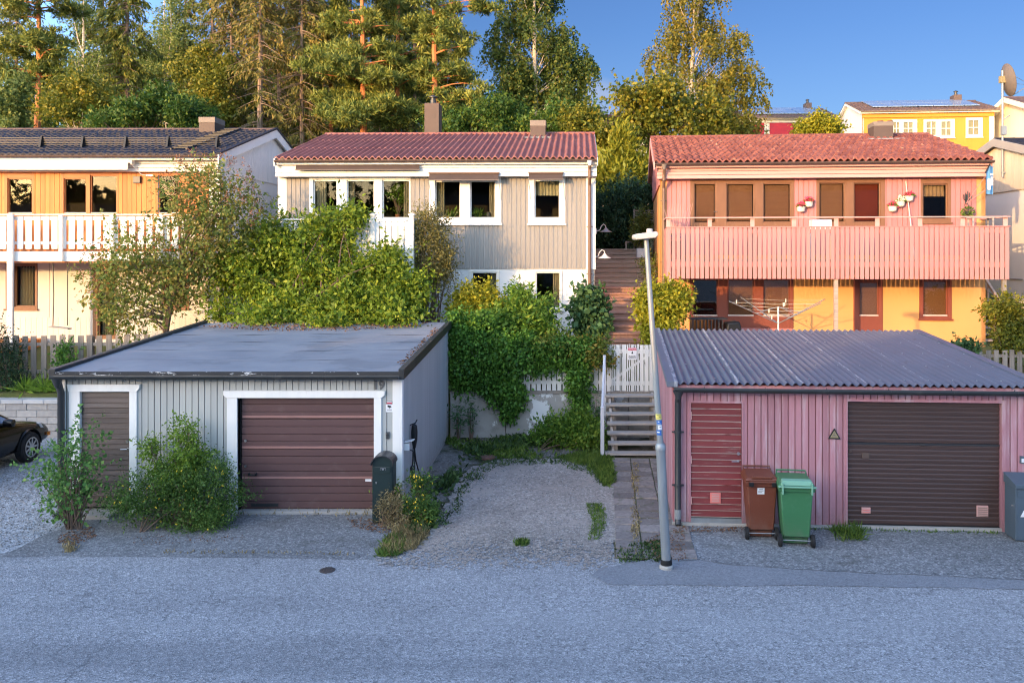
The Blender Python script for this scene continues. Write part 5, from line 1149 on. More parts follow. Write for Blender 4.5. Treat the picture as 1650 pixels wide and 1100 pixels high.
# ================= white house at the right edge
Xg = 14.84; h4 = thing('house', 'white rendered house with a pale board gable at the right edge', 'house', (Xg, 23.0, 1.7)); L = 11.0
ye, yr, ze, zr_ = -.35, 4.6, 7.05-1.7, 8.3-1.7
m = MB(); gable_wall(m, 0, .15, 9.2, 0, ze-.1, yr, zr_-.12); gable_wall(m, L-.15, L, 9.2, 0, ze-.1, yr, zr_-.12); m.box(.15, L-.15, 0, .15, 0, ze-.1); m.box(.15, L-.15, 9.05, 9.2, 0, ze-.1); m.build('wall', MT['white_render'], h4)
m = MB(); zb_ = 6.52-1.7
for i in range(46):
    y = .02+i*.2
    if y+.19 > 9.2: break
    zt = min(ze-.12+(zr_-ze-.02)*(1-abs(v-yr)/yr) for v in (y, y+.19)); m.box(-.05, -.001, y, y+.19, zb_, zt)
m.build('gable_boards', MT['slate_board'], h4)
r4 = tiled_roof(h4, -.22, L, ye, ze, yr, zr_, .2, .035, 12, 'tile_black', .025); roof_core(r4, -.2, L, ye+.05, ze-.005, yr, zr_-.01, .12, 'grey_rake'); barge(r4, -.25, ye, ze, yr, zr_+.02, .24, .035, 'grey_rake')
MB().box(-.03, -.001, 3.2, 4.3, 1.9, 1.93).build('trim', MT['grey_rake'], h4)
# satellite dish
t = thing('satellite_dish', 'big grey satellite dish on a tall pole fixed to the white house gable', 'satellite dish', (14.68, 27.15, 7.0))
MB().tube([(0, 0, 0), (0, 0, 3.55)], .035, 8).build('pole', MT['zinc'], t, smooth=True)
for z in (.12, 1.0): MB().box(-.03, .12, -.03, .03, z, z+.05).build('bracket', MT['zinc'], t)
n_ = Vector((.98, -.08, .2)).normalized(); c = Vector((.24, .05, 3.25)); u = Vector((0, 0, 1)); u = (u-n_*u.dot(n_)).normalized(); w = n_.cross(u)
m = MB(); R = .56
for s, off in ((1, 0), (-1, -.015)):
    m.grid(lambda a, b: tuple(c+(u*math.cos(a*6.28318)*.99+w*math.sin(a*6.28318)*.9)*(b*R)+n_*(.16*(b*b-1)+off)), 28, 6)
m.build('reflector', MT['dish'], t, smooth=True)
e = c+n_*.62-u*.3; MB().tube([c-u*.54, e], .016, 6).build('feed_arm', MT['zinc'], t); MB().lathe([(.04, -.08), (.05, .0), (.03, .06)], 10, tuple(e)).build('receiver', MT['sign_white'], t, smooth=True)
MB().tube([c+w*.5, e], .008, 5).tube([c-w*.5, e], .008, 5).build('stay', MT['zinc'], t)
m = MB(); m.tube([(0, 0, 3.25), c-n_*.16], .03, 6); m.box(-.1, .1, -.06, .06, 3.14, 3.36); m.build('mount', MT['sign_olive'], t)
m = MB(); m.tube([(0, -.03, 1.9), (.22, -.03, 2.05)], .02, 6); m.box(-.06, .1, -.1, .02, 1.4, 1.7); m.build('junction_box', MT['zinc'], t)
# blue banner between the last two houses
p = F3.world(F3.x(1589, -.2), -.45, F3.z(312, 1589, -.45)); t = thing('banner', 'small blue banner with white marks at the right corner of the pink house', 'banner', p)
m = MB().grid(lambda u, v: (-.16+.3*u, -.1+.2*u+.02*math.sin(u*9), -.02+v*(.62+.35*u)), 10, 4); m.build('cloth', MT['flag_blue'], t, recalc=False)
MB().tube([(-.19, -.12, .57), (.15, .12, 1.0)], .022, 6).build('top_bar', MT['dark_metal'], t)
m = MB(); m.box(-.02, .06, -.055, -.04, .5, .56); m.box(.0, .06, -.05, -.035, .22, .46); m.box(-.11, -.03, -.09, -.075, .1, .4); m.build('white_marks', MT['sign_white'], t)
MB().tube([(-.17, -.12, .5), (-.6, .1, -.22)], .008, 4).tube([(-.17, -.1, .1), (-.62, .1, -.26)], .012, 4).build('cord', MT['pink_slat'], t)
# ================= houses on the hill
def hill_house(label, px0, px1, pye, pyr, Y, slope, base, depth, wall, roof, rows=10, wins=(), chim=None, panels=None, band=None, side=None, corner=None, extra=None):
    F = Facade(px0, pye, Y, slope, zb=base); W = F.x(px1); h = thing('house', label, 'house', F.loc(), F.rz())
    ze = F.z(pye, (px0+px1)/2, -.4); yr = depth/2; zr_ = F.z(pyr, (px0+px1)/2, yr)
    hs = [F.rect(*w[0]) for w in wins]
    m = MB(); wall_holes(m, 0, W, 0, ze-.05, 0, .12, [inner(r) for r in hs]); m.build('wall', MT[wall], h)
    for xa in (-.002, W-.12): gable_wall(MB(), xa, xa+.122, depth, 0, ze-.1, yr, zr_-.12).build('gable_wall', MT[side or wall], h)
    r = tiled_roof(h, -.25, W+.25, -.4, ze, yr, zr_, .25, .05, rows, roof, .03); roof_core(r, -.24, W+.24, -.35, ze-.01, yr, zr_-.01, .15, side or wall)
    if band: q = F.rect(px0, px1, band[0], band[1]); MB().box(0, W, -.12, -.001, q[2], q[3]).build('eaves_board', MT[band[2]], h)
    if corner: MB().box(W-.28, W+.02, -.05, -.001, 0, ze-.1).build('corner_board', MT['white_paint'], h)
    gutter(h, -.2, W+.2, -.45, ze-.02, 'chimney_cap', .07, 4)
    for o, ps in wins:
        f, R, P = window(h, F, o, ps, 'white_paint', proud=.05, sash=.05)
        for p in P:
            m = MB(); xm, zm = (p[0]+p[1])/2, (p[2]+p[3])/2; m.box(xm-.02, xm+.02, .0, .03, p[2], p[3]); m.box(p[0], xm-.021, .0, .03, zm-.02, zm+.02); m.box(xm+.021, p[1], .0, .03, zm-.02, zm+.02); m.build('glazing_bars', MT['white_paint'], f)
            MB().box(p[0]-.05, p[1]+.05, .105, .11, p[2], p[3]).build('blind', MT['net'], f)
    if chim: q = F.rect(chim[0], chim[1], chim[2], chim[3], yr-.3); chimney(h, q[0], q[1], yr-.4, yr+.4, q[2]-.5, q[3], False, pot=.35)
    if panels:
        k, a, b = panels; dx = (b-a)/k
        for rr in range(2):
            for i in range(k):
                y0, y1 = yr*.16+rr*yr*.41, yr*.16+(rr+1)*yr*.41-.05
                zz = lambda y: ze+(zr_-ze)*(y+.4)/(yr+.4)+.16
                x0, x1 = a*W+i*dx*W, a*W+(i+1)*dx*W-.05
                s = MB().hexa([(x0, y0, zz(y0)-.04), (x1, y0, zz(y0)-.04), (x1, y1, zz(y1)-.04), (x0, y1, zz(y1)-.04), (x0, y0, zz(y0)), (x1, y0, zz(y0)), (x1, y1, zz(y1)), (x0, y1, zz(y1))]).build('solar_panel', MT['solar'], r)
    room(h, .13, W-.13, ze-3.4, ze-.3, .13, 2.5, 'interior')
    return h, F, W, ze
hill_house('yellow house with white windows and solar panels on the hill', 1389, 1601, 177.5, 164.5, 54, .09, 8.0, 7.0, 'yellow_board', 'tile_brown', wins=[((1437, 1477.5, 193, 225), [(1440, 1449, 197, 217), (1456, 1471, 197, 217)]), ((1488, 1538, 192.5, 223), [(1493, 1508, 196, 218), (1517, 1532, 196, 218)]), ((1556, 1583, 190, 222), [(1560.5, 1577, 194, 217)])], chim=(1536.5, 1549, 153, 174), panels=(7, .1, .93), band=(189, 180, 'yellow_board'), side='white_paint', corner=True)
h, F, W, ze = hill_house('crimson and cream house with solar panels behind the birch', 1190, 1345, 189, 176.5, 60, .02, 8.5, 7.5, 'cream_pale', 'tile_brown', chim=(1298, 1307.5, 166, 184), panels=(6, .05, .95), band=(198, 190, 'cream_pale'))
for a, b in ((1193, 1231), (1240, 1279), (1300, 1340)): q = F.rect(a, b, 222, 198); MB().box(q[0], q[1], -.06, -.001, q[2], q[3]).build('cladding_panel', MT['red_panel'], h)
hill_house('cream house with a red tile roof glimpsed behind the maple', 925, 1045, 200, 187, 46, .02, 6.2, 8, 'cream_pale', 'tile_red')
h5 = thing('house', 'cream house with a brown roof at the upper right edge, above the white house', 'house', (29.3, 48.5, 7.8))
m = MB(); gable_wall(m, 0, .2, 9, 0, 5.2, 4.5, 6.6); m.box(.2, 12, 0, .2, 0, 5.2); m.build('wall', MT['cream_pale'], h5)
r5 = tiled_roof(h5, -.6, 12, -.6, 5.0, 4.5, 6.75, .3, .04, 8, 'tile_brown', .02); roof_core(r5, -.55, 12, -.55, 4.98, 4.5, 6.73, .2, 'cream_pale'); barge(r5, -.62, -.6, 5.0, 4.5, 6.75, .3, .04, 'cream_pale')
bl = MB().box(-1.4, -.01, .5, 6, 2.2, 2.4).build('balcony', MT['gable_white'], h5); m = MB()
for i in range(14): m.box(-1.4, -1.36, .5+i*.41, .54+i*.41, 2.4, 3.3)
for z in (2.6, 3.0, 3.3): m.box(-1.41, -1.35, .5, 6, z, z+.06)
m.build('railing', MT['dark_metal'], bl)
# houses across the street, behind the viewer, whose roofs shade the garages
def across(label, x0, x1, y0, y1, eave, ridge, mat, roof, axis='x'):
    h = thing('house', label, 'house', (x0, y0, 0)); L, Dp = x1-x0, y1-y0
    if axis == 'x':
        m = MB(); gable_wall(m, 0, .2, Dp, -.03, eave, Dp/2, ridge); gable_wall(m, L-.2, L, Dp, -.03, eave, Dp/2, ridge); m.box(.2, L-.2, 0, .2, -.03, eave); m.box(.2, L-.2, Dp-.2, Dp, -.03, eave); m.build('wall', MT[mat], h)
        MB().prism([(-.4, eave-.12), (Dp/2, ridge), (Dp+.4, eave-.12), (Dp+.4, eave), (Dp/2, ridge+.14), (-.4, eave)], 'yz', -.3, L+.3).build('roof', MT[roof], h)
    else:
        m = MB(); 
        for ya, yb in ((0, .2), (Dp-.2, Dp)): m.prism([(0, -.03), (L, -.03), (L, eave), (L/2, ridge), (0, eave)], 'xz', ya, yb)
        m.box(0, .2, .2, Dp-.2, -.03, eave); m.box(L-.2, L, .2, Dp-.2, -.03, eave); m.build('wall', MT[mat], h)
        MB().prism([(-.4, eave-.12), (L/2, ridge), (L+.4, eave-.12), (L+.4, eave), (L/2, ridge+.14), (-.4, eave)], 'xz', -.3, Dp+.3).build('roof', MT[roof], h)
    for i in range(4):
        for z in (1.0, 3.4):
            if z+1.2 < eave:
                w = MB().box(L*(.1+.22*i), L*(.1+.22*i)+1.1, Dp+.001, Dp+.05, z, z+1.2).build('window', MT['white_paint'], h); MB().box(L*(.1+.22*i)+.08, L*(.1+.22*i)+1.02, Dp+.051, Dp+.056, z+.08, z+1.12).build('pane', MT['solar'], w)
    return h
across('cream house across the street behind the viewer, gable end to the road', -25.5, -14.0, -15, -8, 5.9, 7.6, 'cream_panel', 'tile_brown', 'y')
across('long white house across the street behind the viewer', -12.4, 26, -16, -8, 6.7, 8.7, 'white_render', 'tile_black', 'x')
across('long pink house across the street behind the viewer', -62, -27.5, -16, -8, 6.3, 7.85, 'pink_house', 'tile_red', 'x')
# ---------------------------------------------------------------- street things
# street lamp, leaning a little
Yl = 11.45; b0 = Vector((*gnd(1073.5, 915), 0)); top = at(1041, 383, Yl); mid = at(1064.5, 722, Yl)
t = thing('street_lamp', 'leaning galvanised street lamp with a flat pale head at the road edge', 'street lamp', b0)
lo = lambda p: Vector(p)-b0
ax = (lo(top)-Vector((0, 0, 0)))
MB().lathe([(.085, -.1), (.1, .0), (.098, .035), (.075, .06)], 20).build('concrete_foot', MT['concrete_plain'], t, smooth=True)
MB().lathe([(.083, .058), (.08, .12), (.07, .13)], 20).build('rubber_collar', MT['rubber'], t, smooth=True)
pl = MB(); q = lo(mid); pl.tube([(0, 0, .1), q*.5, q], [.066, .066, .066], 18); pl.build('lower_pole', MT['zinc'], t, smooth=True)
MB().tube([q-ax*.004, q+ax*.008, q+ax*.016], [.075, .075, .05], 18).build('pole_joint', MT['zinc'], t, smooth=True)
MB().tube([q+ax*.012, lo(top)], [.046, .034], 18).build('upper_pole', MT['zinc'], t, smooth=True)
hd = MB(); tp = lo(top); hw = .17
pr = [(-.17, -.005), (-.15, -.03), (.12, -.005), (.16, .03), (.155, .075), (.12, .085), (-.155, .05), (-.17, .03)]
hd.prism([(tp.x+a, tp.z+b) for a, b in pr], 'xz', tp.y-.13, tp.y+.35)
hd.build('lamp_head', MT['lamp_head'], t, bevel=.02, smooth=True)
MB().tube([tp-Vector((0, 0, .02)), tp+Vector((0, 0, .03))], [.055, .05], 14).build('head_socket', MT['zinc'], t, smooth=True)
MB().lathe([(.045, 0), (.045, .04), (.03, .05)], 14, (tp.x+.055, tp.y+.05, tp.z+.08)).build('photocell', MT['lamp_head'], t, smooth=True)
# stickers wrapped round the pole
def wrap(name, py0, py1, mat, a0=-2.6, a1=-.6, r=.0475):
    p0, p1 = [q+(lo(top)-q)*((q.z-(CH-(py-CY)*Yl/FP))/(q.z-lo(top).z)) for py in (py1, py0)]
    return MB().grid(lambda u, v: tuple(p0+(p1-p0)*v+Vector((math.cos(a0+(a1-a0)*u), math.sin(a0+(a1-a0)*u), 0))*r), 10, 2).build(name, MT[mat], t, smooth=True, recalc=False)
wrap('sticker', 666, 674.5, 'sign_yellow'); wrap('sticker', 676, 682.5, 'sign_blue', -2.4, -.5); wrap('sticker', 683.5, 691, 'sign_white', -2.0, -.7); wrap('sticker', 691.5, 700, 'sign_blue', -2.7, -1.1)
for a, b, m_, x0, x1 in ((667.5, 668.5, 'sign_black', -2.2, -1.0), (669.5, 670.6, 'sign_black', -1.6, -.9), (672, 672.6, 'sign_grey', -2.3, -.9), (677.5, 679, 'sign_white', -2.0, -1.5), (681, 681.5, 'sign_white', -2.1, -.9), (686, 687, 'sign_grey', -1.6, -1.0), (694, 696, 'sign_white', -2.4, -1.5)): wrap('sticker_print', a, b, m_, x0, x1, .0482)
# mailboxes
t = thing('mailbox', 'tall black-green mailbox with an arched lid beside the brown garage door', 'mailbox', (G1.X0+G1.x(619, -.4), 13.62, 0)); w, d = .168, .155
m = MB(); n = 12
arc = [(w*math.cos(math.pi*(i/n)), 1.0+.13*math.sin(math.pi*i/n)**.9) for i in range(n+1)]
m.prism([(-w, .02), (w, .02)]+arc, 'xz', -d, d); m.build('body', MT['mailbox_green'], t, bevel=.008, smooth=True)
hm = MB(); ar = [((w+.022)*math.cos(math.pi*i/n), .985+.155*math.sin(math.pi*i/n)) for i in range(n+1)]
for (xa, za), (xb, zb_) in zip(ar, ar[1:]): hm.hexa([(xa*.95, -d-.05, za-.014), (xb*.95, -d-.05, zb_-.014), (xb*.95, d, zb_-.014), (xa*.95, d, za-.014), (xa, -d-.05, za), (xb, -d-.05, zb_), (xb, d, zb_), (xa, d, za)])
hm.build('hood', MT['dark_metal'], t, smooth=True)
fl = MB(); fl.prism([(-.14, .875)]+[(-.14+.28*i/8, .855-.018*math.sin(math.pi*i/8)) for i in range(9)]+[(.14, .875), (.14, .95), (-.14, .95)], 'xz', -d-.02, -d-.001)
f = fl.build('letter_flap', MT['mailbox_green'], t, bevel=.004); e = MB(); e.lathe([(.02, -d-.026), (.016, -d-.0205)], 14, (0.015, 0, .915), 'y'); e.lathe([(.009, -d-.0275), (.009, -d-.026)], 10, (.015, 0, .915), 'y')
for s in (-1, 1): e.box(.015+s*.03-.012, .015+s*.03+.012, -d-.024, -d-.0205, .93, .937); e.box(.015+s*.045-.003, .015+s*.045+.003, -d-.024, -d-.0205, .895, .929)
e.build('post_emblem', MT['steel'], f); MB().box(-.145, .145, -d-.006, -d-.001, .05, .84).build('door', MT['mailbox_green'], t, bevel=.004)
MB().prism([(-.115, .70), (-.085, .70), (-.1, .665)], 'xz', -d-.02, -d-.006).build('lock', MT['steel'], t)
p = G2.world(G2.x(1650, -.35), -.3, 0); t = thing('mailbox', 'slate grey mailbox with a sloping lid and white mark beside the pink garage wall', 'mailbox', p, G2.rz()); w, d = .19, .18
MB().box(-w, w, -d, d, .03, .84).build('body', MT['mailbox_grey'], t, bevel=.01)
MB().prism([(-d-.04, .842), (d+.01, .842), (d+.01, 1.0), (-d-.04, .9)], 'yz', -w-.015, w+.015).build('lid', MT['mailbox_grey'], t, bevel=.008)
MB().box(-w+.03, w-.03, -d-.012, -d-.001, .7, .8).build('letter_flap', MT['mailbox_grey'], t, bevel=.004); MB().box(-w+.025, w-.025, -d-.006, -d-.001, .08, .68).build('door', MT['mailbox_grey'], t)
MB().prism([(-.12, .4), (.15, .4), (.15, .56), (.1, .56), (.07, .53), (.02, .53), (-.02, .49), (-.07, .5), (-.1, .44)], 'xz', -d-.011, -d-.0065).build('white_mark', MT['sign_white'], t)
MB().lathe([(.015, -w-.02), (.015, -w)], 8, (0, -.1, .55), 'x').build('lock', MT['steel'], t)
# wheelie bins, wheels and hinges towards the street
def bin_(label, loc, rz, mat, lidmat, s=1.0, step=False, h=.93):
    t = thing('wheelie_bin', label, 'wheelie bin', loc, rz, 'wheelie bins in front of the pink garage'); t.scale = (s, s, 1)
    wb, wt, db, dt = .175, .235, .19, .27; z0, z1 = .11, h
    m = MB()
    m.hexa([(-wb, -db+.06, .02), (wb, -db+.06, .02), (wb, db, .02), (-wb, db, .02), (-wb-.006, -db+.05, z0+.04), (wb+.006, -db+.05, z0+.04), (wb+.01, db+.01, z0+.04), (-wb-.01, db+.01, z0+.04)])
    m.hexa([(-wb-.01, -db-.04, z0+.043), (wb+.01, -db-.04, z0+.043), (wb+.01, db+.01, z0+.043), (-wb-.01, db+.01, z0+.043), (-wt, -dt+.03, z1), (wt, -dt+.03, z1), (wt, dt, z1), (-wt, dt, z1)])
    b = m.build('body', MT[mat], t, bevel=.018, smooth=True)
    MB().hexa([(-wt-.018, -dt+.0, z1-.07), (wt+.018, -dt+.0, z1-.07), (wt+.018, dt+.02, z1-.07), (-wt-.018, dt+.02, z1-.07), (-wt-.022, -dt-.0, z1+.0), (wt+.022, -dt-.0, z1+.0), (wt+.022, dt+.025, z1), (-wt-.022, dt+.025, z1)]).build('rim', MT[mat], b, bevel=.008)
    l = MB(); l.hexa([(-wt-.025, -dt+.02, z1+.004), (wt+.025, -dt+.02, z1+.004), (wt+.025, dt+.04, z1+.004), (-wt-.025, dt+.04, z1+.004), (-wt+.0, -dt+.05, z1+.055), (wt-.0, -dt+.05, z1+.055), (wt-.03, dt, z1+.075), (-wt+.03, dt, z1+.075)])
    lid = l.build('lid', MT[mat], t, bevel=.015, smooth=True)
    if step:
        MB().hexa([(-wt+.0, -dt-.03, z1+.03), (wt-.0, -dt-.03, z1+.03), (wt-.01, -dt+.1, z1+.03), (-wt+.01, -dt+.1, z1+.03), (-wt+.03, -dt+.0, z1+.1), (wt-.03, -dt+.0, z1+.1), (wt-.03, -dt+.1, z1+.11), (-wt+.03, -dt+.1, z1+.11)]).build('lid_grip', MT[lidmat], lid, bevel=.012)
        MB().box(-wt-.03, wt+.03, -dt-.05, -dt+.0, z1-.0, z1+.025).build('hinge_bar', MT[lidmat], t, bevel=.008)
        for sx in (-1, 1): MB().box(sx*(wt-.03)-.012, sx*(wt-.03)+.012, -dt-.055, -dt+.03, z1-.1, z1+.075).build('hinge', MT[lidmat], t, bevel=.005)
    else:
        MB().box(-wt+.03, wt-.03, -dt-.045, -dt-.015, z1-.01, z1+.02).build('handle_bar', MT[mat], t, bevel=.01)
        for sx in (-1, 1): MB().box(sx*(wt-.06)-.035, sx*(wt-.06)+.035, -dt-.05, -dt+.01, z1-.06, z1+.006).build('hinge', MT['black_plastic'], t, bevel=.005)
        MB().prism([(-wt+.07, z1+.04), (wt-.07, z1+.04), (wt-.09, z1+.085), (-wt+.09, z1+.085)], 'xz', -dt+.02, -dt+.07).build('lid_grip', MT[lidmat], lid, bevel=.012)
    MB().tube([(-wt+.02, dt-.005, z1+.06), (-wt+.02, dt+.05, z1+.1), (wt-.02, dt+.05, z1+.1), (wt-.02, dt-.005, z1+.06)], .014, 8).build('lid_handle', MT[mat], lid, smooth=True)
    MB().tube([(-wt, -db-.02, .1), (wt, -db-.02, .1)], .008, 8).build('axle', MT['zinc'], t)
    for sx in (-1, 1):
        x = sx*(wt-.005); w = MB().lathe([(.07, -.028), (.098, -.022), (.1, 0), (.098, .022), (.07, .028)], 24, (x, -db-.02, .1), 'x').build('wheel', MT['rubber'], t, smooth=True)
        MB().lathe([(.05, -.031), (.055, 0), (.05, .031)], 16, (x, -db-.02, .1), 'x').build('hub', MT['dark_metal'], w, smooth=True)
    return t, b
bx, by = gnd(1229, 869); tb, bb = bin_('brown wheelie bin with a white sticker by the red garage door', (bx, by+.21, 0), -.07, 'bin_brown', 'bin_brown', h=.915)
s = MB().hexa([(-.075, -.2425, .72), (.035, -.2425, .72), (.035, -.238, .72), (-.075, -.238, .72), (-.075, -.2545, .82), (.035, -.2545, .82), (.035, -.25, .82), (-.075, -.25, .82)]).build('sticker', MT['sign_white'], tb)
m = MB()
for z, a, b in ((.8, -.045, .015), (.79, -.05, .02), (.765, -.06, .02), (.75, -.06, .0)): y = -.2425-(z-.72)*.12-.001; m.box(a, b, y-.001, y, z, z+.006)
m.build('sticker_print', MT['sign_grey'], s)
bx, by = gnd(1285.5, 880); bin_('green wheelie bin with a faded grey-green lid, the taller one nearest the road', (bx, by+.2, 0), -.12, 'bin_green', 'bin_green_lid', 1.06, True, .925)
# signs
def sign(name, label, cat, F, r, y, parts):
    x0, x1, z0, z1 = F.rect(*r, y); t = thing(name, label, cat, F.world((x0+x1)/2, y, z0), F.rz()); w, h = (x1-x0)/2, z1-z0
    MB().box(-w, w, -.012, 0, 0, h).build('sign_plate', MT['sign_white'], t, bevel=.003); return t, w, h
t, w, h = sign('surveillance_sign', 'small surveillance sign with a red header and camera symbol on the grey garage', 'sign', G1, (622, 633.3, 645.5, 663.5), -.022, None)
MB().box(-w*.99, w*.99, -.018, -.0125, h*.72, h*.99).build('header', MT['sign_grey'], t); MB().box(-w*.75, w*.75, -.021, -.0185, h*.75, h*.86).build('red_band', MT['sign_red'], t); MB().box(-w*.75, w*.75, -.021, -.0185, h*.875, h*.93).build('header_text', MT['sign_white'], t)
MB().prism([(-w*.55, h*.6), (-w*.48, h*.45), (w*.35, h*.42), (w*.6, h*.44), (w*.4, h*.56), (-w*.4, h*.62)], 'xz', -.016, -.0125).box(-w*.06, w*.06, -.016, -.0125, h*.3, h*.43).build('camera_symbol', MT['sign_black'], t)
m = MB()
for i in range(6): m.box(-w*.7+i*w*.24, -w*.7+i*w*.24+w*.17, -.015, -.0125, h*.18, h*.23)
m.build('sign_text', MT['sign_grey'], t)
class Gate:
    pass
Fg = Facade(1007, 586, 19.86, 0.0, zb=0.0)
t, w, h = sign('warning_sign', 'white warning sign with a red header on the flaking garden gate', 'sign', Fg, (1011.5, 1026, 560, 579.5), 0.0, None)
MB().box(-w*.97, w*.97, -.017, -.0125, h*.77, h*.985).build('header', MT['sign_red'], t); text_obj('header_text', 'DANGER', h*.2, MT['sign_white'], t, (0, -.019, h*.88), extrude=.001)
MB().prism([(-w*.2, h*.5), (w*.22, h*.5), (w*.18, h*.57), (w*.1, h*.62), (w*.06, h*.73), (-w*.05, h*.73), (-w*.1, h*.62), (-w*.2, h*.56)], 'xz', -.016, -.0125).build('figure_symbol', MT['sign_black'], t)
m = MB()
for r_, k in ((.33, 4), (.24, 6), (.15, 6)):
    for i in range(k): m.box(-w*.8+1.6*w*i/k, -w*.8+1.6*w*(i+.72)/k, -.015, -.0125, h*(r_-.03), h*(r_+.025))
m.build('sign_text', MT['sign_grey'], t)
x0, x1, z0, z1 = G2.rect(1334, 1354.5, 689.5, 707, -.03); t = thing('triangle_sign', 'dark edged triangular sign with a faded centre on the pink garage wall', 'sign', G2.world((x0+x1)/2, -.024, z0), G2.rz()); w, h = (x1-x0)/2, z1-z0
MB().prism([(-w, 0), (w, 0), (0, h)], 'xz', -.014, 0).build('border', MT['sign_black'], t); MB().prism([(-w*.68, h*.12), (w*.68, h*.12), (0, h*.8)], 'xz', -.018, -.0145).build('sign_face', MT['sign_olive'], t)
m = MB()
for z, q in ((.26, .4), (.4, .28), (.54, .14)): m.box(-w*q, w*q, -.02, -.0185, h*z-.004, h*z+.004)
m.build('sign_text', MT['sign_grey'], t)
# socket box and charging cable on the grey garage's side wall
xs = G1.X0+G1.x(645)+.025
p = Vector((xs, 14.25, 4.5-(719-CY)*14.25/FP)); t = thing('outdoor_socket', 'white outdoor socket with a flap lid on the side of the grey garage', 'socket', p)
MB().box(0, .09, -.05, .05, -.06, .06).build('box', MT['white_plastic'], t, bevel=.006); MB().hexa([(0, -.07, .075), (.17, -.07, .115), (.17, .07, .115), (0, .07, .075), (0, -.07, .085), (.17, -.07, .125), (.17, .07, .125), (0, .07, .085)]).build('lid', MT['white_plastic'], t)
t = thing('extension_lead', 'black lead with a plug block hanging from the white socket', 'cable', (xs+.05, 14.3, .55))
zt_ = p.z-.07-.55; MB().tube([(0.04, 0, zt_), (.1, 0, zt_-.03), (.09, 0, zt_*.6), (.07, 0, .1), (.1, .05, -.15), (.16, .1, -.42), (.3, .25, -.53)], .012, 6).build('cord', MT['black_plastic'], t, smooth=True)
MB().lathe([(.02, .2), (.045, .16), (.045, .08), (.02, .05), (.05, .02), (.05, -.08), (.02, -.1)], 12, (.08, 0, 0)).build('plug', MT['black_plastic'], t, smooth=True)
py = 14.75; p = Vector((xs, py, 4.5-(690-CY)*py/FP)); t = thing('charging_cable', 'black charging plug and cable hung on a hook on the grey garage side wall', 'charging cable', p)
MB().tube([(0, 0, .06), (.1, 0, .1), (.13, 0, .16)], .012, 6).build('hook', MT['dark_metal'], t)
MB().lathe([(.02, .08), (.05, .05), (.06, -.06), (.055, -.2), (.03, -.34), (.02, -.36)], 12, (.08, 0, 0)).build('plug', MT['black_plastic'], t, smooth=True)
MB().tube([(.08, 0, -.34), (.1, .05, -.6), (.14, .2, -.9), (.2, .42, -p.z+.03), (.5, .7, -p.z+.02)], .014, 6).build('cable', MT['black_plastic'], t, smooth=True)
MB().tube([(.06, 0, -.3), (.05, -.03, -.7), (.05, .0, -1.02), (.07, .06, -.98), (.08, .04, -.6), (.08, .0, -.32)], .012, 6).build('cable_loop', MT['black_plastic'], t, smooth=True)
# covers in the ground
def cover(name, label, px0, px1, py, mat, z):
    x, y = gnd((px0+px1)/2, py); r = (px1-px0)/2*y/FP; t = thing(name, label, 'cover', (x, y, z))
    MB().lathe([(r*.86, -.02), (r*.86, .012), (r*.5, .015)], 28).build('lid', MT[mat], t, smooth=True); MB().lathe([(r, -.03), (r, .008), (r*.9, .01), (r*.9, -.02)], 28).build('rim', MT[mat], t, smooth=True)
    m = MB()
    for i in range(-2, 3):
        for j in range(-2, 3):
            if i*i+j*j < 6: m.box(i*r*.3-r*.07, i*r*.3+r*.07, j*r*.3-r*.07, j*r*.3+r*.07, .01, .022)
    m.build('studs', MT[mat], t)
cover('drain_cover', 'dark round iron cover set in the asphalt road', 515, 540, 918.5, 'iron', .0)
cover('well_cover', 'rusty round well cover at the weedy top of the driveway', 772, 797.5, 737, 'rust', .02)
# black car, nose in towards the block wall
cx = -12.32; t = thing('parked_car', 'black car parked nose-in against the grey block wall', 'car', (cx, 14.45, 0))
secs = [(-.15, .35, .62, .70), (.0, .28, .80, .80), (.55, .22, .92, .86), (1.0, .2, .97, .88), (1.7, .2, .98, .88), (2.5, .2, .95, .88), (3.0, .22, .88, .87), (3.6, .25, .78, .85), (3.85, .28, .68, .78), (3.95, .34, .56, .68)]
m = MB(); nr = 14
for y, zb_, zt_, hw in secs:
    for k in range(nr):
        a = math.pi*2*k/nr-math.pi/2+math.pi/nr; ca, sa = math.cos(a), math.sin(a)
        sx = math.copysign(abs(ca)**.38, ca); sz = math.copysign(abs(sa)**.45, sa)
        m.v.append((hw*sx*(1-.06*max(0, sz)), y, (zb_+zt_)/2+(zt_-zb_)/2*sz))
for i in range(len(secs)-1):
    for k in range(nr): q = i*nr+k; q2 = i*nr+(k+1) % nr; m.f.append((q, q2, q2+nr, q+nr))
m.f += [tuple(range(nr)), tuple((len(secs)-1)*nr+k for k in reversed(range(nr)))]
body = m.build('body', MT['car_paint'], t, smooth=True); sub = body.modifiers.new('sub', 'SUBSURF'); sub.levels = sub.render_levels = 2
m = MB(); m.hexa([(-.78, .5, .93), (.78, .5, .93), (.76, 2.75, .93), (-.76, 2.75, .93), (-.58, .95, 1.42), (.58, .95, 1.42), (.6, 1.9, 1.44), (-.6, 1.9, 1.44)]); m.build('cabin', MT['car_paint'], t, bevel=.05, smooth=True)
MB().quad((-.70, 2.7, .965), (.70, 2.7, .965), (.57, 1.96, 1.40), (-.57, 1.96, 1.40)).build('windscreen', MT['solar'], t)
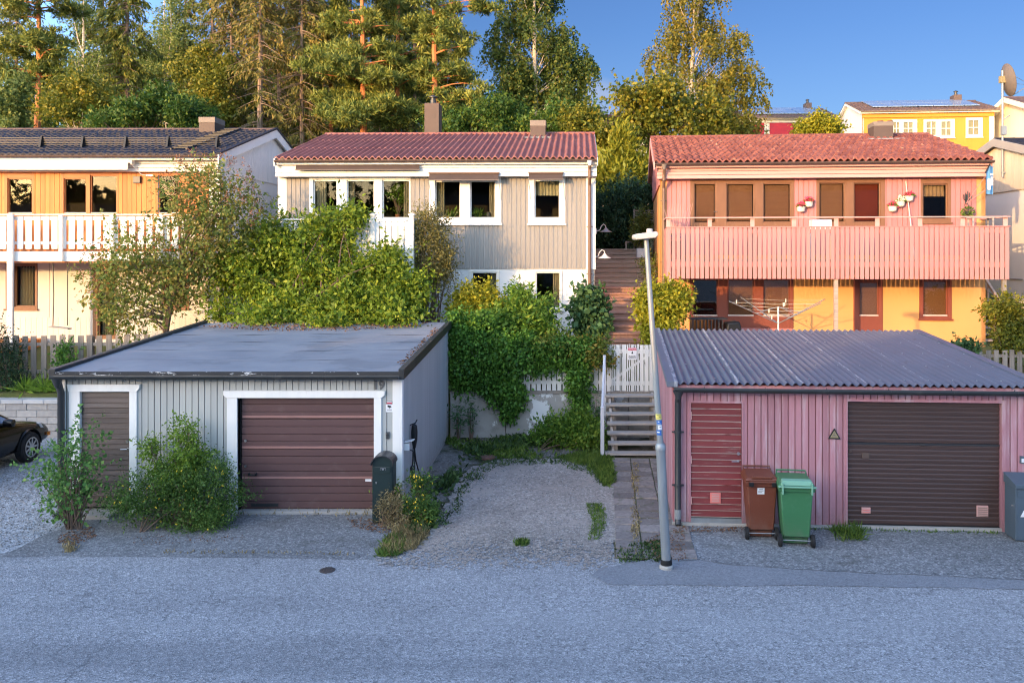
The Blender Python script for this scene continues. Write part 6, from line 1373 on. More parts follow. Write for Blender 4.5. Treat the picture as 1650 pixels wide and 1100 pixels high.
for s in (-1, 1):
    MB().quad((s*.785, .75, .97), (s*.785, 2.55, .97), (s*.62, 1.85, 1.38), (s*.62, 1.0, 1.38)).build('side_window', MT['solar'], t)
    mm = MB().lathe([(.01, -.11), (.075, -.09), (.09, 0), (.075, .09), (.01, .11)], 12, (s*.98, 2.2, 1.0), 'x').build('wing_mirror', MT['car_paint'], t, smooth=True); MB().box(s*.8-.05, s*.8+.12*s, 2.16, 2.24, .95, .99).build('mirror_arm', MT['black_plastic'], mm)
    MB().hexa([(s*.45, 3.72, .6), (s*.79, 3.62, .6), (s*.8, 3.5, .6), (s*.5, 3.6, .6), (s*.48, 3.66, .74), (s*.78, 3.52, .74), (s*.8, 3.44, .74), (s*.5, 3.55, .74)]).build('headlight', MT['lens'], t, bevel=.01)
    MB().box(s*.83-.02, s*.83+.025, 3.68, 3.74, .42, .5).build('indicator', MT['amber'], t)
    for y in (.75, 3.02):
        x = s*.815; w = MB().lathe([(.19, -.085), (.29, -.095), (.315, -.07), (.315, .07), (.29, .095), (.19, .085)], 32, (x, y, .315), 'x').build('wheel', MT['rubber'], t, smooth=True)
        r = MB(); r.lathe([(.2, .07), (.212, .098), (.19, .1), (.185, .06)], 28, (x, y, .315), 'x') if s > 0 else r.lathe([(.2, -.07), (.212, -.098), (.19, -.1), (.185, -.06)], 28, (x, y, .315), 'x')
        for k in range(9):
            a = k*2*math.pi/9; c_, s_ = math.cos(a), math.sin(a); q = .022
            xo = x+s*.094; xi = x+s*.07
            r.hexa([(xi, y+c_*.03-s_*q, .315+s_*.03+c_*q), (xi, y+c_*.03+s_*q, .315+s_*.03-c_*q), (xi, y+c_*.19+s_*q*.7, .315+s_*.19-c_*q*.7), (xi, y+c_*.19-s_*q*.7, .315+s_*.19+c_*q*.7), (xo, y+c_*.03-s_*q, .315+s_*.03+c_*q), (xo, y+c_*.03+s_*q, .315+s_*.03-c_*q), (xo, y+c_*.19+s_*q*.7, .315+s_*.19-c_*q*.7), (xo, y+c_*.19-s_*q*.7, .315+s_*.19+c_*q*.7)])
        r.lathe([(.05, .06), (.05, .1)] if s > 0 else [(.05, -.06), (.05, -.1)], 14, (x, y, .315), 'x'); r.build('rim', MT['alloy'], w)
        MB().lathe([(.18, .04*s), (.18, .05*s)], 20, (x, y, .315), 'x').build('brake_disc', MT['dark_metal'], w)
        arch = MB(); nA = 16
        arch.grid(lambda u, v: (x+s*(.075-.16*v), y+.365*math.cos(math.pi*u), .33+.365*math.sin(math.pi*u)), nA, 1).build('wheel_arch', MT['black_plastic'], t, smooth=True)
MB().box(-.6, .6, 3.88, 3.97, .3, .42).build('bumper', MT['car_paint'], t, bevel=.02)
MB().box(-.86, .86, 1.0, 1.006, .2, .21).build('sill_strip', MT['black_plastic'], t)
# things on and under the pink balcony
def flowerpot(label, px, py, col, seed):
    p = F3.world(F3.x(px, -.12), -.12, F3.z(py+5.5, px, -.12)); t = thing('flower_pot', label, 'flower pot', p, F3.rz(), 'flower pots hung on the pink wall')
    MB().lathe([(.06, 0), (.1, .03), (.125, .15), (.13, .16), (.115, .16)], 16).build('pot', MT['pot'], t, smooth=True)
    rng = np.random.default_rng(seed); n = 90; A = unit(rng, n); A[:, 2] = abs(A[:, 2]); C = A*np.array([.14, .1, .15])*rng.random((n, 1))**.4+np.array([0, 0, .16])
    leaf_mesh('flowers', C, unit(rng, n), .06*np.ones(n), .055*np.ones(n), MT[col], t, rng)
    n = 40; A = unit(rng, n); A[:, 2] = abs(A[:, 2])*.5; leaf_mesh('leaves', A*.1+np.array([0, 0, .15]), A, .09*np.ones(n), .04*np.ones(n), LF['elder'], t, rng)
flowerpot('lower white pot of pink flowers of the pair left of the red blind', 1291, 336.5, 'flower_pink', 1)
flowerpot('upper white pot of pink flowers of the pair left of the red blind', 1303.5, 328.5, 'flower_pink', 2)
flowerpot('white pot of pink flowers, lowest of the three between window and red blind', 1438.5, 336, 'flower_pink', 3)
flowerpot('white pot of cream flowers, middle of the three on the pink wall', 1451, 328, 'flower_white', 4)
flowerpot('white pot of red-pink flowers, highest of the three on the pink wall', 1465, 319.5, 'flower_pink', 5)
zfl3 = F3.z(449.5, 1350, -1.75)+.52
p = F3.world(F3.x(1322, -1.2), -1.2, zfl3); t = thing('garden_table', 'white box table standing behind the pink slats of the balcony', 'table', p, F3.rz())
zt_ = F3.z(354, 1322, -1.2)-zfl3; MB().box(-.26, .26, -.2, .25, zt_-.3, zt_).build('table_top', MT['white_plastic'], t, bevel=.01)
for sx in (-.23, .23):
    for sy in (-.17, .22): MB().box(sx-.02, sx+.02, sy-.02, sy+.02, 0, zt_-.301).build('leg', MT['white_plastic'], t)
p = F3.world(F3.x(1090, -.7), -.7, zfl3); t = thing('planter', 'planter of dry ornamental branches and blue flowers at the left end of the pink balcony', 'planter', p, F3.rz())
MB().lathe([(.12, 0), (.17, .5), (.18, .52), (.15, .52)], 14).build('pot', MT['sign_grey'], t, smooth=True); m = MB(); rng = np.random.default_rng(4)
for i in range(46):
    a = rng.normal(size=2)*.13; m.tube([(a[0]*.3, a[1]*.3, .5), (a[0], a[1], .95), (a[0]*1.5, a[1]*1.3, 1.25+rng.random()*.35)], [.009, .007, .003], 4, False)
m.build('dry_branches', MT['pink_pale'], t); n = 70; A = unit(rng, n); A[:, 2] = abs(A[:, 2]); leaf_mesh('flowers', A*np.array([.2, .16, .18])+np.array([0, 0, .58]), unit(rng, n), .05*np.ones(n), .05*np.ones(n), MT['flower_blue'], t, rng)
n = 60; A = unit(rng, n); leaf_mesh('leaves', A*.16+np.array([0, 0, .55]), A, .1*np.ones(n), .04*np.ones(n), LF['elder'], t, rng)
p = F3.world(F3.x(1557.5), -.03, F3.z(325, 1557)); t = thing('candle_holder', 'dark wrought candle holder on the pink wall beside the small window', 'wall ornament', p, F3.rz()); m = MB()
for i in range(-2, 3): m.tube([(0, -.02, 0), (i*.05, -.04, .06), (i*.055, -.04, .2+.05*(2-abs(i)))], .012, 5)
m.box(-.06, .0, -.03, 0, -.06, .2); m.tube([(-.02, -.02, 0), (.02, -.05, -.12)], .012, 5); m.build('ornament', MT['dark_metal'], t)
p = F3.world(F3.x(1559.5, -.2), -.2, F3.z(341.5, 1559, -.2)); t = thing('hanging_plant', 'round green ball plant hanging on the wall under the candle holder', 'plant', p, F3.rz()); rng = np.random.default_rng(8); A = unit(rng, 160)
leaf_mesh('foliage', A*np.array([.15, .12, .11]), A+unit(rng, 160)*.6, .07*np.ones(160), .035*np.ones(160), LF['elder'], t, rng); MB().tube([(-.13, 0, .04), (0, .17, .3), (.13, 0, .04)], .006, 4).build('cord', MT['dark_metal'], t)
MB().lathe([(.03, -.11), (.1, -.06), (.12, .01)], 12).build('basket', MT['dark_metal'], t, smooth=True)
t = thing('pole', 'thin white pole leaning on the pink wall beside the hanging pots', 'pole', F3.world(F3.x(1473, -.3), -.35, zfl3)); a = F3.world(F3.x(1459), -.03, F3.z(292, 1459))-Vector(t.location); MB().tube([(0, 0, 0), a], .014, 6).build('rod', MT['pot'], t)
p = F3.world(F3.x(1580, -.9), -.9, zfl3); t = thing('garden_table', 'small wooden table at the right end of the pink balcony', 'table', p, F3.rz()); zt_ = F3.z(350, 1580, -.9)-zfl3
MB().box(-.3, .3, -.2, .2, zt_-.03, zt_).build('table_top', MT['step_wood'], t)
for sx in (-.26, .26):
    for sy in (-.16, .16): MB().box(sx-.02, sx+.02, sy-.02, sy+.02, 0, zt_-.031).build('leg', MT['step_wood'], t)
# rotary clothes line
p = at(1254, 565, 21.6); p.z = hz(21.6); t = thing('rotary_clothes_line', 'white rotary clothes line with pegs standing tilted below the balcony', 'clothes line', p)
zc = at(1254, 521, 21.6).z-p.z; ztp = at(1254, 494, 21.6).z-p.z
MB().tube([(0, 0, -.1), (0, 0, ztp)], .021, 8).build('mast', MT['white_plastic'], t, smooth=True); ends = []
arms = MB()
for a in (math.radians(20), math.radians(118), math.radians(200), math.radians(298)):
    R = 1.5; e = Vector((math.cos(a)*R, math.sin(a)*R, zc+.62)); ends.append(e); arms.tube([(0, 0, zc), e], .012, 6); arms.tube([(0, 0, ztp), (e*.45+Vector((0, 0, zc*.55)))], .008, 5)
arms.build('arms', MT['zinc'], t, smooth=True); ln = MB(); pg = MB()
for f in (.35, .5, .65, .8, .95):
    for i in range(4):
        a, b = [Vector((e.x*f, e.y*f, zc+.62*f)) for e in (ends[i], ends[(i+1) % 4])]; md = (a+b)/2-Vector((0, 0, .03)); ln.tube([a, md, b], .0028, 4)
        if random.random() < .55: q = a+(b-a)*random.uniform(.2, .8); pg.box(q.x-.012, q.x+.012, q.y-.01, q.y+.01, q.z-.08, q.z+.02)
ln.build('washing_line', MT['zinc'], t); pg.build('clothes_pegs', MT['pot'], t)
p = at(1140, 560, 22.2); p.z = hz(22.2); t = thing('folded_furniture', 'dark folded garden furniture heap left of the clothes line', 'garden furniture', p); m = MB(); rng = np.random.default_rng(2); zz = at(1140, 512, 22.2).z-p.z
for i in range(9): m.box(-.45+i*.1, -.42+i*.1, -.25, .25, .1, zz-.02-.02*(i % 3))
for i in range(7): m.box(-.5, .5, -.26+i*.08, -.22+i*.08, zz-.03, zz)
m.build('lattice_seat', MT['dark_metal'], t); MB().hexa([(.35, -.3, 0), (1.1, -.25, 0), (1.1, .3, 0), (.35, .3, 0), (.5, -.2, zz-.12), (.85, -.2, zz-.08), (.8, .2, zz-.08), (.45, .2, zz-.12)]).build('cover', MT['black_plastic'], t, bevel=.05, smooth=True)
# trellis, rail and planter at the top of the plank steps
p = at(1042, 402, 30.6); t = thing('trellis', 'weathered slatted trellis screen at the top of the plank steps', 'trellis', p); hh = at(1042, 337, 30.6).z-p.z; w = .5; m = MB()
for i in range(17): m.box(-w, w+.3, -.01, .01, i*hh/17+.01, i*hh/17+.05)
m.build('slats', MT['grey_wood'], t); 
for x in (-w, .05, w+.25): MB().box(x, x+.05, .011, .06, -.6, hh).build('post', MT['grey_wood'], t)
p = at(1018, 406, 30.4); t = thing('wooden_rail', 'plain wooden handrail frame at the top of the plank steps', 'railing', p); hh = at(1018, 388.5, 30.4).z-p.z
MB().box(-.25, .3, -.03, .03, hh-.06, hh).build('rail', MT['grey_wood'], t); MB().box(-.25, -.18, -.03, .03, -.4, hh-.061).build('post', MT['grey_wood'], t); MB().box(.24, .3, -.03, .03, -.4, hh-.061).build('post', MT['grey_wood'], t)
p = at(1033, 416, 29.5); t = thing('planter_box', 'white square planter box at the top of the plank steps', 'planter', p); MB().box(-.16, .16, -.16, .16, -.2, .36).build('box', MT['sign_white'], t, bevel=.01); MB().box(-.13, .13, -.13, .13, .361, .37).build('soil', MT['soil'], t)
p = at(1034, 466, 25.9); t = thing('garden_chair', 'small black metal chair on the landing of the plank steps', 'chair', p); m = MB()
for x in (-.12, .12):
    MB().tube([(x, -.12, 0), (x, -.1, .3)], .014, 6).build('leg', MT['black_metal'], t); MB().tube([(x, .12, 0), (x, .1, .3)], .014, 6).build('leg', MT['black_metal'], t)
MB().box(-.14, .14, -.13, .13, .3, .32).build('seat', MT['black_metal'], t); m.tube([(-.12, .1, .32), (-.12, .14, .52), (.12, .14, .52), (.12, .1, .32)], .014, 6); m.build('backrest', MT['black_metal'], t)
# ---------------------------------------------------------------- plants near the houses
def gz(Y): return hz(Y) if Y > 20 else 0.0
def B3(px, Y, z=None): p = at(px, 500, Y); p.z = gz(Y) if z is None else z; return p
b = B3(520, 20.9)
shrub('large_shrub', 'big bright green shrub spilling over the back of the grey garage roof', 'shrub', b,
      ragged([PB(425, 450, 80, 70, 21.6, 1.2), PB(530, 430, 80, 66, 21.8, 1.2), PB(560, 362, 34, 36, 21.9, .7), PB(520, 370, 34, 30, 21.9, .6), PB(640, 478, 62, 56, 21.4, 1.1), PB(455, 395, 55, 40, 22, .9), PB(520, 498, 130, 38, 20.9, 1.0), PB(378, 440, 38, 46, 21.9, .8), PB(605, 430, 46, 40, 21.6, .8), PB(600, 505, 90, 34, 20.7, .8), PB(430, 522, 60, 16, 19.7, .5), PB(520, 530, 70, 13, 19.2, .5), PB(610, 522, 70, 16, 19.5, .5)], 6, .34, 11, 1, .7),
      'bush', 3300, 20, .115, .06, .3, 11, stems=60, r0=.045, spread=2.2, sprigs=.22, sprig=.65, lump=.2, shell=.75)
b = B3(252, 21.3); 
t = leafy_tree('lilac_tree', 'sparse lilac tree with brown seed heads in front of the white balcony', b, at(330, 270, 21.3).z-b.z,
      [PB(340, 315, 62, 55, 21.2, .9), PB(375, 360, 48, 55, 21.3, .8), PB(300, 345, 48, 60, 21.2, .8), PB(215, 405, 42, 40, 21.0, .7), PB(190, 455, 60, 42, 20.9, .8), PB(255, 460, 60, 50, 21.1, .9), PB(300, 440, 55, 45, 21.2, .8), PB(205, 500, 52, 42, 20.9, .7), PB(345, 410, 45, 55, 21.4, .7)],
      'lilac', 740, 20, .10, .058, .32, 12, r0=.09, nl=60, sprigs=.35, sprig=.5, lump=.35, shell=.75, cat='tree', top=.7, lean=(.75, .1))
rng = np.random.default_rng(77); C, NN = blob_points(rng, rel([PB(340, 300, 66, 50, 21.2, .9), PB(385, 335, 40, 45, 21.3, .7), PB(215, 390, 45, 38, 21, .7), PB(160, 440, 30, 36, 20.9, .5), PB(300, 300, 40, 40, 21.2, .6)], b), 190, .15); 
ii = np.repeat(np.arange(len(C)), 16); P = C[ii]+np.array([0, 0, 1])*rng.random((len(ii), 1))*.2+rng.normal(size=(len(ii), 3))*.03
leaf_mesh('seed_heads', P, unit(rng, len(ii))+np.array([0, 0, .6]), .05*np.ones(len(ii)), .03*np.ones(len(ii)), LF['lilac_head'], t, rng)
shrub('garden_shrub', 'olive grey fine-leaved shrub growing past the white balcony post', 'shrub', B3(690, 22.4), [PB(695, 400, 30, 55, 22.5, .5), PB(690, 365, 22, 28, 22.5, .4), PB(708, 430, 24, 40, 22.4, .4)], 'sage', 420, 30, .07, .03, .28, 13, stems=26, r0=.03, sprigs=.4, sprig=.45)
# creepers on the white fence
shrub('creeper', 'dense dark green creeper hanging over the white fence and concrete wall', 'climbing plant', B3(850, 20.05, 1.1),
      [PB(768, 560, 44, 56, 19.9, .3), PB(845, 572, 66, 32, 19.85, .3), PB(922, 570, 50, 24, 19.85, .28), PB(795, 618, 24, 30, 19.72, .14), PB(828, 638, 16, 28, 19.7, .11), PB(820, 660, 9, 22, 19.7, .08), PB(932, 612, 16, 34, 19.72, .12), PB(936, 648, 9, 20, 19.7, .08), PB(750, 595, 26, 36, 19.85, .22), PB(735, 550, 14, 60, 19.9, .22)],
      'vine', 1900, 20, .085, .055, .15, 14, stems=0, r0=.008, spread=2.4, droop=.75, sprigs=.08, sprig=.2, lump=.22)
shrub('creeper', 'reddening tips of creeper along the top of the white fence near the gate', 'climbing plant', B3(915, 19.95, 1.6), [PB(905, 556, 68, 14, 19.8, .25), PB(950, 565, 34, 18, 19.8, .25), PB(975, 572, 12, 22, 19.8, .18)], 'vine_red', 170, 18, .085, .05, .18, 15, stems=0, r0=.012, spread=1.6, droop=.5, sprigs=.2, sprig=.25)
shrub('elder_bush', 'green elder bush with pale sunlit top behind the creeper', 'shrub', B3(815, 21.2), [PB(848, 512, 48, 34, 21.2, .8), PB(805, 535, 42, 36, 21.0, .7), PB(838, 476, 22, 10, 21.4, .4), PB(862, 540, 38, 34, 20.9, .6)], 'elder', 760, 20, .13, .05, .28, 16, stems=12, r0=.03, spread=1.0, sprigs=.15, sprig=.3, droop=.5)
shrub('golden_bush', 'yellow-green bush in the sun against the white house wall', 'shrub', B3(765, 21.9), [PB(770, 488, 30, 24, 21.9, .5), PB(748, 508, 20, 28, 21.8, .45), PB(788, 505, 26, 24, 21.8, .45)], 'golden', 380, 24, .10, .05, .3, 17, stems=22, r0=.025, spread=.7, sprigs=.25, sprig=.3)
shrub('hydrangea', 'dark broad-leaved shrub at the right corner of the grey house', 'shrub', B3(953, 22.2), [PB(950, 508, 18, 30, 22.2, .4), PB(950, 482, 14, 13, 22.2, .3), PB(952, 530, 15, 15, 22.1, .35)], 'hydrangea', 260, 18, .15, .1, .28, 18, stems=16, r0=.02, droop=.55)
shrub('golden_bush', 'yellow-green bush beside the plank steps in front of the pink house corner', 'shrub', B3(1062, 20.7), [PB(1066, 488, 32, 22, 20.9, .5), PB(1092, 480, 20, 15, 21, .3), PB(1062, 515, 24, 28, 20.8, .4), PB(1064, 540, 20, 18, 20.7, .35), PB(1044, 482, 14, 14, 20.9, .3)], 'golden', 620, 24, .10, .06, .28, 19, stems=26, r0=.025, sprigs=.2, sprig=.3)
shrub('climbing_shrub', 'green and reddish climber on the post at the right end of the pink balcony', 'climbing plant', B3(1622, 21.2), [PB(1608, 498, 18, 16, 21.2, .3), PB(1630, 515, 20, 34, 21.2, .3), PB(1628, 548, 26, 22, 21.1, .35)], 'maple', 330, 18, .085, .05, .2, 20, stems=22, r0=.015, sprigs=.3, sprig=.3)
shrub('wild_rose', 'few leafy shoots sticking up behind the pink garage roof', 'shrub', B3(1552, 20.4), [PB(1550, 560, 10, 8, 20.4, .15), PB(1565, 562, 8, 7, 20.4, .12), PB(1540, 564, 8, 6, 20.4, .1)], 'hydrangea', 50, 12, .1, .06, .15, 21, stems=12, r0=.01, sprigs=.3, sprig=.2)
shrub('red_shrub', 'small reddish leaved shrub on the landing of the plank steps', 'shrub', B3(1046, 26.3, 3.3), [PB(1046, 432, 12, 16, 26.3, .3)], 'vine_red', 60, 14, .08, .03, .2, 22, stems=14, r0=.012, sprigs=.4, sprig=.25)
shrub('dark_shrubs', 'dark bluish green shrubbery at the top of the plank steps', 'shrub', B3(1000, 32.2, 4.2), [PB(1000, 340, 45, 42, 32.5, 1.2), PB(970, 372, 30, 45, 32, 1.0), PB(1035, 325, 30, 26, 32.6, .8), PB(990, 385, 40, 22, 31.6, .7)], 'dark', 900, 20, .16, .06, .45, 23, stems=26, r0=.03, sprigs=.2, sprig=.5)
shrub('yew_hedge', 'olive brown hedge plant growing against the slatted trellis', 'shrub', B3(1036, 30.2, 3.9), [PB(1035, 362, 10, 22, 30.4, .3), PB(1030, 380, 10, 12, 30.3, .25)], 'spruce_olive', 140, 16, .14, .04, .2, 24, stems=12, r0=.015)
# conifers between the houses
def thuja(label, px, Y, blobs, n, seed, zb=None): return leafy_tree('thuja', label, B3(px, Y, zb), 5.5, blobs, 'thuja', n, 26, .26, .085, .34, seed, bark='bark', r0=.11, nl=22, droop=-.55, out=.5, rnd=.6, sprigs=.1, sprig=.4, lump=.2)
thuja('yellow-green conifer rising between the grey and pink houses', 1005, 36, [PB(1005, 258, 20, 50, 36, .6), PB(1005, 290, 38, 36, 36, 1.0), PB(975, 285, 26, 36, 36.3, .8), PB(1040, 285, 22, 30, 36, .6), PB(1003, 225, 9, 20, 36, .25)], 760, 25)
# plants in front of the grey garage
bx, by = gnd(120, 852); t, C, NN = shrub('birch_sapling', 'young birch sapling growing against the left corner of the grey garage', 'sapling', (bx, by, 0), [PB(125, 715, 28, 26, by, .3), PB(118, 760, 45, 38, by, .4), PB(128, 800, 42, 32, by, .4), PB(88, 775, 28, 34, by, .3), PB(110, 735, 40, 28, by, .3), PB(98, 822, 26, 14, by, .22)],
      'sapling', 150, 11, .062, .052, .17, 31, stems=46, r0=.018, spread=.15, sprigs=.4, sprig=.3, shell=.8, lump=.3)
yS = 13.35; bx = at(290, 0, yS).x
t, C, NN = shrub('cinquefoil_shrub', 'round green shrub with small yellow flowers in front of the grey garage', 'shrub', (bx, yS, 0), ragged([PB(290, 820, 90, 46, yS, .52), PB(235, 805, 40, 50, yS, .4), PB(340, 805, 48, 50, yS, .45), PB(300, 775, 50, 40, yS, .42), PB(345, 765, 26, 26, yS, .3), PB(262, 775, 24, 30, yS, .3)], 6, .32, 32, 1, .7), 'cinq', 1250, 22, .042, .018, .16, 32, stems=40, r0=.012, spread=.4, sprigs=.35, sprig=.22, lump=.22)
rng = np.random.default_rng(5); front = C[(NN[:, 1] < .1)]; P = front[rng.choice(len(front), 85)]+rng.normal(size=(85, 3))*.05+np.array([0, -.03, .03]); P = np.repeat(P, 4, 0); leaf_mesh('flowers', P, unit(rng, len(P)), .022*np.ones(len(P)), .023*np.ones(len(P)), MT['flower_yellow'], t, rng)
shrub('leafy_shoot', 'tall fresh green shoot rising out of the yellow-flowered shrub', 'shrub', (at(296, 0, 13.5).x, 13.5, 0), [PB(296, 715, 22, 40, 13.55, .24), PB(312, 738, 26, 28, 13.55, .24), PB(288, 760, 34, 26, 13.5, .26), PB(241, 725, 11, 22, 13.6, .12), PB(252, 752, 18, 18, 13.55, .14), PB(295, 688, 7, 16, 13.6, .08)], 'fresh', 300, 18, .05, .028, .13, 33, stems=40, r0=.01, spread=.2, sprigs=.4, sprig=.18, shell=.8)
# weeds by the mailbox
yW = 13.35; t, C, NN = shrub('evening_primrose', 'yellow flowering weed at the corner of the grey garage', 'plant', (at(680, 0, yW).x, yW, 0), [PB(682, 790, 16, 26, yW+.3, .16), PB(672, 775, 12, 14, yW+.3, .12), PB(690, 830, 14, 22, yW, .14), PB(676, 815, 20, 18, yW+.1, .18)], 'cinq', 170, 16, .06, .02, .1, 34, stems=26, r0=.006, sprigs=.4, sprig=.15)
P = C[rng.choice(len(C), 70)]+rng.normal(size=(70, 3))*.04+np.array([0, -.05, .02]); P = np.repeat(P, 4, 0); leaf_mesh('flowers', P, unit(rng, len(P)), .024*np.ones(len(P)), .025*np.ones(len(P)), MT['flower_yellow'], t, rng)
shrub('dry_weed', 'withered brown weed in front of the black-green mailbox', 'plant', (at(632, 0, 13.4).x, 13.4, 0), [PB(628, 825, 20, 22, 13.4, .16), PB(645, 848, 26, 18, 13.3, .2), PB(636, 800, 12, 14, 13.45, .1)], 'dry', 130, 16, .07, .012, .1, 35, bark='twig', stems=50, r0=.005, spread=.3, sprigs=.5, sprig=.14, lump=.3)
shrub('leafy_weed', 'green leafy weed between the mailbox and the garage corner', 'plant', (at(642, 0, 13.6).x, 13.6, 0), [PB(642, 800, 8, 20, 13.6, .08), PB(650, 815, 8, 14, 13.6, .08)], 'fresh', 50, 12, .05, .022, .07, 36, stems=12, r0=.004)
shrub('rampant_bush', 'low green bush in front of the peeling concrete wall', 'shrub', (at(915, 0, 19.0).x, 19.0, 0), [PB(915, 695, 40, 18, 19.0, .45), PB(948, 703, 24, 18, 18.8, .35), PB(880, 702, 22, 9, 19.0, .3), PB(930, 676, 18, 12, 19.1, .22)], 'elder', 480, 20, .075, .04, .22, 37, stems=30, r0=.012, spread=.7, sprigs=.35, sprig=.3)
for i, (px, py0, py1, lb) in enumerate(((739, 696, 648, 'tall thin weed stalk at the left end of the concrete wall'), (760, 692, 645, 'thin weed stalk against the concrete wall beside the peeled white patch'), (961, 690, 640, 'spindly weed stalk beside the steps handrail'))):
    Y = 19.45; p0 = at(px, py0, Y); p0.z = 0; h = at(px, py1, Y).z; shrub('weed_stalk', lb, 'plant', p0, [PB(px, (py0+py1)/2, 5, (py0-py1)/2, Y, .1)], 'hydrangea', 26, 8, .11, .025, .1, 40+i, stems=12, r0=.01, spread=.08, droop=.4, group='weed stalks by the concrete wall')
# bank on the left: dark bush, ferns
shrub('dark_bush', 'dark evergreen bush at the left edge in front of the picket fence', 'shrub', (at(8, 0, 20.3).x, 20.3, 1.05), [PB(5, 590, 30, 36, 20.3, .45), PB(-20, 570, 30, 50, 20.3, .5), PB(30, 610, 14, 16, 20.3, .3)], 'dark', 420, 22, .06, .026, .2, 45, stems=20, r0=.015)
for i, (px, py, lb) in enumerate(((40, 622, 'fern clump on the bank above the block wall, left of two'), (72, 622, 'fern clump on the bank above the block wall, middle'), (93, 620, 'fern clump on the bank touching the garage corner'))):
    p = at(px, py+8, 20.1); t = thing('fern', lb, 'fern', p, group='ferns on the bank'); blades('fronds', np.zeros((70, 3)), .42, .05, LF['fresh'], t, 50+i, 1.3)
    MB().lathe([(.04, -.15), (.02, .05)], 8).build('crown', MT['bark'], t)
shrub('fence_weed', 'small climbing weed on the grey picket fence near the garage', 'plant', (at(108, 0, 20.55).x, 20.55, 1.2), [PB(105, 575, 12, 24, 20.5, .2), PB(112, 600, 16, 20, 20.4, .25)], 'vine', 110, 16, .08, .04, .15, 47, stems=10, r0=.008)
# ---------------------------------------------------------------- ground cover (uncountable)
def cover_stuff(name, poly, n, L, W, leaf, seed, z=0.0, spread=.7, per=2, thin=-.9):
    rng = np.random.default_rng(seed); q = poly_scatter(rng, poly, n)
    dens = np.sin(q[:, 0]*3.1+seed)+np.sin(q[:, 1]*2.3+q[:, 0]*1.7)+rng.normal(size=len(q))*.8; q = q[dens > thin]
    o = blades(name, np.c_[q, np.full(len(q), z)], L, W, LF[leaf], None, seed, spread, per); o['kind'] = 'stuff'; return o
cover_stuff('ground_cover', G([(655, 850), (682, 820), (700, 790), (735, 745), (775, 700), (900, 700), (880, 716), (800, 728), (765, 748), (735, 775), (718, 812), (700, 850), (670, 870)]), 5200, .12, .055, 'ivy', 61, spread=1.4, thin=.1)
cover_stuff('weeds', G([(700, 706), (980, 704), (975, 745), (985, 790), (962, 770), (945, 752), (900, 740), (800, 738), (760, 735)]), 4200, .1, .032, 'grass', 62, spread=1.2, thin=0)
cover_stuff('grass', G([(900, 738), (950, 728), (985, 735), (990, 778), (975, 785), (955, 752)]), 4200, .09, .02, 'grass', 63, spread=.9)
cover_stuff('grass_strip', G([(945, 812), (972, 812), (975, 845), (965, 872), (948, 872), (955, 840)]), 700, .06, .014, 'grass', 64, spread=1.1)
cover_stuff('grass_tuft', G([(828, 872), (848, 870), (850, 879), (830, 880)]), 160, .07, .016, 'grass', 65, spread=1.1)
cover_stuff('dry_grass', G([(612, 890), (640, 852), (680, 845), (690, 862), (668, 885), (630, 895)]), 2600, .1, .012, 'dry', 66, spread=1.1)
cover_stuff('driveway_weeds', rough_poly(G([(728, 800), (748, 765), (790, 742), (905, 738), (955, 752), (990, 780), (975, 790), (950, 765), (900, 748), (800, 752), (765, 775), (745, 810), (715, 850), (700, 850)]), .1, .06, 3), 1500, .06, .022, 'ivy', 75, z=.008, spread=1.4)
cover_stuff('grass_fringe', G([(608, 897), (625, 866), (640, 862), (660, 884), (640, 897)]), 700, .1, .018, 'grass', 67, spread=1.0)
cover_stuff('grass_tufts', G([(1338, 856), (1362, 851), (1392, 857), (1390, 872), (1350, 874)]), 420, .17, .014, 'grass', 68, spread=1.2)
cover_stuff('grass_seam', [(3.9+.07*i, 13.22-.0046*i) for i in range(0, 60, 4)]+[(8.0, 12.92), (3.9, 13.12)], 260, .06, .016, 'grass', 69, spread=1.0)
cover_stuff('moss_growth', G([(1018, 742), (1029, 742), (1031, 900), (1019, 900)]), 1500, .035, .018, 'dry', 70, z=.02, spread=1.4)
cover_stuff('path_weeds', G([(988, 885), (1062, 872), (1068, 905), (1000, 908)]), 1600, .045, .022, 'ivy', 71, z=.02, spread=1.5)
cover_stuff('bank_plants', [(-16, 20.05), (-8.9, 20.05), (-8.9, 20.7), (-16, 20.7)], 2600, .1, .04, 'vine', 72, z=1.05, spread=1.5)
cover_stuff('roadside_weeds', G([(100, 880), (112, 868), (118, 880), (124, 890), (108, 892)]), 120, .07, .014, 'dry', 73)
cover_stuff('joint_weeds', G([(250, 888), (470, 889), (620, 892), (620, 896), (470, 893), (250, 892)]), 130, .05, .014, 'dry', 76, spread=1.2)
cover_stuff('grass_stubble', G([(380, 823), (602, 823), (604, 832), (380, 832)]), 160, .1, .014, 'dry', 74, spread=.8)
def litter(name, poly, n, z, seed, s=.05, mat='litter'):
    rng = np.random.default_rng(seed); q = poly_scatter(rng, poly, n); A = unit(rng, len(q)); A[:, 2] *= .15
    zz = np.array([z(*p) if callable(z) else z for p in q]); o = leaf_mesh(name, np.c_[q, zz+.008+rng.random(len(q))*.02], A, s*(.5+rng.random(len(q))), s*.6*np.ones(len(q)), MT[mat], None, rng); o['kind'] = 'stuff'; return o
zroof = lambda x, y: 2.46+(.32/5.75)*(y-14)+.012
def roofpt(px, py, Y): p = at(px, py, Y); return (p.x, p.y)
litter('fallen_leaves', [roofpt(320, 540, 19.0), roofpt(420, 545, 18.3), roofpt(520, 545, 18.4), roofpt(560, 543, 18.3), roofpt(600, 540, 18.6), roofpt(670, 533, 18.9), roofpt(690, 525, 19.6), roofpt(560, 520, 19.7), roofpt(400, 520, 19.7)], 950, zroof, 81, .055)
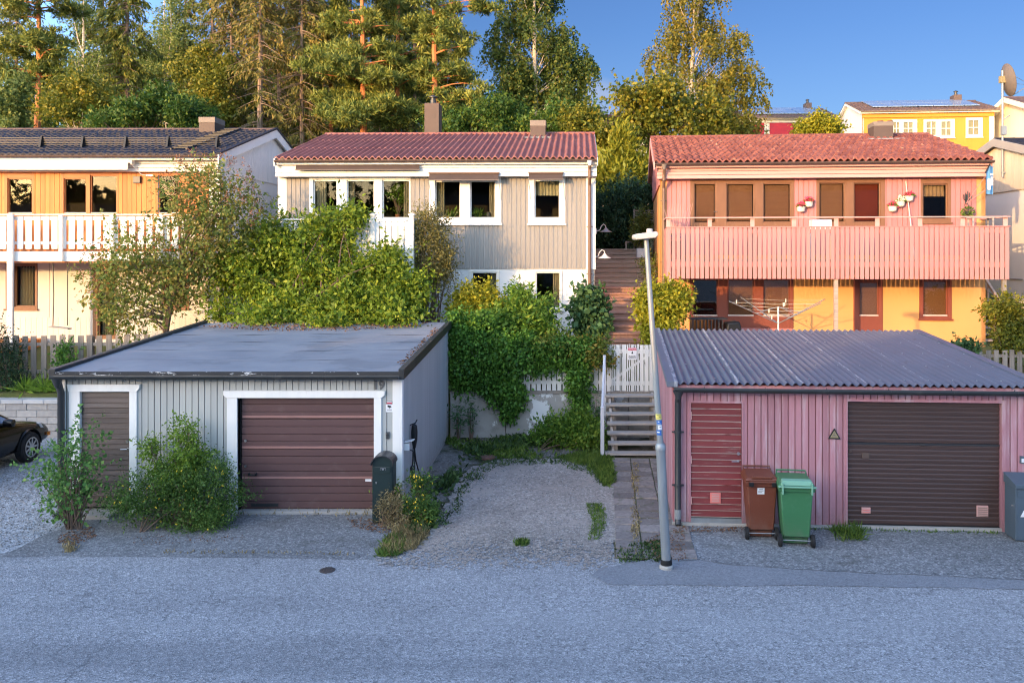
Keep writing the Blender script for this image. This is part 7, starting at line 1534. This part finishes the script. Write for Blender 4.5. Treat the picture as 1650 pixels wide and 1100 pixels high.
litter('fallen_leaf_line', [roofpt(640, 597, 14.4), roofpt(652, 592, 14.3), roofpt(712, 530, 18.7), roofpt(700, 534, 18.7)], 300, zroof, 82, .045)
litter('dead_leaves', G([(95, 862), (150, 850), (155, 866), (120, 880), (95, 875)]), 300, .006, 83, .035)
litter('dead_leaf_drift', G([(560, 836), (640, 838), (650, 862), (600, 858), (565, 850)]), 420, .006, 84, .035)
litter('leaf_scatter', G([(1040, 870), (1100, 850), (1108, 905), (1060, 908)]), 420, .03, 85, .03)
litter('leaf_fringe', G([(1100, 851), (1205, 851), (1205, 858), (1100, 860)]), 260, .014, 86, .03)
litter('petals', G([(200, 866), (390, 862), (400, 872), (220, 880)]), 220, .006, 87, .025)
def stones(name, poly, n, seed, s=(.006, .022), z=0.0):
    rng = np.random.default_rng(seed); q = poly_scatter(rng, poly, n); m = MB(); r = s[0]+(s[1]-s[0])*rng.random(len(q))**2.5
    for (x, y), k in zip(q, r):
        a = rng.random()*3.1; c_, s_ = math.cos(a)*k, math.sin(a)*k; h = k*.7; m.add([(x-c_, y-s_, z), (x+s_, y-c_, z), (x+c_, y+s_, z), (x-s_, y+c_, z), (x, y, z+h)], [(0, 1, 4), (1, 2, 4), (2, 3, 4), (3, 0, 4)])
    o = m.build(name, MT['pebble'], recalc=False); o['kind'] = 'stuff'; return o
stones('pebbles', G([(640, 900), (700, 840), (760, 760), (900, 742), (960, 760), (1000, 900)]), 2600, 91, z=.008)
stones('road_grit', G([(560, 905), (1000, 910), (1010, 945), (560, 930)]), 900, 92, (.004, .012), 0.0)
stones('gravel_stones', G([(0, 740), (95, 740), (100, 855), (0, 888)]), 3000, 93, (.01, .025), -.004)
stones('path_grit', G([(985, 745), (1062, 745), (1066, 905), (992, 905)]), 800, 94, (.004, .014), .02)
# ---------------------------------------------------------------- the wood behind the houses
GW = 'trees on the wooded hill behind the houses'
def T(px, Y): return B3(px, Y, hz(Y)-.3)
pine_tree('pine_tree', 'tall pine with a bare orange trunk at the far left of the wood', T(60, 44), 17.5, [PB(60, 20, 62, 26, 44, 2), PB(40, 70, 50, 26, 44.5, 1.8), PB(90, 75, 40, 24, 43.5, 1.6), PB(30, 120, 38, 18, 44, 1.6), PB(85, 118, 40, 16, 44, 1.5), PB(60, -30, 60, 34, 44, 2)], 1000, 101, r0=.2, group=GW, nl=46)
spruce_tree('spruce_tree', 'broad olive spruce in the left part of the wood', T(203, 46), 18.5, 2.7, 102, 'spruce_olive', .2, 1.25, .1, .2, GW)
def far_leafy(label, px, Y, h, blobs, leaf, n, seed, **kw): kw.setdefault('shell', .8); return leafy_tree('broadleaf_tree', label, T(px, Y), h, ragged(blobs, 6, .4, seed, 1, .55), leaf, int(n*1.5), 20, .16, .095, .42, seed, group=GW, lump=.25, **kw)
far_leafy('pale green aspen behind the olive spruce', 270, 58, 19, [PB(270, 40, 42, 46, 58, 2.2), PB(285, 100, 46, 44, 58, 2.4), PB(240, 120, 46, 46, 58, 2.2), PB(285, 150, 50, 36, 58, 2.2)], 'aspen', 700, 103, bark='bark_birch', sprigs=.3, sprig=1.0, shell=.8)
far_leafy('pale green aspen between the left pine and the spruce', 130, 58, 19, [PB(130, 30, 50, 46, 58, 2.2), PB(140, 95, 46, 46, 58, 2.2), PB(110, 160, 50, 42, 58, 2.2), PB(160, 145, 34, 40, 58, 2)], 'aspen', 640, 104, bark='bark_birch', sprigs=.3, sprig=1.0, shell=.8)
far_leafy('loose leafy tree with a pale trunk above the black roof', 127, 40, 9, [PB(105, 165, 42, 30, 40, 1.6), PB(150, 160, 40, 34, 40, 1.6), PB(125, 185, 44, 22, 40, 1.5)], 'maple', 330, 105, bark='bark_birch', r0=.12, sprigs=.4, sprig=.8, shell=.8)
far_leafy('leafy tree at the left edge of the photograph behind the black roof', 8, 41, 9, [PB(5, 160, 40, 40, 41, 1.6), PB(20, 190, 30, 20, 41, 1.4)], 'aspen', 300, 106, sprigs=.4, sprig=.8, shell=.8)
far_leafy('dark bushy tree just above the black roof', 235, 38, 6.5, [PB(225, 180, 40, 24, 38, 1.5), PB(265, 165, 26, 24, 38.5, 1.2), PB(300, 182, 34, 26, 38, 1.4), PB(185, 190, 30, 18, 38, 1.3), PB(330, 192, 24, 16, 38, 1.2)], 'under', 430, 107, sprigs=.2)
far_leafy('dark leafy tree behind the orange house chimney', 330, 43, 9, [PB(330, 130, 44, 50, 43, 1.8), PB(310, 180, 46, 30, 43, 1.7), PB(350, 185, 40, 28, 42, 1.6)], 'maple', 560, 108, sprigs=.2)
spruce_tree('spruce_tree', 'thin spruce with sparse brown branches left of the bare trunks', T(372, 45), 18.5, 2.4, 109, 'spruce', .3, .75, .35, .14, GW)
spruce_tree('spruce_tree', 'bare spruce trunk with dead lower branches above the roof gap', T(418, 42), 19, 2.3, 110, 'spruce', .2, .65, .75, .19, GW)
spruce_tree('spruce_tree', 'brown half-dead spruce in the middle of the bare trunks', T(449, 46), 19.5, 2.4, 111, 'spruce', .15, .7, .6, .16, GW)
spruce_tree('spruce_tree', 'slim brown spruce, left of the close pair beside the dense pine', T(488, 43), 19, 2.2, 112, 'spruce', .2, .6, .6, .15, GW)
spruce_tree('spruce_tree', 'slim brown spruce, right of the close pair beside the dense pine', T(497, 44), 19, 2.0, 113, 'spruce', .25, .55, .6, .11, GW)
for i, (px, Y, h, R) in enumerate(((300, 60, 20, 3.0), (345, 57, 19.5, 3.0), (392, 60, 21, 3.2), (436, 58, 20, 3.0), (478, 61, 22, 3.2), (520, 57, 21, 3.2), (565, 60, 22, 3.4), (615, 58, 21, 3.4), (668, 59, 21, 3.4), (728, 58, 17, 3.0), (165, 60, 21, 3.2), (25, 57, 20, 3.0))):
    spruce_tree('spruce_tree', 'dark olive spruce in the back row of the wood, behind the pines and bare trunks', T(px, Y), h, R, 300+i, 'spruce_olive', .08, .8, .05, .2, 'back row of spruces in the wood')
pine_tree('pine_tree', 'slender pine between the brown spruces and the dense pine', T(535, 45), 18, [PB(535, 20, 40, 26, 45, 1.6), PB(525, 70, 36, 22, 45, 1.5), PB(545, 115, 40, 20, 45, 1.5), PB(520, 150, 36, 20, 44.8, 1.4)], 620, 141, r0=.15, group=GW, nl=30)
far_leafy('dark undergrowth tree below the bare spruce trunks', 440, 47, 7, [PB(440, 180, 60, 36, 47, 2), PB(500, 185, 40, 32, 47, 2), PB(400, 190, 44, 30, 47, 2), PB(450, 130, 50, 30, 50, 2)], 'under', 560, 114, sprigs=.2)
pine_tree('pine_tree', 'dense green pine with glowing orange trunk behind the grey house', T(586, 42), 17.5, [PB(585, 30, 75, 26, 42, 2), PB(560, 75, 60, 20, 41.8, 1.8), PB(620, 90, 50, 20, 42, 1.8), PB(540, 115, 56, 20, 41.6, 1.8), PB(610, 130, 60, 20, 41.5, 1.8), PB(560, 160, 56, 22, 41.5, 1.8), PB(620, 175, 56, 20, 41.3, 1.8), PB(560, 195, 50, 18, 41.2, 1.6), PB(585, -20, 60, 30, 42, 2)], 1700, 115, r0=.2, group=GW, nl=60, per=30)
pine_tree('pine_tree', 'bushy pine behind the tall brown chimney', T(640, 45), 17.5, [PB(650, 40, 50, 26, 45, 1.8), PB(655, 95, 44, 22, 45, 1.7), PB(665, 140, 42, 24, 44.8, 1.6), PB(655, 190, 46, 22, 44.5, 1.6), PB(640, -10, 50, 30, 45, 1.8)], 950, 116, r0=.18, group=GW, nl=40, per=30)
pine_tree('pine_tree', 'orange-stemmed pine at the right end of the wood, leaning branch to the right', T(702, 41), 18, [PB(700, 10, 40, 20, 41, 1.5), PB(712, 60, 38, 26, 41, 1.5), PB(740, 75, 26, 18, 41, 1.1), PB(700, 125, 42, 24, 41, 1.6), PB(745, 120, 34, 16, 41, 1.3), PB(725, 165, 40, 22, 41, 1.5), PB(775, 145, 20, 10, 41, .7), PB(780, 12, 24, 12, 41, .8), PB(700, -30, 40, 22, 41, 1.5)], 950, 117, r0=.2, group=GW, nl=50, per=30)
birch_tree('birch_tree', 'large green weeping birch behind the small chimney', T(862, 44), 17, [PB(862, 25, 62, 46, 44, 2.2), PB(830, 80, 46, 50, 44, 2), PB(900, 80, 48, 46, 44, 2), PB(920, 120, 36, 36, 44, 1.6), PB(845, 150, 56, 46, 44, 2), PB(895, 165, 50, 36, 44, 1.8), PB(862, -30, 50, 40, 44, 2)], 'birch_green', 1250, 118, hang=1.6, per=32, r0=.2, group=GW)
far_leafy('dark understory tree behind the roof right of the tall chimney', 760, 40, 6, [PB(760, 195, 56, 26, 40, 1.6), PB(810, 190, 46, 26, 40, 1.5), PB(730, 205, 30, 18, 40, 1.2)], 'under', 480, 119, sprigs=.2)
far_leafy('dark understory tree below the large green birch', 900, 39, 6, [PB(895, 198, 46, 20, 39, 1.5), PB(860, 200, 40, 20, 39, 1.4), PB(940, 195, 24, 22, 39, 1.2)], 'under', 380, 120, sprigs=.2)
far_leafy('small olive tree beside the right end of the maroon roof', 932, 37, 5.5, [PB(935, 205, 22, 24, 37, .9), PB(960, 215, 18, 20, 37, .8), PB(975, 230, 18, 30, 37, .8)], 'maple', 210, 121, sprigs=.4, sprig=.7)
leafy_tree('maple_tree', 'green maple with star-shaped leaves in front of the right birch', T(1060, 38), 9.5, ragged([PB(1030, 150, 26, 32, 38, 1.1), PB(1075, 170, 52, 42, 38, 1.6), PB(1110, 200, 50, 34, 38, 1.5), PB(1010, 165, 26, 22, 38, 1.0), PB(1050, 215, 52, 34, 38, 1.5), PB(1130, 180, 36, 36, 38.5, 1.2), PB(1008, 205, 22, 32, 38, .9)], 6, .4, 122, 1, .6), 'maple', 680, 18, .17, .13, .36, 122, group=GW, sprigs=.4, sprig=.9, lump=.4, shell=.75)
birch_tree('birch_tree', 'tall golden birch with a white stem behind the pink house', T(1113, 46), 17, [PB(1105, 5, 54, 44, 46, 2.2), PB(1085, 75, 44, 46, 46, 2), PB(1150, 55, 56, 50, 46, 2.2), PB(1190, 108, 50, 40, 46, 2), PB(1125, 125, 66, 46, 46, 2.4), PB(1170, 160, 60, 36, 46, 2.2), PB(1195, 190, 30, 20, 45, 1.4), PB(1120, -40, 50, 36, 46, 2)], 'birch', 800, 123, L=.15, W=.095, hang=1.7, per=34, r0=.17, group=GW)
far_leafy('sunlit bush in front of the crimson house on the hill', 1318, 48, 3.5, [PB(1318, 206, 24, 12, 48, 1.0), PB(1342, 210, 12, 9, 48, .6), PB(1296, 212, 12, 8, 48, .6)], 'golden', 240, 124, sprigs=.3, sprig=.6, r0=.08)
far_leafy('olive bush at the foot of the golden birch', 1200, 46, 3.5, [PB(1182, 208, 24, 14, 46, 1.0)], 'birch', 130, 125, sprigs=.3, sprig=.6, r0=.08)
# far wood closing the gaps low down
rng = np.random.default_rng(200); 
bl2 = [(x, -42+rng.normal()*2, 8.5, 3.6, 3, 9.0) for x in np.arange(-18, 66, 3.6)]+[(x, -46, 5, 3.6, 2.2, 6.6) for x in np.arange(-84, -20, 4)]
C, NN = blob_points(rng, bl2, 10000, .6, .3); ii = np.repeat(np.arange(len(C)), 16); P = C[ii]+rng.normal(size=(len(ii), 3))*.6
o = leaf_mesh('wood_across_the_street', P, unit(rng, len(ii)), .9*np.ones(len(ii)), .6*np.ones(len(ii)), LF['under'], None, rng); o['kind'] = 'stuff'
bl = [PB(x, 185+rng.normal()*12, 34, 34, 68, 3) for x in range(-60, 960, 34)]+[PB(x, 120+rng.normal()*20, 30, 40, 70, 3) for x in range(60, 720, 60)]
C, NN = blob_points(rng, bl, 2600, .8, .3); ii = np.repeat(np.arange(len(C)), 18); P = C[ii]+rng.normal(size=(len(ii), 3))*.6
o = leaf_mesh('distant_wood', P, unit(rng, len(ii))+np.array([0, 0, -.2]), .38*np.ones(len(ii)), .22*np.ones(len(ii)), LF['under'], None, rng); o['kind'] = 'stuff'
# ---------------------------------------------------------------- light, sky, camera
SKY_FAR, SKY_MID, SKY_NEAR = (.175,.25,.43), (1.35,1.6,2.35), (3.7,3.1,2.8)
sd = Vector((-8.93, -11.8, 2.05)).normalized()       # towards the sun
EL = math.asin(sd.z)
su = bpy.data.lights.new('sun', 'SUN'); su.energy = 2.0; su.angle = math.radians(.5); su.color = (.90, .53, .22)
so = bpy.data.objects.new('sun', su); COL.objects.link(so); so.rotation_euler = sd.to_track_quat('Z', 'Y').to_euler(); so.location = (-20, -26, 30)
w = bpy.data.worlds.new('World'); SC.world = w; w.use_nodes = True; nt = w.node_tree; bg = nt.nodes['Background']
sky = nt.nodes.new('ShaderNodeTexSky'); sky.sky_type = 'NISHITA'; sky.sun_disc = False; sky.sun_elevation = EL; sky.sun_rotation = math.atan2(sd.x, sd.y)
sky.altitude = 200; sky.air_density = 1.0; sky.dust_density = .6; sky.ozone_density = 1.5
# sky tint added: deep blue away from the sun, brightened sunward to lift shade
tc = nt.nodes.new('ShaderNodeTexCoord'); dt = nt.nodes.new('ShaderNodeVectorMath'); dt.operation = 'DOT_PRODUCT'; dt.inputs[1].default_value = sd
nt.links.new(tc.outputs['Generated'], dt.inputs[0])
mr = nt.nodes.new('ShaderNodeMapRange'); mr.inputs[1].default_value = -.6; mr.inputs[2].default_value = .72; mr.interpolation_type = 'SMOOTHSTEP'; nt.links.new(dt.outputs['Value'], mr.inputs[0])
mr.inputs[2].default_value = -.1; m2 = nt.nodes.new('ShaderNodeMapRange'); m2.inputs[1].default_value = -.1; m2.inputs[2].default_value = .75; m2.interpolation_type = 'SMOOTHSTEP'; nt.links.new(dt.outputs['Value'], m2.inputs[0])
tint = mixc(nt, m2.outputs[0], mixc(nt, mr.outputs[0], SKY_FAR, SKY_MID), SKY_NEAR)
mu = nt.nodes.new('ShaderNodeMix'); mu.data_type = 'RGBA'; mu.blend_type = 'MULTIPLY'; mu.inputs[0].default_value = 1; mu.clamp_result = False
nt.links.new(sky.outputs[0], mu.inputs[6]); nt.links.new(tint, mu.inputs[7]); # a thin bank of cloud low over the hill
cl = nt.nodes.new('ShaderNodeTexNoise'); cl.inputs['Scale'].default_value = 3.2; cl.inputs['Detail'].default_value = 7; cl.inputs['Roughness'].default_value = .6
mp = nt.nodes.new('ShaderNodeMapping'); mp.inputs['Scale'].default_value = (1.6, 1.6, 4.5); mp.inputs['Location'].default_value = (.35, .1, .2); nt.links.new(tc.outputs['Generated'], mp.inputs[0]); nt.links.new(mp.outputs[0], cl.inputs['Vector'])
sx = nt.nodes.new('ShaderNodeSeparateXYZ'); nt.links.new(tc.outputs['Generated'], sx.inputs[0])
band = nt.nodes.new('ShaderNodeMapRange'); band.inputs[1].default_value = .26; band.inputs[2].default_value = .08; nt.links.new(sx.outputs[2], band.inputs[0])
ex = math_n(nt, 'POWER', math_n(nt, 'DIVIDE', math_n(nt, 'SUBTRACT', sx.outputs[0], .035), .05), 2); ez = math_n(nt, 'POWER', math_n(nt, 'DIVIDE', math_n(nt, 'SUBTRACT', sx.outputs[2], .165), .045), 2)
puff = math_n(nt, 'SUBTRACT', 1.15, math_n(nt, 'ADD', ex, ez), True)
cm = math_n(nt, 'MULTIPLY', thresh(nt, cl.outputs[0], .34, .6), puff, True)
hz_ = mixc(nt, math_n(nt, 'MULTIPLY', band.outputs[0], .12, True), mu.outputs[2], (1.0, 1.15, 1.4))
fin = mixc(nt, math_n(nt, 'MULTIPLY', cm, .9), hz_, (1.3, 1.35, 1.6))
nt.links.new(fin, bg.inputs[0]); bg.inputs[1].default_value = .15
cam = bpy.data.cameras.new('camera'); co = bpy.data.objects.new('camera', cam); COL.objects.link(co); SC.camera = co
co.location = (0, 0, CH); co.rotation_euler = (math.pi/2, 0, 0)
cam.sensor_width = 36; cam.lens = 36*FP/1650; cam.shift_x = -(CX-825)/1650; cam.shift_y = -(550-CY)/1650; cam.clip_end = 3000
vs = SC.view_settings; vs.view_transform = 'Standard'; vs.look = 'None'; vs.exposure = 1.6; vs.gamma = 1.0
SC.cycles.max_bounces = 6; SC.cycles.diffuse_bounces = 3; SC.cycles.transparent_max_bounces = 8; SC.cycles.use_denoising = True; SC.cycles.pixel_filter_type = 'BLACKMAN_HARRIS'; SC.cycles.filter_width = 1.15
